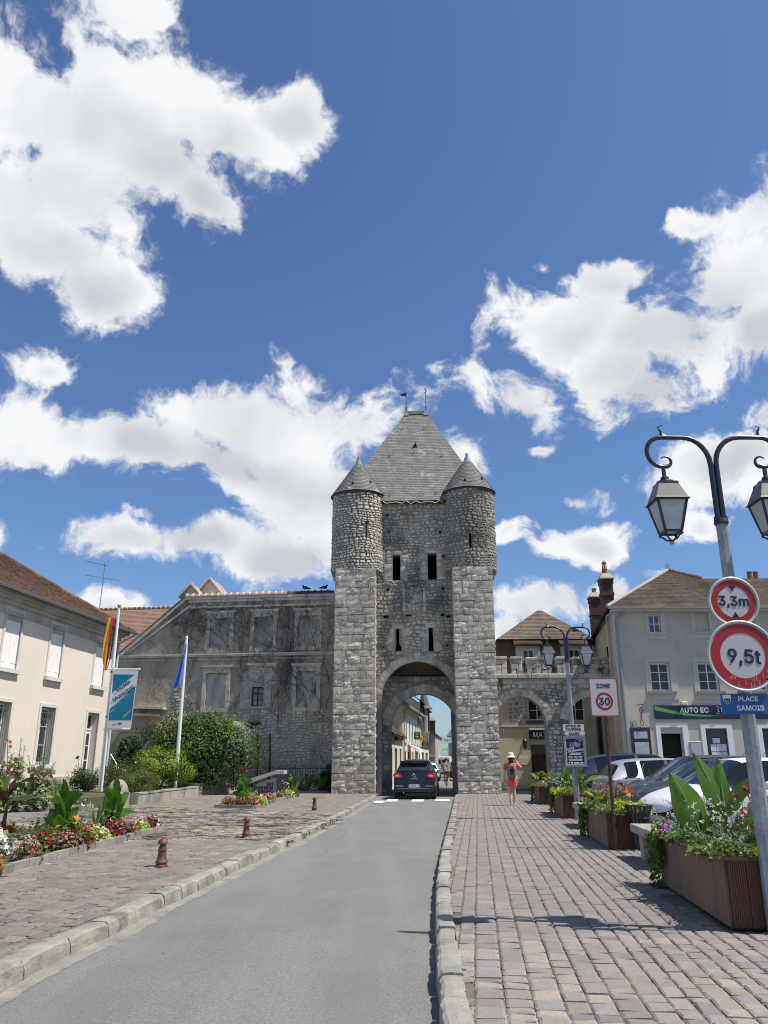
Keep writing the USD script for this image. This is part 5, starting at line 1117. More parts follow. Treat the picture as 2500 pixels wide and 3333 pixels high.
obj('gutter', MB().beam((-.2, -.5, 5.1), (14.4, -.5, 5.1), .14, .12), grey_zinc, h1)
obj('downpipe', MB().tube([(.3, -.45, 5.05), (.25, -.1, 4.8), (.25, -.06, .1)], .05, 6), grey_zinc, h1)
# timbered house with a little slate turret
h2 = thing('timbered_house', 'tall half-timbered house with small slate-capped corner turret and brown roof, seen through the gate', 'house', (*frow(22.95), 0), SR)
P = SG.box(0, -.2, 9, 6.4)
w_ = [(1.6, 2.6, 3.2, 4.9), (4, 5, 3.2, 4.9), (6.4, 7.4, 3.2, 4.9), (1.2, 3.4, .6, 2.3), (5, 7.6, .6, 2.3)]
for q in w_: P = P.difference(SG.box(q[0], q[2], q[1], q[3]))
obj('wall', MB().ext(P, -.3, 0, xz(0)), c_cream, h2)
obj('gable_wall', MB().ext(SG.Polygon([(.31, -.2), (8, -.2), (8, 6.4), (4.2, 9.4), (.31, 6.5)]), 0, .3, lambda a, b, d: (d, a, b)), c_pale, h2)
for q in w_: window(h2, *q, .12, 2, 2, wood_m, glass_m)
for q in w_[:3]: shutters(h2, *q, mat('ochre_shutter', (.3, .17, .07), .7))
for k in range(8): obj('timber', MB().beam((.1 + 1.25 * k, -.04, 2.7), (.1 + 1.25 * k + (.5 if k % 3 == 1 else 0), -.04, 6.4), .14, .08, up=(0, 1, 0)), wood_m, h2)
for z in (2.7, 5.1, 6.35): obj('timber', MB().box(0, -.09, z, 9, 0, z + .16), wood_m, h2)
obj('roof', tiles((-.3, -.4, 6.2), (9.2, -.4, 6.2), (9.2, 4, 9.6), (-.3, 4, 9.6), .2, .26, rng), brown_tile, h2)
obj('jetty', MB().box(-.2, -.35, 6.0, 9.1, 0, 6.12), wood_m, h2)
tr = newpath(h2, 'turret'); UsdGeom.Xform.Define(stage, tr)
obj('turret_wall', MB().lathe([(.1, 3.2), (.42, 3.9), (.44, 6.0)], 10, (1.2, -.25, 0)), c_grey, tr)
obj('turret_cap', MB().lathe([(.75, 5.9), (.5, 6.2), (.3, 6.9), (.04, 7.6), (0, 7.62)], 10, (1.2, -.25, 0)), slate_far, tr)
for k in range(6): a = k * math.pi / 3; obj('timber', MB().beam((1.2 + .45 * math.cos(a), -.25 + .45 * math.sin(a), 4), (1.2 + .45 * math.cos(a), -.25 + .45 * math.sin(a), 5.95), .1, .06), wood_m, tr)
# grey gable house and the row beyond
h3 = thing('grey_gable_house', 'grey rendered gable wall with old chimneys above, facing the gate from down the street', 'house', (3.35, 79.0, 0), -7)
obj('wall', MB().ext(SG.Polygon([(-3.2, -.2), (1.6, -.2), (1.6, 4.0), (-.9, 5.9), (-3.2, 4.6)]), -.3, 0, xz(0)).box(1.3, .31, -.2, 1.6, 12, 4.0), c_grey, h3)
obj('roof', tiles((1.75, 12, 3.95), (1.75, -.15, 3.95), (-.9, -.15, 6.0), (-.9, 12, 6.0), .2, .26, rng).beam((1.7, -.1, 3.95), (-.9, -.1, 5.98), .1, .08, up=(0, 1, 0)), brown_tile, h3)
chimney(h3, -.3, 2.0, 4.8, 6.2, .7, .5, 6.5, 2, False); chimney(h3, .8, 8.0, 4.2, 5.7, .7, .5, 6.0, 2, False)
obj('string_line', MB().box(-3.2, -.06, 2.0, 1.6, 0, 2.08), trim_m, h3)
h4 = thing('far_cream_row', 'sunlit cream houses with brown roofs receding far down the street', 'house', (4.95, 92.0, 0), 90 - 5)
P = SG.box(0, -.2, 34, 4.9)
w_ = [(1 + 3 * k, 1.9 + 3 * k, 2.6, 4.2) for k in range(11)] + [(1 + 3 * k, 2.8 + 3 * k, .3, 2) for k in range(11)]
for q in w_: P = P.difference(SG.box(q[0], q[2], q[1], q[3]))
obj('wall', MB().ext(P, -.3, 0, xz(0)).box(0, .4, -.2, .3, 6, 4.8), c_cream, h4)
for q in w_: obj('window', MB().box(q[0], .1, q[2], q[1], .14, q[3]), glass_m, h4)
obj('roof', tiles((-.2, -.4, 4.85), (34, -.4, 4.85), (34, 4, 7.4), (-.2, 4, 7.4), .3, .5, rng), brown_tile, h4)
chimney(h4, 6, 2.5, 5.8, 7.6, .9, .6, 8.1, 2, False)
h5 = thing('far_stone_tower', 'grey stone building with steep slate roof closing the far end of the street', 'tower', (15.4, 150, 0), -7)
P = SG.box(-3.6, -.2, 5, 6.0).difference(SG.box(-.6, 1.4, -.1, 3.4)).difference(SG.box(.9, 1.4, 1.3, 3.4))
obj('wall', MB().ext(P, -.5, 0, xz(0)).box(-3.6, .51, -.2, -3.1, 8, 5.9), mat('far_stone', (.33, .32, .3), .95, (.24, .235, .22), .8, fine=.2), h5)
obj('roof', tiles((-3.9, -.3, 6.0), (5.2, -.3, 6.0), (1.2, 4, 12.5), (.6, 4, 12.5), .4, .5, rng).merge(tiles((-3.9, 8.3, 6), (-3.9, -.3, 6), (.6, 4, 12.5), (.6, 4, 12.5), .4, .5, rng)), slate_far, h5)
obj('roof_deck', MB().add([(-3.85, -.25, 5.98), (5.2, -.25, 5.98), (1.2, 4, 12.4), (.6, 4, 12.4), (-3.85, 8.3, 5.98)], [(0, 1, 2, 3), (4, 0, 3)]), wood_m, h5)
obj('window_void', MB().box(-.6, .5, 1.4, -.1, .6, 3.4).box(.9, .5, 1.4, 1.3, .6, 3.4), dark_m, h5)
# right side of the street, mostly hidden by the gate
h6 = thing('right_street_house', 'shaded house front on the right side of the street beyond the gate', 'house', (8.6, 62.0, 0), 90 - 6.5)
obj('wall', MB().box(-10, -9, -.2, 16, -3.0, 6), c_pale, h6)
obj('roof', MB().add([(-10, -2.7, 6), (16, -2.7, 6), (16, -6, 8.5), (-10, -6, 8.5), (16, -9.3, 6), (-10, -9.3, 6)], [(0, 1, 2, 3), (3, 2, 4, 5), (1, 4, 2), (0, 3, 5)]), brown_tile, h6)
# signs, banner, cross, lamp
s1 = thing('brown_hanging_sign', 'small brown hanging sign board over the low cream house beyond the gate', 'sign', (.9, 50, 2.9))
obj('board', MB().bbox(-.32, -.03, -.14, .32, .03, .14, .02), mat('sign_brown', (.10, .08, .065), .6), s1); obj('bracket', MB().tube([(-.5, 0, .2), (.32, 0, .2)], .015, 5), iron_m, s1)
obj('sign_lettering', facing(text('BOUTIQUE', .075, False), (0, -.034, 0)), mat('sign_cream', (.5, .45, .36), .6), s1) if False else None
s2 = thing('green_hanging_sign', 'square green hanging shop sign with pale emblem, beyond the gate', 'sign', (2.52, 62, 3.4))
obj('board', MB().bbox(-.24, -.04, -.27, .24, .04, .27, .02), mat('sign_dark_green', (.012, .11, .05), .4), s2)
em = MB()
for k in range(3): em.tube([(-.13 + .03 * k, -.045, -.06 + .02 * k), (0, -.045, -.12 + .045 * k), (.13 - .03 * k, -.045, -.06 + .02 * k)], .012, 4)
em.tube([(-.1, -.045, .1), (.1, -.045, .13)], .014, 4)
obj('emblem', em, mat('sign_lime', (.4, .55, .2), .5), s2); obj('bracket', MB().tube([(-.45, 0, .3), (.24, 0, .3)], .015, 5), iron_m, s2)
s3 = thing('orange_hanging_sign', 'small orange-yellow hanging sign just behind the green one', 'sign', (3.02, 66.5, 3.3))
obj('board', MB().bbox(-.13, -.03, -.25, .13, .03, .25, .015), mat('sign_orange', (.8, .36, .03), .5), s3); obj('sign_mark', MB().box(-.07, -.036, -.05, .07, -.031, .1), mat('sign_red', (.55, .07, .03), .5), s3)
bn = thing('street_banner', 'white banner with black capitals strung across the street beyond the gate', 'banner', (5.5, 90, 0))
v = []; n = 24
for k in range(n + 1):
    t = k / n; x = 7.0 * t; sag = .35 * 4 * t * (1 - t); v += [(x, .05 * math.sin(t * 20), 4.35 - sag), (x, .05 * math.sin(t * 20 + .5), 3.75 - sag + .03 * math.sin(t * 30))]
obj('cloth', (v, [(2 * k, 2 * k + 2, 2 * k + 3, 2 * k + 1) for k in range(n)]), leafmat('white_cloth', (.8, .8, .8), None, .4, .8, 0), bn, smooth=True)
obj('rope', MB().tube([(-.4, 0, 4.4), (0, 0, 4.35)], .012, 4).tube([(7, 0, 4.35), (8, 0, 4.5)], .012, 4), iron_m, bn)
m_ = text('FETE DE LA', .3); obj('banner_lettering', facing(m_, (2.3, -.09, 3.77)), iron_m, bn)
gc = thing('pharmacy_cross', 'lit green cross sign over the pavement far down the street', 'sign', (8.05, 104, 3.05))
gm = usdkit.material(stage, '/World/Looks/green_light', {'e': ('emission', dict(color=(0.01, .5, .14), strength=0.8))}, [], surface='e.emission')
obj('cross', MB().ext(SG.Polygon([(-.07, -.22), (.07, -.22), (.07, -.07), (.22, -.07), (.22, .07), (.07, .07), (.07, .22), (-.07, .22), (-.07, .07), (-.22, .07), (-.22, -.07), (-.07, -.07)]), -.1, .0, xz(0)), gm, gc)
obj('bracket', MB().box(-1.4, -.02, -.03, -.22, .06, .03), iron_m, gc)
sl_ = thing('bracket_street_lamp', 'green lantern hanging from a curved wall bracket in the street beyond the gate', 'street lamp', (2.02, 60, 0))
obj('bracket', MB().tube([(-.15, 0, 4.2), (-.1, 0, 4.9)] + [(.2 + .42 * math.cos(q), 0, 5.05 + .3 * math.sin(q)) for q in np.linspace(2.6, .1, 10)] + [(.62, 0, 4.75)], .025, 6), iron_m, sl_)
obj('lantern', MB().lathe([(.05, 4.72), (.16, 4.6), (.2, 4.42), (.17, 4.4), (.12, 4.1), (.04, 4.02), (0, 4.0)], 10, (.62, 0, 0)), mat('lamp_green', (.05, .12, .09), .4), sl_)

# ---------------------------------------------------------------- street furniture
galv = mat('galvanised_steel', (0.27, 0.29, 0.31), .5, (0.2, 0.215, 0.23), 6, metallic=.35, fine=.2, fscale=40, col3=(.33, .32, .29), scale3=8, lo3=.6, hi3=.7)
lampblue = mat('dark_lamp_enamel', (0.012, 0.016, 0.024), .35, fine=.1, spec=.6)
lampgrey = mat('lamp_hood_grey', (0.06, 0.065, 0.07), .5, fine=.1)
frost = mat('frosted_glass', (0.42, 0.43, 0.42), .35, (0.3, 0.31, 0.3), 5, fine=.12, fscale=90)
sred = mat('sign_red_ring', (0.33, 0.016, 0.02), .4); swhite = mat('sign_white', (0.46, 0.44, 0.46), .4, fine=.05); sblack = mat('sign_dark_blue', (0.012, 0.012, 0.035), .4); srim = mat('sign_rim', (.42, .43, .42), .5, metallic=.2)
def torus_arc(pts, r, n=8, taper=None):
    return MB().tube(pts, taper if taper is not None else r, n)
def lantern(parent, cx, z):
    """hanging four-sided lantern, hook at z"""
    l = newpath(parent, 'lantern'); UsdGeom.Xform.Define(stage, l)
    obj('hanger', MB().lathe([(.022, z), (.02, z - .1), (.04, z - .115), (.045, z - .14), (.02, z - .15)], 10, (cx, 0, 0)).lathe([(.018, z - .15), (.085, z - .16), (.09, z - .175), (.05, z - .19), (.045, z - .2)], 14, (cx, 0, 0)), lampblue, l)
    zt, zh, zb = z - .2, z - .355, z - .69
    R = lambda h, zz: [(cx + sx * h, sy * h, zz) for sx, sy in ((-1, -1), (1, -1), (1, 1), (-1, 1))]
    q = [(i, (i + 1) % 4, 4 + (i + 1) % 4, 4 + i) for i in range(4)]
    obj('hood', MB().add(R(.152, zh) + R(.092, zt + .01), q + [(4, 5, 6, 7)]).add(R(.172, zh - .024) + R(.152, zh), q + [(3, 2, 1, 0)]), lampgrey, l)
    obj('hood_rim', MB().add(R(.1, zt - .016) + R(.096, zt + .02), q + [(4, 5, 6, 7)]), lampblue, l)
    a, b = R(.143, zh - .024), R(.08, zb)
    for i in range(4):
        p = [np.array(x) for x in (a[i], a[(i + 1) % 4], b[(i + 1) % 4], b[i])]
        c = sum(p) / 4
        obj('glass_pane', MB().add([c + (x - c) * .97 for x in p], [(3, 2, 1, 0)]), frost, l)
    fr = MB()
    for i in range(4):
        fr.beam(a[i], b[i], .021, .021).beam(a[i], a[(i + 1) % 4], .02, .02).beam(b[i], b[(i + 1) % 4], .02, .02)
    obj('lantern_frame', fr, lampblue, l)
    cg = MB()
    for i in range(4):
        x, y, _ = b[i]; cg.tube([(x, y, zb), (x, y, zb - .025), (cx + (x - cx) * .75, y * .75, zb - .04), (cx + (x - cx) * .5, y * .5, zb - .07), (cx, 0, zb - .085)], .009, 5)
        cg.sphere((x, y, zb - .02), .016, 1)
    obj('bottom_cage', cg, lampblue, l)
    obj('finial', MB().sphere((cx, 0, zb - .1), .024, 1), mat('brass', (.3, .24, .12), .4, metallic=.5), l)
    obj('bottom_pane', MB().add([(cx + (x - cx) * .9, y * .9, zb + .003) for x, y, _ in b], [(0, 1, 2, 3)]), frost, l)
def lamp_post(label, loc, rz, zc, arm=.54, base=True, kpole=1.0):
    """twin-arm lamp; zc = height of the collar where the dark arms start, above loc"""
    t = thing('street_lamp', label, 'street lamp', loc, rz)
    obj('pole', MB().lathe([(.075 * kpole, 0), (.066 * kpole, 1.0), (.052 * kpole, zc)], 8, a0=.39), galv, t)
    if base: obj('access_door', MB().box(-.03, -.0785 * kpole, .5, .03, -.068 * kpole, .8), galv, t)
    obj('collar', MB().lathe([(.065, zc - .03), (.07, zc - .01), (.062, zc + .02), (.06, zc + .03)], 12), lampblue, t)
    for s in (-1, 1):
        p = [(s * .028, 0, zc)] + [(s * .028, 0, zc + .6)] + [(s * (.028 + .26 * (1 - math.cos(q))), 0, zc + .6 + .3 * math.sin(q)) for q in np.linspace(.25, 1.57, 7)]
        xe = arm + .02
        p += [(s * (xe - .08), 0, zc + .9)] + [(s * (xe - .06 + .15 * math.sin(q)), 0, zc + .74 + .16 * math.cos(q)) for q in np.linspace(.2, 3.5, 12)]
        x0, z0 = xe - .06, zc + .58
        p += [(s * (x0 - .10 - .02 * k), 0, z0 + .0 + .02 * k * k) for k in range(0, 0)]
        r = np.r_[np.full(3, .028), np.linspace(.026, .021, len(p) - 3)]
        a = obj('arm', MB().tube(p, r, 8), lampblue, t, smooth=50)
        obj('arm_scroll', MB().tube([(s * (x0 - .03 - .055 * math.sin(q)), 0, z0 + .055 - .055 * math.cos(q)) for q in np.linspace(0, 4.0, 10)], np.linspace(.021, .006, 10), 7), lampblue, a, smooth=50)
        obj('arm_curl', MB().tube([(s * (xe - .12 + .12 * k / 5 * (1 if k < 3 else .6)), 0, zc + .905 + .11 * (k / 5) ** 1.3) for k in range(6)] + [(s * (xe - .1), 0, zc + 1.04)], [.02, .018, .016, .014, .012, .008, .004], 6), lampblue, a)
        obj('clamp', MB().box(min(s * .01, s * .05), -.04, zc + .02, max(s * .01, s * .05), .04, zc + .55) if False else MB().lathe([(.04, zc + .0), (.038, zc + .05)], 8, (s * .03, 0, 0)), lampblue, a)
        lantern(t, s * (x0 + .0), z0 + .0)
    return t
L2 = lamp_post('twin-lantern street lamp with tourist office signs and poster frame on its pole', (4.86, 21.0, .12), 0, 3.93)
L1 = lamp_post('tall twin-lantern street lamp in the right foreground carrying round traffic signs', (3.33, 7.4, .12), 0, 3.64, arm=.55)

def disc_sign(label, loc, r, ring, draw, tilt=0):
    s = thing('traffic_sign', label, 'traffic sign', loc, tilt)
    c = lambda rr, n=48: SG.Point(0, 0).buffer(rr, 24)
    obj('plate', MB().ext(c(r), -.02, 0, xz(0)), srim, s); obj('white_face', MB().ext(c(r - .014), 0, .003, xz(0)), swhite, s)
    obj('red_ring', MB().ext(c(r - .022).difference(c(ring)), .003, .006, xz(0)), sred, s)
    obj('rim', MB().tube([(r * math.cos(q), -.004, r * math.sin(q)) for q in np.linspace(0, 2 * math.pi, 49)], .012, 6), srim, s)
    obj('mounting_clip', MB().box(-.08, .02, -.03, .08, .075, .03), galv, s)
    draw(s); return s
def d33(s):
    obj('lettering', facing(text('3,3m', .088), (0, -.0035, -.005), 1.0, -2), sblack, s)
    for k in (1, -1): obj('triangle_mark', MB().ext(SG.Polygon([(-.033, k * .148), (.033, k * .148), (0, k * .098)]), .0062, .008, xz(0)), sblack, s)
def d95(s):
    rg = random.Random(3); sm = MB()
    for k in range(16):
        a = rad(rg.uniform(205, 330)); r_ = rg.uniform(.215, .285); x, z, w, h = r_ * math.cos(a), r_ * math.sin(a), rg.uniform(.002, .006), rg.uniform(.008, .03); sm.add([(x - w, -.0066, z - h), (x + w, -.0066, z - h), (x + w, -.0066, z + h), (x - w, -.0066, z + h)], [(0, 1, 2, 3)])
    obj('scuff_marks', sm, mat('sign_scuff', (.36, .22, .19), .7), s, kind='stuff')
    obj('lettering', facing(text('9,5t', .12), (.01, -.0035, -.02), 1.0, -3), sblack, s)
disc_sign('round red-rimmed height limit sign reading 3,3m on the foreground lamp post', (3.285, 7.27, 2.935), .228, .151, d33)
disc_sign('large round red-rimmed weight limit sign reading 9,5t, below the height limit sign', (3.27, 7.2, 2.425), .312, .205, d95)
ps = thing('street_name_sign', 'blue street name plate reading PLACE SAMOIS on the foreground lamp post', 'sign', (3.33, 7.24, 2.0), -6)
obj('plate', MB().bbox(-.285, -.008, -.09, .42, .008, .09, .004), mat('sign_blue', (.014, .085, .27), .4, (.02, .11, .33), 5), ps)
obj('lettering', facing(text('PLACE', .04), (-.05, -.0085, .042)), white_p, ps); obj('lettering', facing(text('SAMOIS', .043), (-.04, -.0085, -.038)), white_p, ps)
sh_ = [(-.04, .045), (-.02, .04), (0, .048), (.02, .04), (.04, .045), (.038, -.01), (.02, -.035), (0, -.05), (-.02, -.035), (-.038, -.01)]
e_ = obj('crest', MB().ext(SG.Polygon([(x * .9 - .232, z * .9 + .04) for x, z in sh_]), .0085, .0095, xz(0)), white_p, ps)
obj('crest_field', MB().ext(SG.Polygon([(x * .7 - .232, min(z * .7, .01) + .036) for x, z in sh_]), .0096, .0102, xz(0)), sblack, e_); obj('crest_mark', MB().tube([(-.246, -.0105, .036), (-.232, -.0105, .018), (-.218, -.0105, .036)], .003, 4), white_p, e_)
obj('strap', MB().lathe([(.062, -.03), (.062, .0)], 8, (0.0, .16, 0)), galv, ps)

z30 = thing('zone_sign', 'white rectangular ZONE 30 sign with red border on thin brown post', 'traffic sign', (3.83, 14.0, .12), 0)
obj('post', MB().tube([(0, 0, 0), (0, 0, 2.72)], .03, 10), mat('rust_brown_paint', (.035, .018, .014), .5, (.06, .03, .02), 5, fine=.2), z30)
rr = lambda w, h, r: SG.box(-w + r, -h + r, w - r, h - r).buffer(r, 6)
Z = lambda a, b, d: (a, -.034 - d, 2.46 + b)
pl_ = obj('plate', MB().ext(rr(.25, .33, .035), -.006, 0, Z), srim, z30)
obj('white_face', MB().ext(rr(.248, .328, .035), 0, .002, Z), swhite, pl_); obj('red_border', MB().ext(rr(.248, .328, .035).difference(rr(.232, .312, .025)), .002, .004, Z), sred, pl_)
obj('red_ring', MB().ext(SG.Point(.0, -.075).buffer(.15, 24).difference(SG.Point(0, -.075).buffer(.113, 24)), .002, .004, Z), sred, pl_)
obj('lettering', facing(text('ZONE', .066), (0, -.0365, 2.46 + .19)), sblack, pl_); obj('lettering', facing(text('30', .115), (0, -.0365, 2.46 - .075)), sblack, pl_)

# signs on the second lamp
for nm, w, h, x, z, lines in (('OFFICE DE TOURISME', .27, .085, 4.88, 2.345, (('OFFICE DE', .055, .042), ('TOURISME', .055, -.04))), ('MUSÉE', .255, .05, 4.9, 2.2, (('MUSÉE', .06, 0.0),))):
    t = thing('direction_sign', f'pale direction plate reading {nm} on the far lamp post', 'sign', (x, 20.9, z), 0)
    obj('plate', MB().ext(SG.box(-w + .02, -h + .02, w - .02, h - .02).buffer(.02, 4), -.02, 0, xz(0)), mat('sign_cream_white', (.55, .54, .5), .5), t)
    for s_, hh, dz in lines: obj('lettering', facing(text(s_, hh), (-.01, -.0005, dz)), sblack, t)
pf = thing('poster_frame', 'grey metal poster frame with a dark concert poster on the far lamp post', 'poster', (4.87, 20.88, 1.76), 0)
obj('frame', MB().ext(SG.box(-.28, -.375, .28, .375).difference(SG.box(-.235, -.33, .235, .33)), -.05, .02, xz(0)).box(-.28, -.0, -.375, .28, .05, .375), galv, pf)
po = obj('poster', MB().box(-.232, -.006, -.327, .232, -.001, .327), mat('poster_white', (.6, .6, .62), .6), pf)
Pz = lambda a, b, d: (a, -.0065 - d, b)
obj('poster_print', MB().ext(SG.box(-.215, -.31, .215, .31), 0, .0005, Pz), mat('poster_navy', (.012, .016, .045), .6, (.12, .06, .14), 4.5, lo=.52, hi=.75), po)
obj('poster_glow', MB().ext(SG.Polygon([(-.13, .12), (.12, .1), (.16, .19), (.02, .235), (-.12, .21)]), .0006, .0009, Pz), mat('poster_violet', (.35, .24, .4), .6, (.05, .03, .09), 9), po)
for s_, h_, x, z, r_ in (("L'ÉTÉ", .05, -.11, .065, 8), ('EN MUSIQUE', .045, .02, .02, 8), ('19 JUILLET', .018, .11, .285, 0), ('4 AOÛT', .018, .14, .255, 0)): obj('poster_lettering', facing(text(s_, h_), (x, -.0075, z), 1.0, r_), white_p, po)
bl = MB(); rng = random.Random(7)
for z, sg in ((-.05, ((-.14, .14),)), (-.075, ((-.15, .15),)), (-.12, ((-.18, -.07), (-.04, .05), (.08, .18))), (-.16, ((-.18, -.07), (-.04, .06), (.08, .17))), (-.2, ((-.18, .18),)), (-.22, ((-.17, .17),))):
    for a, b in sg: bl.box(a, -.0082, z - .006, b, -.0075, z + .006)
for a, b in ((-.18, -.15), (-.12, -.07), (-.04, .09), (.12, .19)): bl.box(a, -.0082, -.295, b, -.0075, -.262)
bl.box(-.215, -.0082, -.025, .215, -.0075, -.02)
obj('poster_small_print', bl, white_p, po)
obj('sign_strap', MB().lathe([(.06, -.35), (.06, -.3)], 8, (-.01, .12, 0)).lathe([(.06, .3), (.06, .35)], 8, (-.01, .12, 0)), galv, pf)

# bins
def bin_(label, loc, s=1.0):
    t = thing('litter_bin', label, 'litter bin', loc, 0, 'slatted black litter bins')
    n = 18; prof = [(.145, .04), (.15, .2), (.155, .4), (.165, .5), (.19, .6), (.225, .68)]
    for k in range(n):
        a = 2 * math.pi * k / n; da = .105
        v = []
        for r, z in prof: v += [(r * math.cos(a - da), r * math.sin(a - da), z), (r * math.cos(a + da), r * math.sin(a + da), z), ((r - .008) * math.cos(a + da), (r - .008) * math.sin(a + da), z), ((r - .008) * math.cos(a - da), (r - .008) * math.sin(a - da), z)]
        obj('slat', MB().add(v, [(4 * i + j, 4 * i + (j + 1) % 4, 4 * i + 4 + (j + 1) % 4, 4 * i + 4 + j) for i in range(5) for j in range(4)]), mat('bin_black', (.012, .012, .016), .3, spec=.6), t)
    for z, r in ((.69, .23), (.5, .168), (.05, .148), (.28, .155)): obj('hoop', MB().tube([(r * math.cos(q), r * math.sin(q), z) for q in np.linspace(0, 2 * math.pi, 25)], .014, 6), _mats['bin_black'], t)
    if False: obj('liner', MB().lathe([(.10, .06), (.115, .55), (.11, .55), (.095, .08)], 14), mat('bin_liner', (.5, .5, .5), .5) if False else _mats['bin_black'], t)
    return t
bin_('black slatted litter bin in front of the second nearest planter', (4.24, 13.95, .12)); b2 = bin_('black slatted litter bin between the two farthest planters', (5.78, 28.2, .12))

# benches
def bench(label, loc, rz):
    t = thing('stone_bench', label, 'bench', loc, rz, 'stone slab benches between the planters')
    st = mat('bench_stone', (.33, .31, .27), .9, (.24, .225, .2), 2.5, fine=.2, fscale=40, bump=.4, bscale=40); ft = mat('bench_foot', (.38, .33, .25), .9, (.28, .25, .2), 3, fine=.15)
    obj('seat', MB().bbox(-.26, -.85, .36, .26, .85, .47, .015), st, t)
    for y in (-.55, .55): obj('leg', MB().bbox(-.17, y - .12, 0, .17, y + .12, .36, .012), ft, t)
bench('stone slab bench between the nearest planter and the next one', (3.98, 12.2, .12), -STREET); bench('small stone slab bench beside the lamp post with poster', (4.62, 18.9, .12), -STREET)

# planters
plank = mat('planter_board', (.165, .098, .06), .75, (.115, .066, .042), 2.0, rnd=.18, fine=.2, fscale=50, stretch=(1, 1, .3), bump=.2, bscale=30)
rib = mat('ribbed_board', (.15, .075, .045), .7, (.1, .05, .032), 2.0, rnd=.2, fine=.2, fscale=40, stretch=(1, 1, .3))
def planter(label, x, y, L=2.65, W=.68, H=.575):
    t = thing('planter', label, 'planter', (x, y, .12), -STREET, 'brown timber planters along the pavement')
    n = 7; ws = [.12, .22] + [(L - .34) / 5] * 5; s = 0
    for w in ws:
        obj('board', MB().bbox(0, s + .004, .02, .03, s + w - .004, H - .02, .003), plank, t); obj('board', MB().bbox(W - .03, s + .004, .02, W, s + w - .004, H - .02, .003), plank, t); s += w
    for k in range(4):
        w = (W - .06) / 4; a = .03 + w * k
        m = MB().box(a + .003, -.012, .02, a + w - .003, .02, H - .02)
        q = int(w / .018)
        for j in range(q): xx = a + .004 + (w - .008) * (j + .5) / q; m.box(xx - .005, -.022, .02, xx + .005, -.0119, H - .02)
        obj('ribbed_board', m, rib, t); obj('ribbed_board', MB().box(a + .003, L - .02, .02, a + w - .003, L + .012, H - .02), rib, t)
    obj('rim', MB().ext(SG.box(-.03, -.035, W + .03, L + .03).difference(SG.box(.05, .05, W - .05, L - .05)), H - .02, H + .012, XY), plank, t)
    obj('foot', MB().box(.03, .03, 0, W - .03, L - .03, .02), wood_m, t)
    obj('soil', MB().box(.045, .045, .1, W - .045, L - .045, H - .06), soil_m, t)
    return t
PL = [(2.99, 7.53), (3.72, 14.08), (4.6, 21.5), (5.33, 28.6)]
for (x, y), l in zip(PL, ('nearest brown timber planter full of flowers, by the foreground lamp post', 'brown timber planter behind the ZONE 30 post', 'brown timber planter beside the lamp post with poster', 'farthest brown timber planter, nearest the arcade')): planter(l, x, y)

# cast-iron bollards
rust = mat('rusty_iron', (.10, .045, .032), .55, (.16, .075, .05), 6, fine=.25, fscale=50, bump=.4, bscale=40, metallic=.2, col3=(.045, .022, .018), scale3=5, lo3=.5, hi3=.65)
for (x, y), l in zip([(-3.09, 11.84), (-2.66, 16.3), (-2.09, 25.1)], ('rusty cast-iron bollard nearest the camera, on the left pavement', 'rusty cast-iron bollard at the front edge of the cobbled crossing', 'rusty cast-iron bollard farthest away, beyond the cobbled crossing')):
    t = thing('bollard', l, 'bollard', (x, y, .12), 0, 'rusty cast-iron bollards on the left pavement')
    UsdGeom.Xformable(stage.GetPrimAtPath(t)).AddScaleOp().Set(Gf.Vec3f(.68, .68, .68))
    obj('base_plate', MB().lathe([(.135, 0), (.135, .02), (.11, .035), (.105, .05)], 20), rust, t, smooth=40)
    obj('body', MB().lathe([(.105, .05), (.125, .075), (.125, .1), (.1, .13), (.085, .2), (.078, .28), (.085, .29), (.09, .31), (.082, .33), (.08, .36), (.07, .37), (.06, .4), (.065, .425)], 20), rust, t, smooth=40)
    obj('cap', MB().lathe([(.065, .425), (.1, .43), (.105, .45), (.09, .49), (.06, .52), (.035, .53), (.03, .545), (.012, .56), (0, .562)], 20), rust, t, smooth=40)
# round-headed stone post, low wall, kerbs of the beds, slabs
oldst = mat('old_limestone', (.34, .315, .26), .95, (.22, .205, .18), 3, fine=.2, fscale=30, bump=.8, bscale=20, bdist=.03, col3=(.12, .115, .1), scale3=2, lo3=.52, hi3=.66)
t = thing('stone_post', 'squat old stone post with rounded top, beside the left flower bed', 'post', (-8.62, 26.9, .12), -10)
v = MB().bbox(-.3, -.3, 0, .3, .3, .46, .04); obj('shaft', v, oldst, t)
s_ = trimesh.creation.icosphere(3, 1.0); q = s_.vertices * (.33, .33, .4); q[:, 2] = np.maximum(q[:, 2], 0); obj('rounded_head', MB().add(q + (0, 0, .45), s_.faces), oldst, t, smooth=50)
conc = mat('garden_wall_concrete', (.37, .345, .3), .95, (.26, .24, .205), 1.2, fine=.2, fscale=25, col3=(.14, .13, .11), scale3=.9, lo3=.54, hi3=.68, stretch=(1, 1, .6))
t = thing('garden_wall', 'low weathered concrete garden wall below the bushes on the left', 'wall')
gw = [(-8.45, 28.3), (-8.3, 32.6), (-8.15, 36.6), (-6.6, 39.5)]
for a, b in zip(gw[:-1], gw[1:]): obj('wall_section', MB().beam((*a, .27), (*b, .27), .22, .36), conc, t); obj('wall_coping', MB().beam((*a, .475), (*b, .475), .26, .05), conc, t)
obj('wall_pier', MB().bbox(-8.62, 36.3, .1, -8.0, 36.9, .62, .02), conc, t)
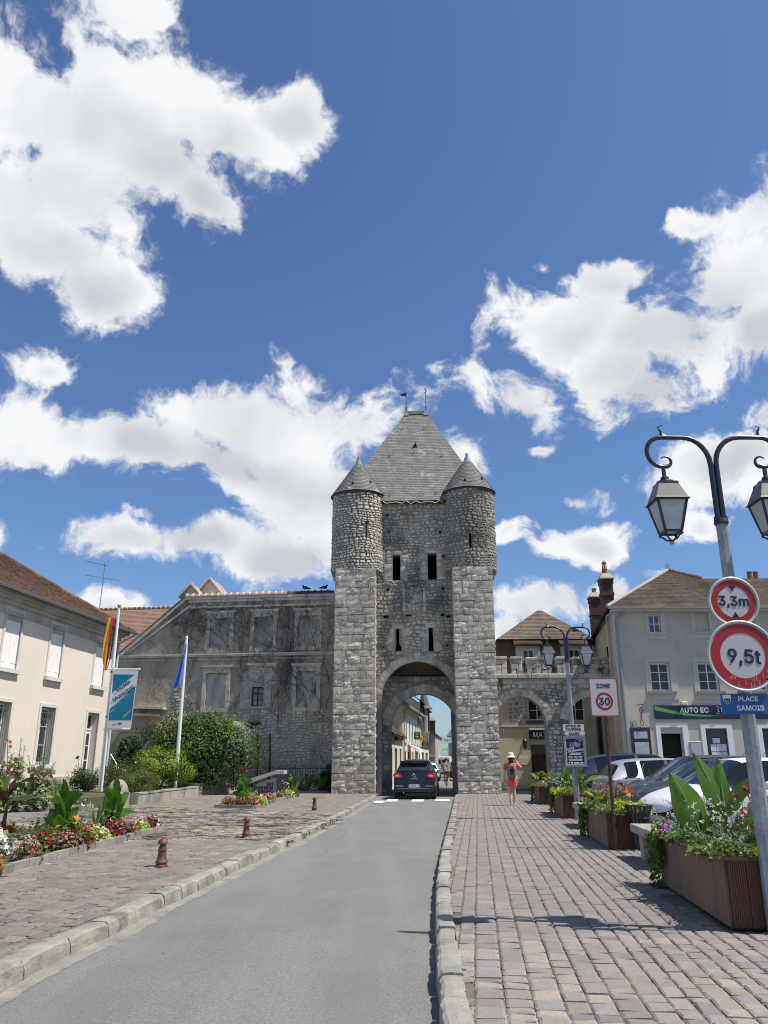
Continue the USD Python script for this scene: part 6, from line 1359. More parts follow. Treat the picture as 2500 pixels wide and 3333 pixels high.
for i, (x0, y0, x1, y1) in enumerate(((-14.2, 24.4, -12.0, 24.9), (-11.9, 24.8, -8.9, 25.6), (-13.9, 19.2, -10.6, 19.8))):
    k = thing('stone_step', ('long low stone kerb slab at the back of the left paving', 'low dark stone kerb slab running up to the round-headed post', 'dark stone slab lying behind the red-leaved banana plant')[i], 'kerb'); obj('slab', MB().beam((x0, y0, .17), (x1, y1, .17), .35, .16), oldst, k)
edge = mat('bed_edging', (.27, .25, .215), .95, (.18, .165, .145), 3, rnd=.12, fine=.2, bump=.4, bscale=30)
rng = random.Random(17)
for nm, poly, lab in (('flower_bed', BED1, 'front flower bed'), ('flower_bed', BED2, 'middle'), ('flower_bed', BED3, 'back')):
    k = thing(nm, None, None); tag(k, kind='structure')
    obj('soil', MB().ext(poly.buffer(-.02), .1, .16, XY), soil_m, k)
    ring = list(poly.exterior.coords)
    for a, b in zip(ring[:-1], ring[1:]):
        a, b = np.array(a), np.array(b); n = max(1, int(np.linalg.norm(b - a) / .42))
        for i in range(n):
            p, q = a + (b - a) * (i + .015) / n, a + (b - a) * (i + .985) / n
            obj('edging_stone', MB().beam((*p, .15 + rng.uniform(-.005, .008)), (*q, .15 + rng.uniform(-.005, .008)), .09, .12), edge, k)
# raised garden ground by the cream house
gz = MB(); gp = [(-8.45, 28.3), (-8.3, 32.6), (-8.15, 36.6), (-6.6, 39.5), (-6.6, 41.8), (-13.5, 42), (-11.7, 35.9), (-12.5, 28.6), (-13.0, 24.9), (-9.2, 25.9)]
obj('garden_soil', MB().ext(SG.Polygon(gp), .05, .44, XY), mat('garden_ground', (.07, .075, .035), .95, (.10, .085, .05), 1.2, fine=.3, fscale=25, bump=.8, bscale=12, bdist=.05), kind='structure')
# orientation table: sloped slab on a brick pier
rng = random.Random(19)
t = thing('sloped_stone_stand', 'brick pier with a sloping pale stone top, in the flower bed before the tower', 'stand', (-4.42, 31.1, .1), 0)
db = mat('dark_grey_brick', (.105, .10, .105), .9, (.07, .068, .07), 4, rnd=.2, fine=.2); pj = mat('pale_joint', (.4, .38, .34), .95, fine=.15)  # front bricks carry the shade of that face in their dark tone
obj('pier_core', MB().add([(-.4, 0, 0), (.28, 0, 0), (.28, .8, 0), (-.4, .8, 0), (-.4, 0, .6), (.28, 0, .83), (.28, .8, .83), (-.4, .8, .6)], [(0, 1, 5, 4), (1, 2, 6, 5), (2, 3, 7, 6), (3, 0, 4, 7), (4, 5, 6, 7)]), pj, t)
for r in range(6):
    z0 = .01 + .135 * r; o = .1 * (r % 2)
    for k in range(4):
        a, b = max(-.4, -.4 + .2 * k - o), min(.28, -.4 + .2 * (k + 1) - o)
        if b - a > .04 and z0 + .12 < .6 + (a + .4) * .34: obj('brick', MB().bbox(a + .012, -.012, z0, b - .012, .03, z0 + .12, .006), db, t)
    for k in range(4):
        a, b = .2 * k + o * .5, min(.8, .2 * (k + 1) + o * .5)
        if b - a > .05 and z0 + .12 < .84: obj('brick', MB().bbox(.25, a + .012, z0, .292, b - .012, z0 + .12, .006), mat('pale_brick', (.33, .31, .29), .9, (.25, .23, .215), 4, rnd=.15, fine=.2), t)  # same pier, right face: sunlight painted in as a paler brick tone
sl_v = [(-.95, -.15, .52), (.33, -.15, .965), (.66, -.15, .965), (.66, -.15, 1.1), (.33, -.15, 1.1), (-.95, -.15, .69)]
obj('sloping_top', MB().add([p for p in sl_v] + [(x, .95, z) for x, _, z in sl_v], [(0, 1, 4, 5), (1, 2, 3, 4), (11, 10, 7, 6), (10, 9, 8, 7), (5, 4, 10, 11), (4, 3, 9, 10), (3, 2, 8, 9), (2, 1, 7, 8), (1, 0, 6, 7), (0, 5, 11, 6)]), mat('table_stone', (.42, .385, .34), .85, (.33, .3, .27), 2.5, fine=.15), t)
# iron fence before the grey house, mossy posts, round-topped stone pier
fe = thing('iron_fence', 'dark iron railing along the foot of the grey house with blind windows', 'fence')
fa, fb = np.array([-6.6, 40.1]), np.array([-2.6, 39.9])
for k in range(34):
    p = fa + (fb - fa) * k / 33; obj('bar', MB().tube([(*p, .15), (*p, 1.3)], .012, 5, cap=False).lathe([(.02, 1.3), (0, 1.38)], 5, (*p, 0)), mat('rail_paint', (.03, .034, .033), .5), fe)
for z in (.35, 1.2): obj('rail', MB().beam((*fa, z), (*fb, z), .03, .03), _mats['rail_paint'], fe)
for x, l in ((-6.22, 'mossy green post nearer the bush, against the grey house'), (-5.62, 'mossy green post farther from the bush, against the grey house')):
    t = thing('mossy_post', l, 'post', (x, 40.3, .12)); obj('shaft', MB().tube([(0, 0, 0), (.02, 0, 1.3), (-.02, 0, 2.6)], (.07, .065, .06), 8), mat('mossy_wood', (.10, .085, .02), .95, (.06, .06, .025), 6, fine=.25), t); obj('weathered_tip', MB().lathe([(.06, 2.6), (.045, 2.68), (0, 2.7)], 8, (-.02, 0, 0)), _mats['mossy_wood'], t)
t = thing('gate_pier', 'rendered gate pier with rounded stone cap, half hidden by the big bush', 'pillar', (-7.25, 39.6, .12)); obj('shaft', MB().bbox(-.27, -.27, 0, .27, .27, 2.95, .02), c_grey, t)
q = s_.vertices * (.33, .33, .34); q[:, 2] = np.maximum(q[:, 2], 0); obj('rounded_cap', MB().add(q + (0, 0, 2.95), s_.faces), oldst, t, smooth=50)
# flagpoles, flags, museum banner
wpole = mat('white_pole', (.66, .66, .65), .4, fine=.08)
t = thing('flagpole', 'tall white flagpole before the cream house, with gilded ball on top', 'flagpole', (-9.437, 27.612, 0.562), 0)
obj('pole', MB().tube([(0, 0, 0), (0, 0, 6.95)], (.085, .055), 10), wpole, t); obj('finial', MB().sphere((0, 0, 7.05), .07, 2).lathe([(.06, 6.92), (.03, 6.98)], 8), mat('gilt', (.3, .24, .13), .4, metallic=.4), t)
for z in (4.4, 2.7): obj('clamp', MB().lathe([(.1, z), (.1, z + .05)], 10), galv, t)
t2 = thing('banner_pole', 'thinner white pole beside the flagpole holding the museum banner', 'pole', (-9.362, 27.524, 0.562), 0)
obj('pole', MB().tube([(0, 0, 0), (0, 0, 4.6)], .045, 8), wpole, t2); obj('banner_arm', MB().tube([(-.2, 0, 4.52), (1.05, 0, 4.52)], .03, 8), wpole, t2); obj('banner_arm', MB().tube([(-.2, 0, 2.26), (.85, 0, 2.26)], .025, 8), wpole, t2)
def cloth(w, h, f, n=16, m=24):
    v = [f(i / n, j / m) for j in range(m + 1) for i in range(n + 1)]
    return v, [(j * (n + 1) + i, j * (n + 1) + i + 1, (j + 1) * (n + 1) + i + 1, (j + 1) * (n + 1) + i) for j in range(m) for i in range(n)]
ge = thing('tricolour_flag', 'limp black, red and gold flag hanging from the tall flagpole', 'flag', (-9.481, 27.524, 0.172), 0)
for i, (nm, c) in enumerate((('black_stripe', (.012, .012, .014)), ('red_stripe', (.5, .03, .025)), ('gold_stripe', (.72, .36, .04)))):
    x0 = (.0, -.08, -.17)[i]; w = (.035, .08, .17)[i]
    def f(u, t, x0=x0, w=w):
        z = 7.0 - 2.0 * t - (.0 if i < 2 else .0); k = 1 - .25 * abs(t - .4); 
        if t > .8: k *= .35 + .65 * (1 - (t - .8) / .2)
        return (x0 * k + (u - 1) * w * k - .22 * t * t * .3 - (.35 * max(0, t - .8)), -.03 * i + .035 * math.sin(u * 7 + t * 5 + i), z - .25 * max(0, t - .8) * (2 if i == 2 else 1.4))
    obj(nm, cloth(1, 1, f, 6, 24), leafmat('cloth_' + nm, c, None, .3, .8, 0), ge, smooth=True)
mbn = thing('museum_banner', 'blue and white vertical banner reading Musée Municipal', 'banner', (-9.374, 27.479, 0.172), -4)
C = [np.array(p) for p in ((.08, 3.92), (1.12, 3.90), (.9, 1.77), (.02, 1.77))]       # corners (x, z): top left, top right, bottom right, bottom left
C = [np.array((x, z)) for x, z in ((.0, 4.93), (1.02, 4.9), (.94, 2.72), (.0, 2.72))]
def B(u, t, d=0.0): p = (C[0] * (1 - u) + C[1] * u) * (1 - t) + (C[3] * (1 - u) + C[2] * u) * t; return (p[0], .03 * math.sin(t * 5 + u * 2) * (1 - abs(2 * t - 1)) - d, p[1])
obj('banner_cloth', cloth(1, 1, lambda u, t: B(u, t), 10, 20), mat('banner_white', (.64, .65, .66), .6), mbn, smooth=True)
bcy = mat('banner_cyan', (.025, .4, .6), .6)
def patch(name, pts, m, d):
    poly = SG.Polygon(pts); mm = trimesh.creation.extrude_polygon(poly, .001, engine='earcut'); mm = trimesh.remesh.subdivide_to_size(mm.vertices, mm.faces, .12); return obj(name, MB().add([B(x, y, d) for x, y, _ in mm[0]], mm[1]), m, mbn)
patch('blue_field', [(.04, .075), (.87, .075), (.04, .40)], bcy, .003); patch('blue_field', [(.97, .26), (.97, .86), (.04, .86), (.04, .67)], bcy, .003)
patch('white_bar', [(.04, .62), (.85, .3), (.85, .315), (.04, .64)], _mats['banner_white'], .004) if False else None
patch('white_bar', [(.02, .735), (.25, .645), (.25, .665), (.02, .76)], _mats['banner_white'], .005); patch('white_bar', [(.62, .79), (.92, .67), (.92, .7), (.62, .83)], _mats['banner_white'], .005); patch('white_bar', [(.18, .62), (.72, .395), (.72, .41), (.18, .64)], _mats['banner_white'], .005)
bt = mat('banner_text', (.03, .05, .09), .6)
for s_, h_, u, t in (('Musée', .145, .47, .27), ('Municipal', .15, .52, .405)):
    m_ = text(s_, h_, True); vv = np.array(m_.vertices); a = rad(36); cxy = np.array(B(u, t))
    obj('banner_lettering', MB().add(np.stack([cxy[0] + vv[:, 0] * math.cos(a) - vv[:, 1] * math.sin(a), np.full(len(vv), cxy[1] - .012) - vv[:, 2] * .3, cxy[2] + vv[:, 0] * math.sin(a) + vv[:, 1] * math.cos(a)], 1), [tuple(q) for q in m_.faces]), bt, mbn)
patch('emblem', [(.4, .92), (.5, .9), (.62, .915), (.52, .935)], mat('emblem_ochre', (.25, .18, .1), .6), .005); patch('small_print', [(.2, .925), (.38, .92), (.38, .93), (.2, .935)], bt, .005)
t = thing('flagpole', 'shorter white flagpole standing in the bushes before the grey house', 'flagpole', (-8.45, 33.6, .44), 0)
obj('pole', MB().tube([(0, 0, 0), (0, 0, 6.1)], (.08, .06), 10), wpole, t); obj('finial', MB().lathe([(.07, 6.1), (.05, 6.2), (0, 6.22)], 10), wpole, t)
eu = thing('blue_flag', 'limp plain blue flag hanging from the shorter flagpole', 'flag', (-8.45, 33.5, .44), 0)
def f(u, t): k = .25 + .75 * t if t < .55 else (1.0 - .25 * (t - .55)); return (-.06 + .12 * (1 - t) - u * (.05 + .38 * t * t), -.06 + .06 * math.sin(u * 9 + t * 3), 5.85 - 1.95 * t * (1 - .12 * (1 - u)))
obj('cloth', cloth(1, 1, f, 10, 24), leafmat('blue_cloth', (.06, .16, .55), (.08, .2, .62), .25, .7, 0), eu, smooth=True)
for q in ('flagpole', 'banner_pole', 'tricolour_flag', 'museum_banner'): UsdGeom.Xformable(stage.GetPrimAtPath('/World/' + q)).AddScaleOp().Set(Gf.Vec3f(.885, .885, .885))
t = thing('handrail', 'white tubular handrail at the far corner of the cream house', 'handrail'); obj('rail', MB().tube([(-11.62, 34.8, .5), (-11.6, 34.8, 1.83), (-11.28, 34.7, 1.42), (-11.25, 34.7, .5)], .025, 6), white_p, t)
R_ = random.Random(77); pt = MB()
for k in range(260):
    y = 28 + 11 * R_.random() ** .8; x = -8.3 + (y - 28) * .03 + abs(R_.gauss(0, .45)); d = R_.uniform(.008, .02); a = R_.random() * 3
    pt.add([(x + d * math.cos(a + q), y + d * math.sin(a + q) * 1.4, .131) for q in (0, 1.6, 3.1, 4.7)], [(0, 1, 2, 3)])
obj('fallen_petals', pt, mat('dry_petal', (.5, .45, .36), .8), None, kind='stuff', label='pale fallen petals scattered along the low garden wall', cat='petals')
# pigeons on the ridge
for x, l in ((-2.05, 'dark pigeon sitting farther from the tower on the house ridge'), (-.98, 'dark pigeon sitting nearer the tower on the house ridge')):
    o = np.array([-2.251 + x * math.cos(rad(-7.9)), 41.58 + x * math.sin(rad(-7.9)), 10.4]); t = thing('pigeon', l, 'bird', o, 0)
    pg = mat('pigeon_grey', (.05, .052, .06), .7); obj('body', MB().sphere((0, 0, .13), .1, 2, (1.5, .9, .95)).sphere((.13 if x > -1.5 else -.13, 0, .23), .055, 2).tube([(-.1 if x > -1.5 else .1, 0, .12), (-.3 if x > -1.5 else .3, 0, .08)], (.07, .03), 6), pg, t, smooth=True); obj('leg', MB().tube([(0, -.03, 0), (0, -.03, .07)], .008, 4), pg, t)

# ---------------------------------------------------------------- vehicles
tyre_m = mat('tyre', (.015, .015, .016), .85); alloy = mat('alloy_wheel', (.38, .38, .39), .35, metallic=.6); trimb = mat('black_plastic', (.015, .015, .017), .5)
carglass = mat('car_glass', (.010, .013, .016), .06, spec=.3)
tail_m = mat('tail_lamp', (.38, .012, .015), .2, (.55, .02, .02), 14, coat=.6); head_m = mat('head_lamp', (.22, .24, .27), .08, (.02, .022, .03), 9, spec=.9, coat=.8, lo=.4, hi=.6)
chrome = mat('chrome', (.6, .6, .62), .15, metallic=1.0); plate_m = mat('number_plate', (.6, .6, .58), .5); plate_b = mat('plate_blue', (.02, .06, .3), .5)
def paint(n, c, metal=0.0): return mat('car_paint_' + n, c, .36, coat=.35, metallic=metal, spec=.4)
HATCH = [(-2.03, .40, .66, .74, .70, .62), (-1.99, .30, .80, .90, .80, .70), (-1.88, .25, .93, 1.0, .85, .735), (-1.62, .22, .96, 1.30, .865, .60), (-1.46, .21, .965, 1.395, .87, .585), (-1.12, .2, .96, 1.43, .87, .58), (-1.02, .2, .96, 1.44, .87, .58), (-.36, .2, .95, 1.46, .87, .58),
         (-.27, .2, .95, 1.46, .87, .58), (.18, .2, .94, 1.45, .87, .57), (.36, .2, .935, 1.42, .87, .56), (1.10, .2, .91, .985, .865, .71), (1.22, .21, .89, .955, .86, .70), (1.6, .24, .8, .865, .83, .66), (1.86, .3, .66, .75, .75, .58), (1.99, .4, .54, .62, .6, .48)]
def shape(H, L=1.0, W=1.0, Z=1.0, hood=None): return [(x * L, zb * (Z if zb < .35 else Z), zm * Z, zt * Z, w * W, wt * W) for x, zb, zm, zt, w, wt in H]
def car(label, loc, heading, pm, sh, glass_i=(6, 11), tail=(1, 3), name='parked_car', group=None, cat='car', rear=True, roofm=None, bpill=(7, 8), rw=3):
    """heading: degrees of the nose from +X"""
    t = thing(name, label, cat, loc, heading, group)
    S = sh; n = len(S); R = []
    for x, zb, zm, zt, w, wt in S:
        mid = zb + (zm - zb) * .55
        R.append([(0, zb), (.8 * w, zb), (.96 * w, zb + .1), (w, mid), (.985 * w, zm - .03), (.965 * w, zm), (wt + .02, zt - .035), (wt * .86, zt - .004), (wt * .45, zt + .02), (0, zt + .025)])
    m = len(R[0]); V = []
    for i in range(n):
        for j in range(m): V.append((S[i][0], -R[i][j][0], R[i][j][1]))
        for j in range(1, m - 1): V.append((S[i][0], R[i][j][0], R[i][j][1]))
    K = 2 * m - 2
    idx = lambda i, j, s: i * K + (j if (s < 0 or j in (0, m - 1)) else m + j - 1)
    groups = {}
    g0, g1 = glass_i
    for i in range(n - 1):
        for j in range(m - 1):
            for s in (-1, 1):
                q = (idx(i, j, s), idx(i + 1, j, s), idx(i + 1, j + 1, s), idx(i, j + 1, s))
                if s > 0: q = q[::-1]
                k = ('body', 0)
                if g0 - 2 <= i < g1 and j == 5:
                    if bpill[0] <= i < bpill[1] or i == g0 - 1 + 0 and False: k = ('pillar', s)
                    elif i == g0 - 1 : k = ('body', 0)
                    elif i == g0 - 2: k = ('quarter_window', s)
                    elif i < g1 - 1: k = ('side_window', s * (2 if i < bpill[0] else 1))
                    else: k = ('door_window', s)
                if i == g1 - 1 and j >= 6: k = ('windscreen', 0)
                if i == 2 and j >= 6 and rear: k = ('rear_window', 0)
                if i in (0, 1) and j in (4, 5) and rear: k = ('tail_lamp', s)
                if i in (n - 3,) and j in (3, 4, 5): k = ('head_lamp', s)
                if i == n - 2 and j in (2, 3): k = ('bumper_intake', 0)
                if j <= 1 and i not in (0, n - 2): k = ('sill', 0)
                groups.setdefault(k, []).append(q)
    for i, fl in ((0, 1), (n - 1, 0)):
        for j in range(m - 1):
            a, b, c, d = idx(i, j, -1), idx(i, j + 1, -1), idx(i, j + 1, 1), idx(i, j, 1)
            q = [x for k, x in enumerate((a, b, c, d)) if x not in (a, b, c, d)[:k]]
            if not fl: q = q[::-1]
            k = ('body', 0)
            if not fl and j in (2, 3): k = ('grille', 0)
            if fl and j <= 2: k = ('rear_bumper', 0)
            groups.setdefault(k, []).append(tuple(q))
    # one smoothed surface, cut into its panels
    from collections import defaultdict
    base = trimesh.Trimesh(np.array(V), np.array([[q[0], q[k], q[k + 1]] for fs in groups.values() for q in fs for k in range(1, len(q) - 1)]), process=False)
    ms = {'body': pm, 'sill': trimb, 'bumper_intake': trimb, 'grille': trimb, 'rear_bumper': trimb, 'pillar': trimb, 'tail_lamp': tail_m, 'head_lamp': head_m}
    for (nm, s), fs in groups.items():
        used = sorted(set(i for q in fs for i in q)); mp = {u: k for k, u in enumerate(used)}
        obj(nm, (np.array(V)[used], [tuple(mp[i] for i in q) for q in fs]), ms.get(nm, carglass), t, subdiv=True)
    wx = (S[0][0] * .635, S[-1][0] * .665); wr = .315 * (1 if S[5][3] < 1.5 else 1.08); W_ = max(s[4] for s in S)
    for x in wx:
        for s in (-1, 1):
            y = s * (W_ - .09)
            rot = lambda p: [(x + q[0], y + s * q[2], wr + q[1]) for q in p]
            tb = MB().lathe([(wr * .62, .105), (wr * .9, .11), (wr, .07), (wr, -.1), (wr * .6, -.1)], 24); v = np.vstack(tb.v)
            w_ = obj('wheel', MB().add(rot(v), [q if s < 0 else q[::-1] for q in tb.f]), tyre_m, t, smooth=40)
            rm = MB().lathe([(wr * .62, .1), (wr * .58, .07), (0.02, .06)], 20); 
            for k in range(5):
                a = 2 * math.pi * k / 5; rm.beam((.03 * math.cos(a), .03 * math.sin(a), .085), (wr * .6 * math.cos(a), wr * .6 * math.sin(a), .095), .07, .02, up=(0, 0, 1))
            obj('rim', MB().add(rot(np.vstack(rm.v)), [q if s < 0 else q[::-1] for q in rm.f]), alloy, w_)
            ar = [(x + (wr + .055) * math.cos(a), s * (W_ + .003), wr + (wr + .055) * math.sin(a)) for a in np.linspace(-.25, math.pi + .25, 20)]
            obj('wheel_arch', MB().tube(ar, .02, 5).add([(p[0], s * (W_ + .001), p[2]) for p in ar] + [(x, s * (W_ + .001), wr * .6)], [(k, k + 1, 20) for k in range(19)]), trimb, t)
    zb_ = S[g1 - 1][2]
    for s in (-1, 1):
        xm = S[g1 - 1][0] - .22; mr = obj('wing_mirror', MB().sphere((xm, s * (W_ + .09), zb_ + .06), .1, 2, (.65, 1.0, .75)).beam((xm + .02, s * (W_ - .06), zb_ + .0), (xm, s * (W_ + .05), zb_ + .04), .05, .04), pm if pm is not None else trimb, t, smooth=True)
        obj('mirror_glass', MB().add([(xm - .068, s * (W_ + .02), zb_ + .01), (xm - .068, s * (W_ + .16), zb_ + .01), (xm - .068, s * (W_ + .16), zb_ + .11), (xm - .068, s * (W_ + .02), zb_ + .11)], [(0, 1, 2, 3)]), chrome, mr)
        for x in (-.62, .3): obj('door_handle', MB().bbox(x - .09, min(s * W_ * .985, s * (W_ + .025)), zb_ - .16, x + .09, max(s * W_ * .985, s * (W_ + .025)), zb_ - .13, .005), trimb, t)
    for k in (-.35, .35):
        x0 = S[g1][0]; obj('wiper', MB().beam((x0 - .02, k, S[g1][3] + .045), (x0 - .17, k - .45, S[g1][3] + .17), .015, .012), trimb, t)
    if rear:
        obj('number_plate', MB().bbox(S[0][0] - .03, -.26, .5, S[0][0] - .005, .26, .61, .003), plate_m, t)
    obj('roof_aerial', MB().tube([(S[5][0], 0, S[5][3] + .02), (S[5][0] - .12, 0, S[5][3] + .2)], .006, 4), trimb, t)
    return t
PK = 'cars parked in a row on the right'
hd = lambda b: 180 + b      # nose to the left and slightly towards the camera
car('dark grey car with shiny bonnet behind the nearest planter, nearest of the parked row', (7.35, 12.35, .1), hd(9), paint('graphite', (.07, .072, .085), .3), shape(HATCH, 1.02), group=None)
car('white hatchback with swept black headlamps, behind the bin and nearest bench', (6.85, 15.75, .1), hd(8), paint('white', (.72, .72, .73)), shape(HATCH))
car('black car just beyond the white hatchback', (7.3, 18.2, .1), hd(8), paint('black', (.012, .013, .018)), shape(HATCH, 1.03))
car('dark slate-grey car between the black car and the silver hatchback', (7.9, 20.6, .1), hd(7), paint('slate', (.045, .05, .058), .3), shape(HATCH, 1.05, 1.0, 1.06))
car('silver hatchback parked tail towards the pavement', (7.95, 23.0, .1), 2, paint('silver', (.42, .43, .47), .5), shape(HATCH, 1.0, 1.0, 1.02))
car('navy blue sports utility car at the far end of the parked row, red tail lamp', (8.0, 25.6, .1), 1, paint('navy', (.012, .02, .055), .2), shape(HATCH, 1.1, 1.03, 1.12))
# dark car waiting under the gate, seen from behind
SUV = shape(HATCH, 1.08, 1.0, 1.09)
dkp = paint('blue_black', (.012, .014, .024), .1)
th = 90 - 6.0
dc = thing('waiting_car', None, None)
stage.RemovePrim(dc); CNT.clear() if False else None
dc = car('dark blue sports utility car seen from behind, driving into the gate arch', (1.50, 37.0, .005), th, dkp, SUV, name='driving_car', rear=False)
xr = SUV[0][0]
def rearface(u, z): # a point on the tail, u across (left +), z up
    d = .0 if z < .72 else (z - .72) * .2
    return (xr - .03 + d + .06 * (u / .8) ** 2, u, z)
def rpatch(name, pts, m, lift=.0, parent=dc, n=.08):
    mm = trimesh.creation.extrude_polygon(SG.Polygon(pts), .001, engine='earcut'); a = trimesh.remesh.subdivide_to_size(mm.vertices, mm.faces, n)
    return obj(name, MB().add([np.array(rearface(x, y)) - (lift + (.0 if z < .0005 else .02), 0, 0) for x, y, z in a[0]], a[1]), m, parent)
bodyr = [(-.80, .3), (.80, .3), (.86, .62), (.85, .98), (.74, 1.12), (-.74, 1.12), (-.85, .98), (-.86, .62)]
rpatch('tailgate', bodyr, dkp, .03)
rw_ = [(-.70, 1.14), (.70, 1.14), (.60, 1.46), (-.60, 1.46)]
def screen(x, z): return (xr + .13 + (z - 1.14) * .85, x, z)
mm = MB().add([screen(*p) for p in rw_], [(0, 1, 2, 3)]); obj('rear_window', mm, mat('rear_glass', (.03, .045, .05), .05, (.01, .014, .016), 1.6, spec=.9, coat=.5), dc)
obj('rear_window_frame', MB().tube([np.array(screen(*p)) for p in rw_ + rw_[:1]], .03, 6), dkp, dc)
obj('roof_spoiler', MB().beam((xr + .38, -.60, 1.52), (xr + .38, .60, 1.52), .3, .05, up=(0, 0, 1)), dkp, dc)
obj('high_brake_lamp', MB().box(xr + .222, -.12, 1.475, xr + .24, .12, 1.495), tail_m, dc)
for s in (-1, 1):
    lp = [(s * .52, .93), (s * .60, 1.03), (s * .86, 1.05), (s * .9, .95), (s * .84, .86), (s * .62, .84)]
    l = rpatch('tail_lamp', lp if s > 0 else lp[::-1], tail_m, .06)
    rpatch('lamp_reflector', [(s * .64, .91), (s * .78, .91), (s * .78, .97), (s * .64, .97)][::s], mat('lamp_glint', (.7, .25, .2), .2, coat=1), .085, l)
    rpatch('bumper_reflector', [(s * .46, .52), (s * .76, .52), (s * .78, .56), (s * .46, .55)][::s], chrome, .05)
npl = rpatch('number_plate', [(-.27, .48), (.27, .48), (.27, .6), (-.27, .6)], plate_m, .06)
rpatch('plate_band', [(-.27, .48), (-.225, .48), (-.225, .6), (-.27, .6)], plate_b, .063, npl); rpatch('plate_band', [(.225, .48), (.27, .48), (.27, .6), (.225, .6)], plate_b, .063, npl)
def rtext(s_, h, u, z, m, parent, lift):
    tm = text(s_, h); v = np.array(tm.vertices); c = np.array(rearface(u, z))
    return obj('lettering', MB().add(np.stack([np.full(len(v), c[0] - lift) - v[:, 2], c[1] - v[:, 0], c[2] + v[:, 1]], 1), [tuple(q) for q in tm.faces]), m, parent)
rtext('FT-671-TE', .075, 0, .54, trimb, npl, .085); rtext('KADJAR', .045, 0, .83, chrome, dc, .055)
obj('emblem', MB().tube([np.array(rearface(0, .94)) + (-.06, .07 * a, .10 * b) for a, b in ((0, 1), (1, 0), (0, -1), (-1, 0), (0, 1))], .014, 6), chrome, dc)
rpatch('bumper_trim', [(-.8, .3), (.8, .3), (.82, .42), (-.82, .42)], trimb, .05); rpatch('bumper_line', [(-.7, .43), (.7, .43), (.7, .445), (-.7, .445)], chrome, .055)
obj('tailgate_wiper', MB().beam((xr + .12, 0, 1.17), (xr + .17, -.28, 1.2), .015, .015), trimb, dc)
obj('exhaust', MB().tube([(xr - .0, .45, .26), (xr + .2, .45, .26)], .03, 8), chrome, dc)
# traffic beyond the gate
car('white car beyond the dark car, seen from behind, half hidden', (3.75, 68.5, .0), 84, paint('white', (.72, .72, .73)), shape(HATCH, 1, 1, .98), name='driving_car')
car('black parked car on the right side of the street beyond the gate', (6.35, 71.0, .0), 264, paint('black', (.012, .013, .018)), shape(HATCH, 1.05, 1, 1.05))
van = thing('white_van', 'white panel van ahead of the cyclist, far down the street', 'van', (6.1, 86, 0), 84)
vp = paint('van_white', (.62, .62, .63))
obj('body', MB().bbox(-2.5, -.97, .3, 1.4, .97, 2.05, .12), vp, van, smooth=40); obj('bonnet', MB().bbox(1.3, -.93, .3, 2.5, .93, 1.15, .12), vp, van)
obj('rear_window', MB().box(-2.52, -.75, 1.3, -2.49, -.08, 1.75).box(-2.52, .08, 1.3, -2.49, .75, 1.75), carglass, van); obj('rear_bumper', MB().bbox(-2.58, -.95, .3, -2.4, .95, .52, .03), trimb, van)
for s in (-1, 1):
    obj('tail_lamp', MB().box(-2.53, min(s * .8, s * .95), .8, -2.49, max(s * .8, s * .95), 1.3), tail_m, van)
    for x in (-1.5, 1.7): tb = MB().lathe([(.2, .1), (.32, .1), (.33, -.1), (.2, -.1)], 18); obj('wheel', MB().add([(x + q[0], s * .9 + q[2], .33 + q[1]) for q in np.vstack(tb.v)], tb.f), tyre_m, van)
obj('number_plate', MB().box(-2.6, -.26, .6, -2.585, .26, .71), plate_m, van); obj('door_seam', MB().box(-2.515, -.01, .5, -2.495, .01, 2.0), trimb, van)

# ---------------------------------------------------------------- people
import manifold3d as m3
def ball(c, r, n=14): return m3.Manifold.sphere(r, n).translate([float(x) for x in c])
def bones(chains, pitch=.02, it=8):
    """chains of (point, radius); one smooth continuous surface"""
    parts = []
    for ch in chains:
        for (a, ra), (b, rb) in zip(ch[:-1], ch[1:]): parts.append(m3.Manifold.batch_hull([ball(a, ra), ball(b, rb)]))
    M = m3.Manifold.batch_boolean(parts, m3.OpType.Add).refine_to_length(pitch)
    q = M.to_mesh(); tm = trimesh.Trimesh(q.vert_properties[:, :3], q.tri_verts, process=True)
    trimesh.smoothing.filter_taubin(tm, .5, -.53, it)
    return tm
def hand(w, d, up, s):
    """finger chains at a wrist w pointing along d, palm normal up, s = side of the thumb"""
    w, d, up = (np.array(x, float) for x in (w, d, up)); d /= np.linalg.norm(d); sd = np.cross(up, d) * s; sd /= np.linalg.norm(sd); up = np.cross(d, sd)
    c = [[(w, .022), (w + d * .045, .024)], [(w + d * .045 - sd * .022, .017), (w + d * .085 - sd * .03, .014)], [(w + d * .045 + sd * .018, .017), (w + d * .085 + sd * .026, .014)]]
    for k, (o, l) in enumerate(((-.03, .058), (-.011, .07), (.009, .074), (.027, .066))):
        a = w + d * .085 + sd * o; b = a + d * l * .5 - up * .004; e = b + d * l * .4 - up * .016; c.append([(a, .009), (b, .0085), (e, .0075)])
    a = w + d * .03 + sd * .025; c.append([(a, .011), (a + d * .03 + sd * .03, .0095), (a + d * .055 + sd * .036 - up * .008, .008)])
    return c
skin = mat('skin', (.52, .33, .25), .55, (.46, .27, .2), 8, fine=.05)
V3 = lambda *a: np.array(a, float)
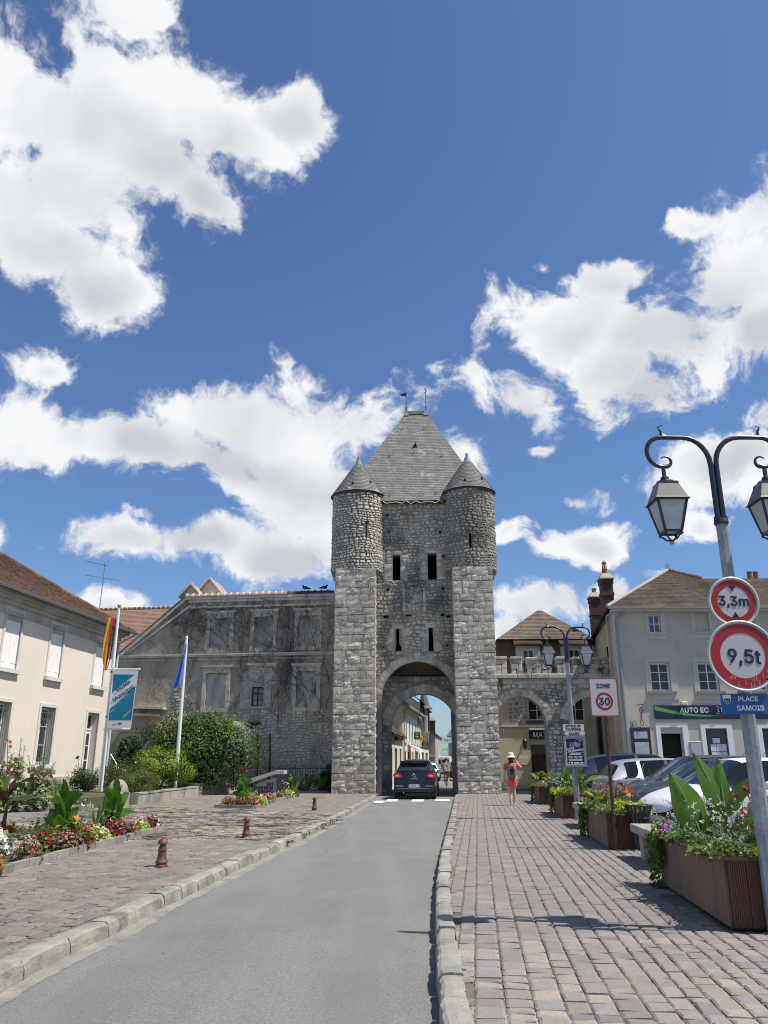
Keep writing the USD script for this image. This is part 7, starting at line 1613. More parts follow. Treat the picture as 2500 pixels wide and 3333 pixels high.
# woman walking away, right hand at her hat. local: facing +y, x right
w = thing('person', 'person in coral dress and cream sun hat with grey backpack, walking away on the pavement', 'person', (4.3, 27.86, .12), -4)
head = [[(V3(0, .0, 1.36), .05), (V3(0, .01, 1.43), .048)], [(V3(0, .01, 1.46), .075), (V3(0, .015, 1.53), .09)], [(V3(0, .015, 1.53), .09), (V3(0, .02, 1.57), .085)], [(V3(0, .09, 1.47), .03), (V3(0, .1, 1.5), .02)], [(V3(0, .1, 1.51), .014), (V3(0, .118, 1.495), .012)], [(V3(-.085, .01, 1.51), .02), (V3(-.09, .0, 1.53), .018)], [(V3(.085, .01, 1.51), .02), (V3(.09, 0, 1.53), .018)]]
torso = [[(V3(-.15, 0, 1.29), .055), (V3(.15, 0, 1.29), .055)], [(V3(-.1, 0, 1.2), .09), (V3(.1, 0, 1.2), .09)], [(V3(0, 0, 1.3), .08), (V3(0, 0, 1.37), .055)], [(V3(-.1, 0, 1.2), .09), (V3(-.06, 0, 1.02), .09)], [(V3(.1, 0, 1.2), .09), (V3(.06, 0, 1.02), .09)], [(V3(-.06, 0, 1.02), .09), (V3(-.085, -.02, .86), .11)], [(V3(.06, 0, 1.02), .09), (V3(.085, -.02, .86), .11)], [(V3(-.085, -.02, .86), .11), (V3(.085, -.02, .86), .11)]]
legs = [[(V3(-.085, 0, .82), .09), (V3(-.075, .02, .48), .055), (V3(-.07, -.05, .3), .053), (V3(-.065, -.10, .12), .036), (V3(-.065, -.10, .08), .036)], [(V3(-.065, -.11, .05), .034), (V3(-.06, .0, .03), .03), (V3(-.06, .07, .03), .024)],
        [(V3(.085, 0, .82), .09), (V3(.075, .05, .47), .055), (V3(.07, .04, .3), .053), (V3(.065, .05, .1), .036), (V3(.065, .05, .06), .036)], [(V3(.065, .03, .04), .034), (V3(.07, .14, .03), .03), (V3(.07, .21, .03), .024)]]
armL = [[(V3(-.18, 0, 1.28), .05), (V3(-.235, -.01, 1.03), .038), (V3(-.25, .05, .81), .026)]] + hand(V3(-.25, .05, .81), V3(-.02, .06, -1), V3(1, 0, 0), 1)
armR = [[(V3(.18, 0, 1.28), .05), (V3(.33, .06, 1.2), .038), (V3(.17, .08, 1.42), .027)]] + hand(V3(.165, .08, 1.43), V3(-.3, .05, 1), V3(1, 0, .2), -1)
obj('body', bones(head + torso + legs + armL + armR, .016, 6), skin, w, smooth=True)
dress = mat('coral_cloth', (.66, .11, .09), .8, (.58, .085, .075), 9, fine=.06)
pr = [(.155, .10, .60), (.165, .115, .7), (.172, .13, .85), (.145, .118, .97), (.135, .108, 1.06), (.165, .112, 1.2), (.18, .1, 1.29), (.12, .085, 1.345)]
v = []; N = 28
for a, b, z in pr:
    for k in range(N): q = 2 * math.pi * k / N; fl = 1 + (.05 * math.sin(q * 5) if z < .8 else 0); v.append((1.06 * a * fl * math.cos(q), -.01 + 1.12 * b * fl * math.sin(q), z))
f = [(i * N + k, i * N + (k + 1) % N, (i + 1) * N + (k + 1) % N, (i + 1) * N + k) for i in range(len(pr) - 1) for k in range(N)]
obj('dress', (v, f), dress, w, smooth=True)
for s, e in ((-1, V3(-.215, -.005, 1.14)), (1, V3(.275, .035, 1.235))): obj('sleeve', MB().tube([V3(s * .15, 0, 1.31), V3(s * .19, 0, 1.275), e], (.06, .068, .062), 12, cap=False), dress, w, smooth=True)
obj('hair', MB().sphere((0, -.01, 1.5), .105, 2, (1, 1, 1)).sphere((0, -.05, 1.41), .085, 2, (1, .7, 1.3)), mat('auburn_hair', (.05, .018, .012), .6), w, smooth=True)
hat = mat('straw_hat', (.66, .58, .43), .85, (.58, .5, .37), 12, fine=.08)
obj('hat', MB().lathe([(.165, 1.525), (.17, 1.535), (.115, 1.575), (.11, 1.62), (.1, 1.665), (.07, 1.69), (0, 1.695)], 24, (0, .01, 0)), hat, w, smooth=50)
bg = mat('grey_backpack', (.16, .155, .165), .8, (.11, .105, .115), 8, fine=.1)
b_ = obj('backpack', bones([[(V3(-.09, -.17, .93), .06), (V3(.09, -.17, .93), .06)], [(V3(-.09, -.17, .93), .06), (V3(-.08, -.16, 1.22), .055)], [(V3(.09, -.17, .93), .06), (V3(.08, -.16, 1.22), .055)], [(V3(-.08, -.16, 1.22), .055), (V3(.08, -.16, 1.22), .055)], [(V3(-.06, -.2, .95), .06), (V3(.06, -.2, 1.05), .06)], [(V3(0, -.17, 1.2), .07), (V3(0, -.16, 1.28), .05)]], .03, 6), bg, w, smooth=True)
obj('pocket', MB().tube([V3(-.02, -.262, .97), V3(.05, -.255, 1.12), V3(.02, -.24, 1.25)], (.03, .055, .025), 8), mat('black_fabric', (.02, .02, .024), .7), b_)
for s in (-1, 1): obj('strap', MB().tube([V3(s * .09, -.12, 1.28), V3(s * .1, 0, 1.365), V3(s * .11, .11, 1.27), V3(s * .12, .1, 1.1), V3(s * .13, -.1, .95)], .018, 6), bg, b_); obj('dangling_strap', MB().tube([V3(s * .05, -.2, .9), V3(s * .055, -.21, .8), V3(s * .05, -.2, .72)], .012, 5), mat('maroon_strap', (.16, .03, .04), .7), b_)
sd_ = mat('tan_sandal', (.45, .36, .26), .7)
for s, y, h in ((-1, -.02, .0), (1, .13, .0)): obj('sandal', MB().bbox(s * .065 - .04, y - .14, 0, s * .065 + .045, y + .1, .022, .008).tube([V3(s * .065 - .045, y + .04, .03), V3(s * .065, y + .04, .075), V3(s * .065 + .045, y + .04, .03)], .014, 5), sd_, w)
obj('bracelet', MB().tube([V3(-.25 + .03 * math.cos(q), .05 + .03 * math.sin(q), .84) for q in np.linspace(0, 6.3, 13)], .006, 4), iron_m, w)

# cyclist riding away
c = thing('person', 'person in grey shirt and khaki shorts riding a bicycle away down the street', 'person', (3.96, 52.4, 0.0), -5)
hd_ = [[(V3(0, .18, 1.46), .055), (V3(0, .22, 1.53), .05)], [(V3(0, .23, 1.56), .078), (V3(0, .24, 1.64), .092)], [(V3(0, .33, 1.58), .03), (V3(0, .335, 1.61), .02)], [(V3(0, .335, 1.62), .014), (V3(0, .35, 1.6), .012)], [(V3(-.09, .23, 1.6), .02), (V3(-.092, .22, 1.63), .018)], [(V3(.09, .23, 1.6), .02), (V3(.092, .22, 1.63), .018)]]
to_ = [[(V3(-.17, .15, 1.38), .065), (V3(.17, .15, 1.38), .065)], [(V3(0, .17, 1.42), .07), (V3(0, .18, 1.46), .055)], [(V3(-.13, .14, 1.3), .1), (V3(.13, .14, 1.3), .1)], [(V3(-.13, .14, 1.3), .1), (V3(-.09, .02, 1.05), .11)], [(V3(.13, .14, 1.3), .1), (V3(.09, .02, 1.05), .11)], [(V3(-.09, -.03, .95), .12), (V3(.09, -.03, .95), .12)], [(V3(-.09, .02, 1.05), .11), (V3(-.09, -.03, .95), .12)], [(V3(.09, .02, 1.05), .11), (V3(.09, -.03, .95), .12)]]
lg = [[(V3(-.1, 0, .93), .1), (V3(-.12, .36, .74), .068), (V3(-.11, .2, .40), .054), (V3(-.1, .12, .26), .04)], [(V3(-.1, .1, .2), .038), (V3(-.1, .24, .17), .03)], [(V3(.1, 0, .93), .1), (V3(.13, .3, .62), .066), (V3(.12, .14, .3), .054), (V3(.11, .04, .12), .038)], [(V3(.11, .02, .08), .038), (V3(.11, .18, .06), .03)]]
ar = []
for s in (-1, 1): ar += [[(V3(s * .2, .15, 1.37), .058), (V3(s * .31, .3, 1.18), .043), (V3(s * .27, .52, 1.04), .03)]] + hand(V3(s * .27, .53, 1.03), V3(0, 1, -.35), V3(0, .3, 1), -s)
obj('body', bones(hd_ + to_ + lg + ar, .02, 6), skin, c, smooth=True)
gs = mat('grey_green_shirt', (.2, .215, .19), .85, (.16, .17, .15), 8, fine=.08)
obj('shirt', bones([[(V3(-.18, .145, 1.37), .085), (V3(.18, .145, 1.37), .085)], [(V3(-.13, .14, 1.28), .125), (V3(.13, .14, 1.28), .125)], [(V3(-.13, .14, 1.28), .125), (V3(-.09, .0, 1.0), .135)], [(V3(.13, .14, 1.28), .125), (V3(.09, .0, 1.0), .135)], [(V3(-.09, .0, 1.0), .135), (V3(.09, .0, 1.0), .135)]] + [[(V3(s * .19, .15, 1.37), .08), (V3(s * .275, .25, 1.24), .068)] for s in (-1, 1)], .03, 5), gs, c, smooth=True)
obj('shorts', bones([[(V3(-.1, -.02, .93), .135), (V3(.1, -.02, .93), .135)], [(V3(-.1, -.0, .92), .125), (V3(-.12, .3, .77), .09)], [(V3(.1, -.0, .92), .125), (V3(.128, .26, .67), .09)]], .03, 5), mat('khaki_shorts', (.2, .17, .115), .9, fine=.1), c, smooth=True)
obj('hair', MB().sphere((0, .225, 1.66), .1, 2, (.98, 1, .85)), mat('short_brown_hair', (.07, .05, .035), .7), c, smooth=True)
for s, y, z in ((-1, .16, .14), (1, .09, .03)): obj('shoe', bones([[(V3(s * .105, y - .08, z + .03), .045), (V3(s * .105, y + .1, z + .02), .038)]], .02, 3), mat('white_shoe', (.6, .6, .58), .6), c, smooth=True)
bk_ = thing('bicycle', 'dark bicycle ridden by the person in the grey shirt', 'bicycle', (3.96, 52.4, 0.0), -5)
for y in (-.42, .62):
    wl = obj('wheel', MB().tube([(0, y + .335 * math.cos(q), .345 + .335 * math.sin(q)) for q in np.linspace(0, 2 * math.pi, 33)], .02, 6), tyre_m, bk_)
    sp = MB()
    for k in range(14): q = k * math.pi / 7; sp.tube([(0, y, .345), (0, y + .32 * math.cos(q), .345 + .32 * math.sin(q))], .003, 3)
    obj('spokes', sp, chrome, wl)
obj('frame', MB().tube([(0, .5, .8), (0, .05, .3)], .018, 6).tube([(0, .05, .3), (0, -.08, .82)], .018, 6).tube([(0, .5, .8), (0, -.07, .76)], .016, 6).tube([(0, -.42, .345), (0, .05, .3)], .012, 6).tube([(0, -.42, .345), (0, -.07, .74)], .012, 6).tube([(0, .62, .345), (0, .5, .8), (0, .48, .95)], .016, 6), iron_m, bk_)
obj('saddle', MB().sphere((0, -.1, .84), .1, 2, (.85, 1.35, .35)), trimb, bk_, smooth=True)
obj('handlebar', MB().tube([(-.29, .58, 1.01), (-.15, .52, .99), (0, .48, .96), (.15, .52, .99), (.29, .58, 1.01)], .014, 6), chrome, bk_)
obj('pedal_crank', MB().tube([(-.1, .16, .16), (-.06, .16, .16), (-.05, .05, .3), (.05, .05, .3), (.06, .1, .06), (.12, .1, .06)], .014, 5), chrome, bk_)
obj('rear_mudguard', MB().tube([(0, -.42 + .37 * math.cos(q), .345 + .37 * math.sin(q)) for q in np.linspace(.4, 3.0, 14)], .02, 5), iron_m, bk_)
obj('rear_reflector', MB().box(-.03, -.83, .55, .03, -.8, .6), tail_m, bk_)

# ---------------------------------------------------------------- plants
def unit(a): return a / (np.linalg.norm(a, axis=-1, keepdims=True) + 1e-9)
def leaves(pos, nrm, size, asp, R, fold=.25, droop=.0):
    """folded leaf blades: two quads each, growing along a random direction in the leaf plane"""
    n = len(pos); nrm = unit(nrm); t = R.normal(size=(n, 3)); t[:, 2] -= droop; t = unit(t - nrm * (t * nrm).sum(1, keepdims=True)); b = np.cross(nrm, t)
    s = np.broadcast_to(size, (n,))[:, None] * R.uniform(.7, 1.25, (n, 1)); w = s * asp * .5
    p = [pos, pos + t * s * .5 + b * w + nrm * w * fold, pos + t * s, pos + t * s * .5 - b * w + nrm * w * fold, pos + t * s * .5 - nrm * w * fold * .6]
    V = np.stack(p, 1).reshape(-1, 3); o = np.arange(n)[:, None] * 5
    F = np.vstack([o + np.array([0, 1, 2]), o + np.array([0, 2, 3])])
    return V, [tuple(q) for q in F.tolist()]
def lumps(c, r, n, R, k=14, flat=0.0, fill=.35):
    """points and outward normals on a knobbly ellipsoid"""
    c, r = np.array(c, float), np.array(r, float)
    d = unit(R.normal(size=(k, 3))); d[:, 2] = d[:, 2] * .95 - .05; cen = d * R.uniform(.4, .78, (k, 1)); cen[:, 2] = np.maximum(cen[:, 2], -.72); cen[:, :2] *= np.where(cen[:, 2:] < -.3, 1.15, 1.0); rad_ = R.uniform(.28, .5, k)
    i = R.integers(0, k, n); u = unit(R.normal(size=(n, 3))); q = R.random((n, 1)) ** fill
    p = cen[i] + u * rad_[i][:, None] * q
    keep = (np.linalg.norm((p[:, None] - cen[None]) / rad_[None, :, None], axis=2).min(1) > .55)
    p, u = p[keep], u[keep]
    P = c + p * r; P[:, 2] = np.maximum(P[:, 2], c[2] - r[2] * .98)
    return P, unit(u + unit(p) * .8 + R.normal(size=p.shape) * .45 + (0, 0, .35))
g_dark = leafmat('leaf_dark_green', (.03, .062, .018), (.05, .09, .02)); g_mid = leafmat('leaf_mid_green', (.055, .105, .02), (.085, .14, .025)); g_yel = leafmat('leaf_yellow_green', (.13, .2, .02), (.2, .25, .035))
g_lime = leafmat('leaf_lime', (.3, .4, .03), (.38, .42, .06)); g_grey = leafmat('leaf_grey_green', (.13, .17, .1), (.19, .22, .15)); g_silver = leafmat('leaf_silver', (.3, .33, .29), (.4, .42, .36)); g_olive = leafmat('leaf_olive', (.07, .085, .02), (.11, .11, .035)); g_ivy = leafmat('leaf_ivy', (.015, .038, .012), (.03, .055, .015))
g_canna = leafmat('canna_leaf', (.06, .14, .018), (.1, .19, .03), .3, .35, .15); g_red = leafmat('banana_red_leaf', (.09, .02, .015), (.06, .05, .02), .25, .35, .2); g_redgreen = leafmat('banana_green_leaf', (.07, .1, .03), (.06, .06, .03), .25, .35, .15)
f_red = leafmat('petal_red', (.36, .012, .012), (.24, .01, .02), .3, .6); f_pink = leafmat('petal_pink', (.48, .14, .17), (.44, .24, .24), .3, .6); f_white = leafmat('petal_white', (.68, .66, .56), (.6, .6, .48), .3, .6); f_orange = leafmat('petal_orange', (.75, .24, .05), (.7, .32, .12), .3, .6); f_purple = leafmat('petal_purple', (.3, .05, .36), (.42, .1, .42), .3, .6); f_yellow = leafmat('petal_yellow', (.75, .48, .05), None, .3, .6); f_crim = leafmat('petal_crimson', (.2, .015, .035), (.26, .02, .05), .3, .6); f_coral = leafmat('petal_coral', (.5, .12, .06), (.5, .2, .12), .3, .6)
stem_m = mat('plant_stem', (.07, .10, .025), .7, (.09, .08, .03), 9); bark_m = mat('shrub_bark', (.06, .045, .032), .9)
def bush(name, label, cat, loc, r, n, size, asp, m, seed, group=None, k=14, extra=None, fl=None, trunk=True, c0=None):
    R = np.random.default_rng(seed); t = thing(name, label, cat, loc, 0, group); c = (0, 0, r[2] * .95) if c0 is None else c0
    P, Nn = lumps(c, r, n, R, k); V, F = leaves(P, Nn, size, asp, R); obj('crown', (V, F), m, t)
    if extra:
        for em, f, s in extra: P, Nn = lumps(np.array(c) + (0, 0, .02), np.array(r) * 1.02, int(n * f), R, k); obj('crown', leaves(P, Nn, s, asp, R), em, t)
    if fl:
        for em, num, s in fl:
            P, Nn = lumps(c, np.array(r) * 1.06, num * 2, R, k, fill=.1); P, Nn = P[:num], Nn[:num]
            V, F = [], []
            for a in range(4): v_, f_ = leaves(P, unit(Nn + R.normal(size=P.shape) * .3), s, .8, R, .1); o = sum(len(x) for x in V); V.append(v_); F += [tuple(i + o for i in q) for q in f_]
            obj('flowers', (np.vstack(V), F), em, t, kind='stuff')
    if trunk:
        mb = MB()
        for q in range(5): a = q * 1.3 + seed; mb.tube([(.08 * math.cos(a), .08 * math.sin(a), 0), (r[0] * .3 * math.cos(a), r[1] * .3 * math.sin(a), r[2] * .8), (r[0] * .55 * math.cos(a), r[1] * .55 * math.sin(a), r[2] * 1.35)], (.03, .022, .008), 5)
        obj('stem', mb, bark_m, t)
    return t
bush('laurel_bush', 'big dense glossy green bush against the grey house, partly in shade', 'bush', (-8.5, 37.2, .42), (2.75, 1.4, 1.8), 26000, .13, .55, g_mid, 1, k=38, extra=[(g_yel, .3, .11), (g_dark, .45, .13)])
bush('variegated_bush', 'pale variegated climber covering the right flank of the big dense bush', 'bush', (-6.75, 37.3, .3), (.85, .9, 1.6), 8000, .1, .6, g_grey, 2, k=16, extra=[(g_silver, .3, .1), (g_dark, .3, .1)])
bush('light_bush', 'light yellow-green bush in front of the big dense one, above the low garden wall', 'bush', (-9.15, 33.6, .42), (1.25, 1.0, .9), 11000, .085, .5, g_yel, 3, k=20, extra=[(g_mid, .6, .085)])
bush('ivy_mass', 'dark ivy-clad mass in the shade between the cream house and the bushes', 'ivy', (-11.75, 37.6, .42), (.85, .9, 1.25), 6500, .1, .8, g_ivy, 4, k=18, extra=[(g_mid, .12, .09)])
bush('garden_shrub', 'loose olive-green shrub with white flowers behind the round-headed stone post', 'shrub', (-9.6, 30.8, .4), (1.3, .8, .7), 7000, .08, .35, g_olive, 5, k=16, extra=[(g_mid, .5, .08)], fl=[(f_white, 40, .035)])
bush('low_shrub', 'low spreading green shrub at the near corner of the garden wall', 'shrub', (-8.8, 29.5, .4), (.7, .9, .45), 4000, .07, .35, g_mid, 6, k=12, extra=[(g_olive, .5, .07)])
rs = bush('rose_bush', 'rose bush against the cream house below the glazed door, one red rose on top', 'rose', (-11.2, 31.2, .44), (.68, .6, .55), 2600, .085, .5, g_dark, 7, k=14, extra=[(g_olive, .6, .08)])
obj('rose', MB().sphere((-.42, -.1, 1.22), .06, 1).sphere((-.38, -.1, 1.26), .04, 1), f_crim, rs); obj('rose_stem', MB().tube([(-.3, 0, .7), (-.4, -.1, 1.2)], .008, 5), stem_m, rs)
bush('trailing_shrub', 'low feathery reddish-green shrubs along the foot of the cream house', 'shrub', (-12.0, 29.2, .44), (.85, .9, .3), 2600, .09, .25, g_olive, 8, k=14, extra=[(g_mid, .4, .08)], fl=[(f_white, 14, .03)])
bush('ground_shrub', 'low green ground cover between the stone kerb slab and the cream house', 'shrub', (-11.2, 27.2, .42), (1.6, .9, .22), 4200, .06, .3, g_olive, 9, k=20, extra=[(g_mid, .5, .06)], fl=[(f_pink, 10, .03)])
bush('hedge_shrub', 'green shrub growing over the wall pier below the big dense bush', 'shrub', (-8.6, 35.6, .42), (.6, .8, .5), 2200, .09, .5, g_mid, 10, k=12, extra=[(g_dark, .5, .09)])
g_holly = leafmat('hollyhock_leaf', (.2, .25, .115), (.28, .31, .17))
# hollyhocks by the cream house
for i, (x, y, h, l) in enumerate(((-10.75, 24.2, 2.45, 'tallest hollyhock by the cream house, with pink flowers'), (-11.0, 23.4, 2.2, 'hollyhock at the left picture edge with deep pink flowers'), (-10.15, 24.6, 1.95, 'shorter hollyhock just left of the barred window'), (-11.2, 24.4, 1.6, 'low bushy pale hollyhock behind the tallest one'))):
    R = np.random.default_rng(40 + i); t = thing('hollyhock', l, 'hollyhock', (x, y, .15), 0, 'hollyhocks by the cream house')
    st, Lp, Ln, Fp = MB(), [], [], []
    for s in range(4):
        hx, hy = R.normal(0, .22, 2); hh = h * (1 if s == 0 else R.uniform(.55, .85)); top = np.array((hx * 1.3, hy * 1.3, hh))
        st.tube([(hx * .4, hy * .4, 0), (hx * .9, hy * .9, hh * .5), top], (.018, .013, .004), 5)
        for q in np.linspace(.05, .72, 46): a = R.uniform(0, 6.28); rr = .22 * (1 - q) + .07; Lp.append((hx * q * 1.3 + rr * math.cos(a), hy * q * 1.3 + rr * math.sin(a), hh * q)); Ln.append((math.cos(a) * .6, math.sin(a) * .6, .7))
        for q in np.linspace(.5, .99, 26): a = R.uniform(0, 6.28); Lp.append((hx * q * 1.3 + .025 * math.cos(a), hy * q * 1.3 + .025 * math.sin(a), hh * q)); Ln.append((math.cos(a), math.sin(a), .2))
        for q in R.uniform(.4, .8, 5): a = R.uniform(3.5, 6.0); Fp.append((hx * q * 1.3 + .06 * math.cos(a), hy * q * 1.3 + .06 * math.sin(a), hh * q))
    Lp, Ln = np.array(Lp), np.array(Ln); sz = np.where(Lp[:, 2] < h * .6, .15, .045)
    obj('foliage', leaves(Lp, Ln, sz, .9, R), g_holly, t); P, Nn = lumps((0, 0, .45), (.42, .42, .5), 700, R, 10); obj('foliage', leaves(P, Nn, .13, .85, R), g_yel if i % 2 else g_holly, t)
    obj('stem', st, stem_m, t); fm = MB()
    for p in Fp:
        for k in range(5): a = k * 1.257; fm.add([p, (p[0] + .05 * math.cos(a - .6), p[1] - .03, p[2] + .05 * math.sin(a - .6)), (p[0] + .06 * math.cos(a), p[1] - .04, p[2] + .06 * math.sin(a)), (p[0] + .05 * math.cos(a + .6), p[1] - .03, p[2] + .05 * math.sin(a + .6))], [(0, 1, 2, 3)])
    obj('flowers', fm, f_pink if i != 1 else f_crim, t, kind='stuff')
# big-leaved plants
def blade(root, az, lean, L, w, R, curl=.5, n=9, cup=.16, roll=0.0):
    """one big leaf: grid along its midrib, cupped, bending over towards the tip"""
    a = np.array(root, float); d = np.array((math.cos(az) * math.cos(lean), math.sin(az) * math.cos(lean), math.sin(lean))); side = np.array((-math.sin(az), math.cos(az), 0)); V = []; ph = R.uniform(0, 6)
    for i in range(n):
        t = i / (n - 1); ang = lean - curl * t * t * 1.6; d = np.array((math.cos(az) * math.cos(ang), math.sin(az) * math.cos(ang), math.sin(ang))); up = np.cross(d, side) * -1
        sd_r = side * math.cos(roll) + up * math.sin(roll); up = up * math.cos(roll) - side * math.sin(roll)
        if i: a = a + d * L / (n - 1)
        ww = w * (math.sin(math.pi * min(1, .05 + .95 * t) ** .88) ** .62 * (1 - .12 * t) + .02) * (1 + .05 * math.sin(ph + 11 * t))
        if t > .98: ww = .004
        for s in (-1, -.5, 0, .5, 1): V.append(a + sd_r * ww * s * .5 + np.abs(s) * up * ww * cup * .5 + up * .012 * math.sin(ph + t * 9 + s * 2))
    F = [(i * 5 + j, i * 5 + j + 1, i * 5 + j + 6, i * 5 + j + 5) for i in range(n - 1) for j in range(4)]
    return V, F
def canna(label, loc, h, specs, m, seed, name='canna', flower=None, stem=.022, sm=None, cat='canna plant', mats=None):
    """specs: (height fraction of the root, azimuth deg, lean deg, length, width, curl)"""
    R = np.random.default_rng(seed); t = thing(name, label, cat, loc)
    obj('stem', MB().tube([(0, 0, 0), (.01, 0, h * .4), (.02, .01, h * .75)], (stem, stem * .8, stem * .4), 8), sm or stem_m, t)
    for k, sp_ in enumerate(specs):
        hf, az, ln, L, w, cu = sp_[:6]; rl = rad(sp_[6]) if len(sp_) > 6 else R.uniform(-.7, .7); w = w * (1.3 if name == 'canna' else 1)
        lf = obj('leaf', blade((.015 * hf, 0, h * hf), rad(az), rad(ln), L, w, R, cu, roll=rl), (mats or [m])[k % len(mats or [m])], t, smooth=True)
        a = [np.array(v) for v in blade((.015 * hf, 0, h * hf), rad(az), rad(ln), L, w, np.random.default_rng(1), cu, roll=rl)[0][2::5]]
        obj('midrib', MB().tube([p + (0, 0, .006) for p in a[:-1]], np.linspace(.008, .003, len(a) - 1), 4), mat('midrib_pale', (.22, .28, .1), .5) if m is not g_red else g_red, lf)
    if flower:
        st = MB().tube([(.02, .01, h * .75), (.02, 0, h * 1.25)], .007, 5); obj('flower_stalk', st, stem_m, t)
        P = np.array([(.02, 0, h * 1.25)]) + R.normal(0, .03, (22, 3)) * (1, 1, 1.7); obj('flower', leaves(P, R.normal(size=P.shape), .09, .6, R), flower, t)
    return t
up = [(.08, 200, 74, .55, .2, .25, 60), (.12, 20, 72, .55, .19, .3, 70), (.3, 300, 80, .52, .19, .2, 10), (.35, 150, 70, .5, .18, .35, 65), (.5, 200, 80, .45, .16, .25, 40), (.55, 340, 66, .45, .17, .4, 60), (.2, 165, 52, .46, .18, .7, 50), (.7, 260, 84, .4, .13, .1, 0), (.4, 250, 72, .5, .2, .3, 0), (.15, 280, 60, .5, .2, .5, 5), (.6, 30, 58, .4, .15, .6, 50)]
canna('dark red-stemmed banana plant with bronze leaves in the front flower bed', (-5.98, 13.2, .15), .92, [(.95, 40, 55, .55, .2, .9), (.9, 120, 75, .42, .17, .5), (.85, 350, 12, .5, .2, .25), (.8, 250, 60, .4, .16, 1.2), (.45, 190, 30, .45, .2, 1.0), (.3, 335, 35, .5, .15, 1.3), (.9, 60, 78, .5, .07, .6)], g_red, 50, 'banana_plant', None, .05, mat('banana_stem', (.12, .02, .015), .4, (.08, .025, .015), 7), 'banana plant', [g_redgreen, g_redgreen, g_redgreen, g_red, g_red, g_red, g_red])
canna('tall green canna left of centre in the front flower bed', (-5.75, 15.0, .15), .95, up, g_canna, 51)
canna('green canna behind the begonias at the far end of the front flower bed', (-5.55, 17.2, .15), .95, [(q[0], (180 - q[1]) % 360, *q[2:6], -q[6]) for q in up], g_canna, 52)
canna('spiky sword-leaved plant between the two tall cannas in the front flower bed', (-5.55, 16.2, .15), .5, [(.05, 30 + 60 * k, 80 - 3 * k, .75 - .05 * k, .06, .12) for k in range(7)], g_canna, 53, 'sword_lily', None, .012, cat='lily')
canna('canna with big leaf and red flower spike in the middle flower bed', (-4.7, 27.7, .15), .9, up, g_canna, 54, flower=f_red)
canna('leafy canna just behind the brick pier with sloping top', (-3.75, 34.2, .15), .95, up[:6], g_canna, 55)
canna('canna at the foot of the grey house, by the iron fence', (-3.6, 39.6, .15), .8, up[1:6], g_canna, 56)
canna('canna in the back flower bed nearest the gate tower', (-2.95, 39.8, .15), .7, up[2:7], g_canna, 57)
bigc = [(.3, 205, 62, .62, .26, .35), (.35, 150, 72, .5, .22, .5), (.55, 340, 48, .66, .2, .7), (.6, 115, 80, .5, .16, .1), (.7, 250, 78, .45, .12, .1), (.15, 20, 40, .42, .16, .8), (.2, 235, 35, .42, .15, 1.0)]
canna('big-leaved canna rising on the left of the nearest planter', (3.36, 8.9, .62), .5, [(.1, 168, 77, .78, .27, .22, 78), (.2, 60, 45, .45, .15, .6, 20), (.15, 185, 38, .5, .12, 1.1, 10), (.3, 10, 60, .42, .13, .4, 60)], g_canna, 60)
canna('tall canna with wide pointed leaves at the back of the nearest planter', (3.66, 9.0, .62), .62, [(.5, 168, 74, .72, .2, .15, 62), (.55, 10, 56, .66, .19, .65, 65), (.6, 80, 84, .55, .13, .1, 0), (.1, 195, 50, .42, .14, .7, 40), (.15, 345, 52, .4, .13, .5, 50)], g_canna, 61)
canna('broad-leaved canna in the planter beside the lamp post with poster', (5.1, 23.0, .62), .5, bigc, g_canna, 62)
canna('second canna behind the lamp post with poster', (5.25, 22.2, .62), .45, bigc[1:6], g_yel, 63)
canna('spreading canna in the farthest planter', (5.75, 29.9, .62), .5, [(.4, 180 + 40 * k, 50 + 6 * (k % 3), .6, .2, .6) for k in range(8)], g_canna, 64)
canna('canna with orange-edged leaves in the planter behind the ZONE 30 post', (4.2, 14.7, .62), .3, [(.4, 60 * k, 45, .25, .14, .9) for k in range(6)], leafmat('coleus_leaf', (.36, .08, .03), (.42, .28, .03), .3), 65, 'coleus', None, .012, cat='coleus')
canna('broad yellow-green leaves beside the coleus in the planter behind the ZONE 30 post', (4.0, 15.4, .62), .3, [(.4, 70 * k + 20, 58, .4, .18, .5) for k in range(5)], g_yel, 66, 'broad_leaf_plant', None, .014, cat='plant')
canna('yellow-green heart-leaved plant beside the foreground lamp post in the nearest planter', (3.66, 8.0, .62), .25, [(.8, 200, 60, .26, .2, .9), (.9, 330, 50, .28, .2, .8), (.6, 260, 40, .24, .2, 1.0), (.9, 100, 60, .26, .19, .7)], leafmat('taro_leaf', (.26, .32, .03), (.14, .2, .03), .35), 67, 'taro', None, .01, cat='taro')
# bedding clumps: one prototype per colour, then copies
def clump(name, label, loc, r, h, nl, ls, lm, fl, seed, group=None, cat='flowers', asp=.75):
    R = np.random.default_rng(seed); t = thing(name, label, cat, loc, 0, group)
    u = unit(R.normal(size=(nl, 3))); u[:, 2] = np.abs(u[:, 2]); q = R.random((nl, 1)) ** .4; P = u * q * (r, r, h); obj('foliage', leaves(P, unit(u + (0, 0, .5) + R.normal(size=u.shape) * .4), ls, asp, R), lm, t)
    for fm, num, s, z in fl:
        u = unit(R.normal(size=(num, 3))); u[:, 2] = np.abs(u[:, 2]) * .9 + .15; u = unit(u); P = u * (r * 1.0, r * 1.0, h * 1.05) * R.uniform(.85, 1.05, (num, 1)) + (0, 0, z); V, F = [], []
        for a in range(4): v_, f_ = leaves(P, unit(u + R.normal(size=u.shape) * .5), s, .85, R, .15); o = sum(len(x) for x in V); V.append(v_); F += [tuple(i + o for i in k) for k in f_]
        obj('flowers', (np.vstack(V), F), fm, t, kind='stuff')
    return t
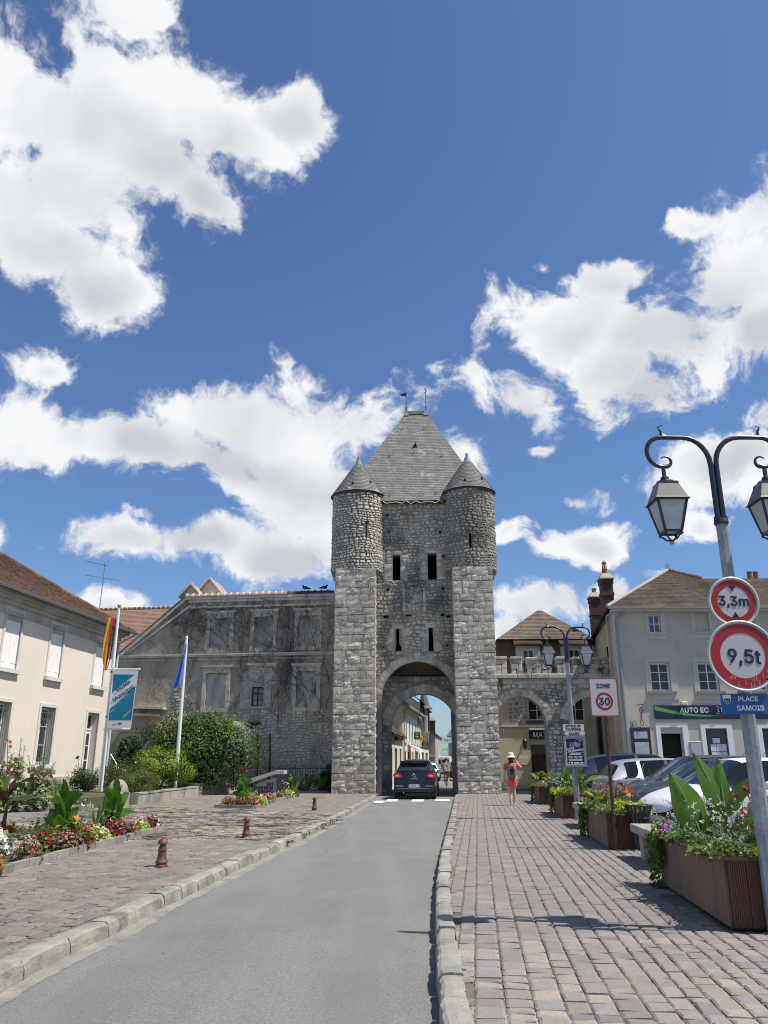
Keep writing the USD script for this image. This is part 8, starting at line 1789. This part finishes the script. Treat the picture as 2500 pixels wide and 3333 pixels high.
ORD = 'first second third fourth fifth sixth seventh eighth ninth tenth eleventh twelfth thirteenth fourteenth fifteenth sixteenth seventeenth'.split()
BG = [('red', g_mid, f_red), ('pink', g_olive, f_pink), ('coral', g_yel, f_coral), ('white', g_lime, f_white), ('crimson', g_red, f_crim)]
bgp = [(-5.1, 10.9, 2), (-5.12, 11.35, 3), (-5.1, 11.8, 1), (-5.12, 12.2, 1), (-5.1, 12.65, 4), (-5.08, 13.1, 0), (-5.1, 13.5, 1), (-5.05, 13.95, 0), (-5.08, 14.4, 0), (-5.05, 14.85, 3), (-5.05, 15.3, 0), (-5.0, 15.75, 4), (-5.02, 16.2, 1), (-5.0, 16.6, 1), (-4.98, 17.0, 3), (-4.95, 17.4, 0), (-4.92, 17.75, 4), (-5.45, 13.4, 0), (-5.42, 14.2, 4), (-5.4, 15.2, 0), (-5.35, 16.4, 4)]
proto = {}; o_ = 'begonia clumps edging the front flower bed'
for i, (x, y, k) in enumerate(bgp):
    nm, lm, fm = BG[k]; l = (f'{nm} begonia clump, {ORD[i]} from the near end along the front flower bed edging' if i < 17 else f'{nm} begonia clump set behind the front edging row, {ORD[i - 17]} from the near end')
    if k not in proto: proto[k] = clump('begonia', l, (x, y, .15), .23, .25, 210, .075, lm, [(fm, 30, .042, .02), (f_coral if k in (0, 1) else f_white, 9, .035, .02)], 70 + k, f'{nm} begonias edging the front flower bed')
    else: copy(proto[k], (x, y, .15), 47 * i, l, scale=(.9 + .25 * ((i * 7) % 5) / 5))
for i, (x, y, k) in enumerate([(-5.0, 26.9, 0), (-4.6, 26.6, 4), (-4.25, 26.4, 1), (-4.15, 27.2, 2), (-4.15, 28.0, 3), (-4.12, 28.8, 1), (-4.1, 29.7, 2), (-3.95, 32.8, 2), (-3.85, 33.6, 3), (-3.75, 34.6, 0), (-3.9, 35.2, 2)]): copy(proto[k], (x, y, .15), 61 * i, f'{BG[k][0]} begonia clump, {ORD[i]} from the left around the middle flower bed with brick pier', f'{BG[k][0]} begonias in the middle flower bed', 1.1)
for i, (x, y, k) in enumerate([(-4.1, 39.5, 0), (-3.7, 39.45, 1), (-3.3, 39.35, 3), (-2.95, 39.25, 0), (-2.75, 39.5, 4)]): copy(proto[k], (x, y, .15), 61 * i, f'{BG[k][0]} begonia clump, {ORD[i]} from the left in the back flower bed at the tower foot', f'{BG[k][0]} begonias in the back flower bed', 1.1)
R = np.random.default_rng(90)
clump('white_hydrangea', 'clump of white flower heads at the left picture edge in the front bed', (-5.75, 12.4, .15), .26, .4, 200, .09, g_mid, [(f_white, 60, .08, .03)], 91)
clump('silver_plant', 'silver-leaved plant in the front bed between the begonias and the banana plant', (-5.55, 13.0, .15), .3, .3, 420, .07, g_silver, [], 92, cat='plant', asp=.3)
clump('silver_plant', 'silver-leaved plant at the foot of the sword-leaved plant', (-5.55, 15.7, .15), .28, .34, 380, .07, g_silver, [], 93, cat='plant', asp=.3)
clump('dahlia', 'dahlia with two orange flowers left of centre in the front bed', (-5.45, 14.7, .15), .3, .42, 300, .1, g_mid, [(f_orange, 5, .1, .04)], 94)
clump('dahlia', 'dahlia with a salmon flower toward the far end of the front bed', (-5.5, 17.0, .15), .28, .45, 300, .1, g_mid, [(f_coral, 3, .1, .05)], 95)
clump('tall_white_flower', 'wispy plant with white flowers behind the sword-leaved plant', (-6.0, 16.4, .15), .22, .75, 260, .08, g_grey, [(f_white, 26, .035, .02)], 96, asp=.3)
for i, (x, y, r, h, m, l) in enumerate(((-6.2, 12.0, .5, .4, g_mid, 'leafy green filler plant behind the white flower heads'), (-6.3, 14.2, .5, .42, g_olive, 'olive leafy filler plant behind the tall green canna'), (-6.2, 15.8, .5, .45, g_mid, 'bushy green filler plant behind the dahlias'), (-6.2, 17.2, .45, .4, g_grey, 'grey-green filler plant at the far end of the front bed'), (-5.6, 14.0, .35, .35, g_mid, 'green filler plant between the banana and the tall canna'), (-6.9, 13.2, .5, .35, g_olive, 'low olive filler plant at the back of the front bed'))):
    clump('filler_plant', l, (x, y, .15), r, h, 520, .09, m, [(f_white, 10, .03, .0)] if i % 2 else [], 100 + i, cat='plant', asp=.45)
for i, (x, y, h, l) in enumerate(((-4.6, 28.3, .55, 'grassy green plant around the canna with red flower'), (-4.2, 34.0, .6, 'feathery green plant behind the brick pier'), (-3.9, 39.9, .6, 'green flowering plant at the foot of the grey house'), (-3.3, 40.1, .75, 'taller green plant with red flowers near the tower foot'), (-4.6, 40.3, .5, 'dark leafy plant by the iron fence'))):
    clump('bedding_plant', l, (x, y, .15), .42, h, 480, .1, g_mid if i % 2 else g_yel, [(f_red if i == 3 else f_white, 9, .06, .05)], 110 + i, cat='plant', asp=.4)
bush('climbing_plant', 'dark green climber at the foot of the tower beside the grey house', 'climber', (-2.75, 40.6, .12), (.5, .5, .75), 1600, .09, .7, g_ivy, 120, k=10, trunk=False)
bush('small_hanging_shrub', 'small dark tuft growing from the grey house wall above the mossy posts', 'shrub', (-6.55, 40.75, 3.0), (.55, .3, .25), 900, .08, .5, g_dark, 121, k=8, trunk=False)
# planter flowers
def pfill(i, x, y, seed, dense=1.0):
    R = np.random.default_rng(seed); t = thing('planter_flowers', ('mixed white, purple and red bedding flowers filling the nearest planter', 'mixed green, lime and pink flowers filling the planter behind the ZONE 30 post', 'lime leaves and bedding flowers filling the planter beside the lamp post', 'pale bedding flowers filling the farthest planter')[i], 'flowers', (x, y, .62), -STREET)
    W, L = .68, 2.65
    def spread(n, h, ls, m, asp, u0=.0, u1=1., v0=0., v1=1., nm='foliage', over=.1, drop=.0):
        px, py = R.uniform(u0 * W - over, u1 * W + over, n), R.uniform(v0 * L - over, v1 * L + over, n); hh = h * (.6 + .4 * np.sin(px * 9 + seed) * np.sin(py * 5 + seed)) ; pz = R.random(n) ** .6 * hh + .03 - drop * (np.maximum(0, -px) + np.maximum(0, px - W)) * 6
        P = np.stack([px, py, pz], 1); obj(nm, leaves(P, unit(R.normal(size=P.shape) * .6 + (0, 0, .8)), ls, asp, R), m, t)
    def heads(n, z0, z1, s, m, u0=0., u1=1., v0=0., v1=1., over=.04):
        P = np.stack([R.uniform(u0 * W - over, u1 * W + over, n), R.uniform(v0 * L - over, v1 * L + over, n), R.uniform(z0, z1, n)], 1); V, F = [], []
        for a in range(5): v_, f_ = leaves(P + R.normal(size=P.shape) * s * .2, unit(R.normal(size=P.shape) + (0, -.3, .6)), s, .85, R, .15); o = sum(len(q) for q in V); V.append(v_); F += [tuple(k + o for k in q) for q in f_]
        obj('flowers', (np.vstack(V), F), m, t, kind='stuff')
    spread(int(2600 * dense), .2, .055, g_mid, .5, over=.05); spread(int(1500 * dense), .24, .05, g_grey, .35, over=.03); spread(int(500 * dense), .16, .07, g_yel, .6)
    n = int(70 * dense); tw_ = MB()
    for k in range(n): a, b = R.uniform(.1, W), R.uniform(.4, L - .2); l_ = R.uniform(.3, .55); tw_.tube([(a, b, .05), (a + R.normal(0, .05), b + R.normal(0, .05), l_)], .003, 3, cap=False)
    obj('thin_stems', tw_, stem_m, t, kind='stuff'); heads(int(110 * dense), .25, .5, .022, f_white if i != 1 else f_pink, .1, 1, .25, .9)
    if i == 0: heads(7, .08, .2, .055, f_purple, -.05, .15, .72, .95); heads(2, .0, .1, .05, f_crim, -.02, .1, .7, .8); heads(9, .08, .16, .055, f_white, 0, .6, .05, .4); heads(2, .15, .22, .05, f_red, .4, .6, .3, .4); heads(3, .3, .42, .045, f_orange, .6, 1, .3, .6); heads(5, .5, .66, .07, f_crim, .75, 1.0, .2, .5); spread(260, .14, .1, g_lime, .85, .5, 1.0, .0, .14, over=.03); spread(300, .5, .05, g_silver, .3, .0, .5, .6, .9)
    if i == 1: heads(9, .05, .2, .05, f_pink, -.05, .3, .8, 1); spread(240, .22, .08, g_lime, .9, .25, .9, .0, .16, over=.02); heads(3, .3, .4, .08, f_orange, .5, .8, .1, .3); heads(8, .45, .6, .05, f_crim, .5, 1, .5, .8)
    if i == 2: spread(420, .2, .12, g_lime, .85, -.05, .6, .1, .5, over=.08); spread(300, .55, .07, g_yel, .5, .6, 1.1, .2, .9)
    if i == 3: heads(10, .2, .4, .06, f_yellow, .0, .6, .1, .6); heads(6, .3, .45, .08, f_coral, .2, .8, .2, .8); heads(8, -.1, .1, .05, f_pink, -.1, .1, .3, .9); spread(350, .3, .06, g_silver, .4, .1, .8, .0, .4)
    # trailing growth over the street-side far corner
    n = 420 if i else 520; py = L - R.random(n) ** 1.6 * .55 + .1; drop = R.random(n) ** 1.3 * .62; P = np.stack([R.uniform(-.11, -.02, n) - .02 * drop, py, .06 - drop * np.clip((py - L + .55) / .35, .25, 1)], 1); obj('trailing_ivy', leaves(P, unit(R.normal(size=P.shape) * .5 + (-1, -.2, .3)), .06, .8, R), g_mid, t)
    return t
for i, (x, y) in enumerate(PL): pfill(i, x, y, 130 + i, (1.3, 1.0, .9, .8)[i])
# growth on the arcade battlements and weeds
for i, (lx, ly, z, r, l) in enumerate(((1.45, .1, 5.65, (.13, .25, .35), 'green weeds growing in the gap left of the second lamp on the battlements'), (2.17, .0, 5.6, (.15, .25, .55), 'tall leafy weeds on the battlements beside the left lantern'), (2.9, .1, 5.62, (.14, .25, .3), 'weeds between the battlements just right of the left lantern'), (4.42, .0, 5.62, (.14, .25, .22), 'yellow-green tuft on the battlements below the right lantern'), (5.12, .0, 5.62, (.16, .25, .25), 'tuft of weeds beside the last battlement next to the corner house'), (.28, -.08, 4.9, (.14, .1, .4), 'ferny weeds hanging down the arcade wall next to the tower'))):
    a = rad(-2.7); bush('wall_weed', l, 'weed', (5.432 + lx * math.cos(a) - ly * math.sin(a), 38.915 + lx * math.sin(a) + ly * math.cos(a), z), r, 420, .06, .45, g_yel if i in (3, 5) else g_mid, 150 + i, 'weeds on the arcade wall', k=6, trunk=False)
R = np.random.default_rng(170); P = []
for f_, n_, s in ((fkr, nkr, -.18), (fkl, nkl, .205)):
    for k in range(150): q = R.uniform(2, n_ - 2); p = f_(q); tt = f_(min(q + .1, n_)) - f_(q - .1); tt /= np.linalg.norm(tt); P.append((*(p + np.array([-tt[1], tt[0]]) * s * (1 if True else 1)), .11))
P = np.repeat(np.array(P), 5, 0) + R.normal(0, .02, (1500, 3)) * (1, 2.5, .2); obj('joint_weeds', leaves(P, R.normal(size=P.shape) + (0, 0, .6), .025, .4, R), g_olive, None, kind='stuff', label='tiny weeds growing in the joint behind the kerbs', cat='weeds')
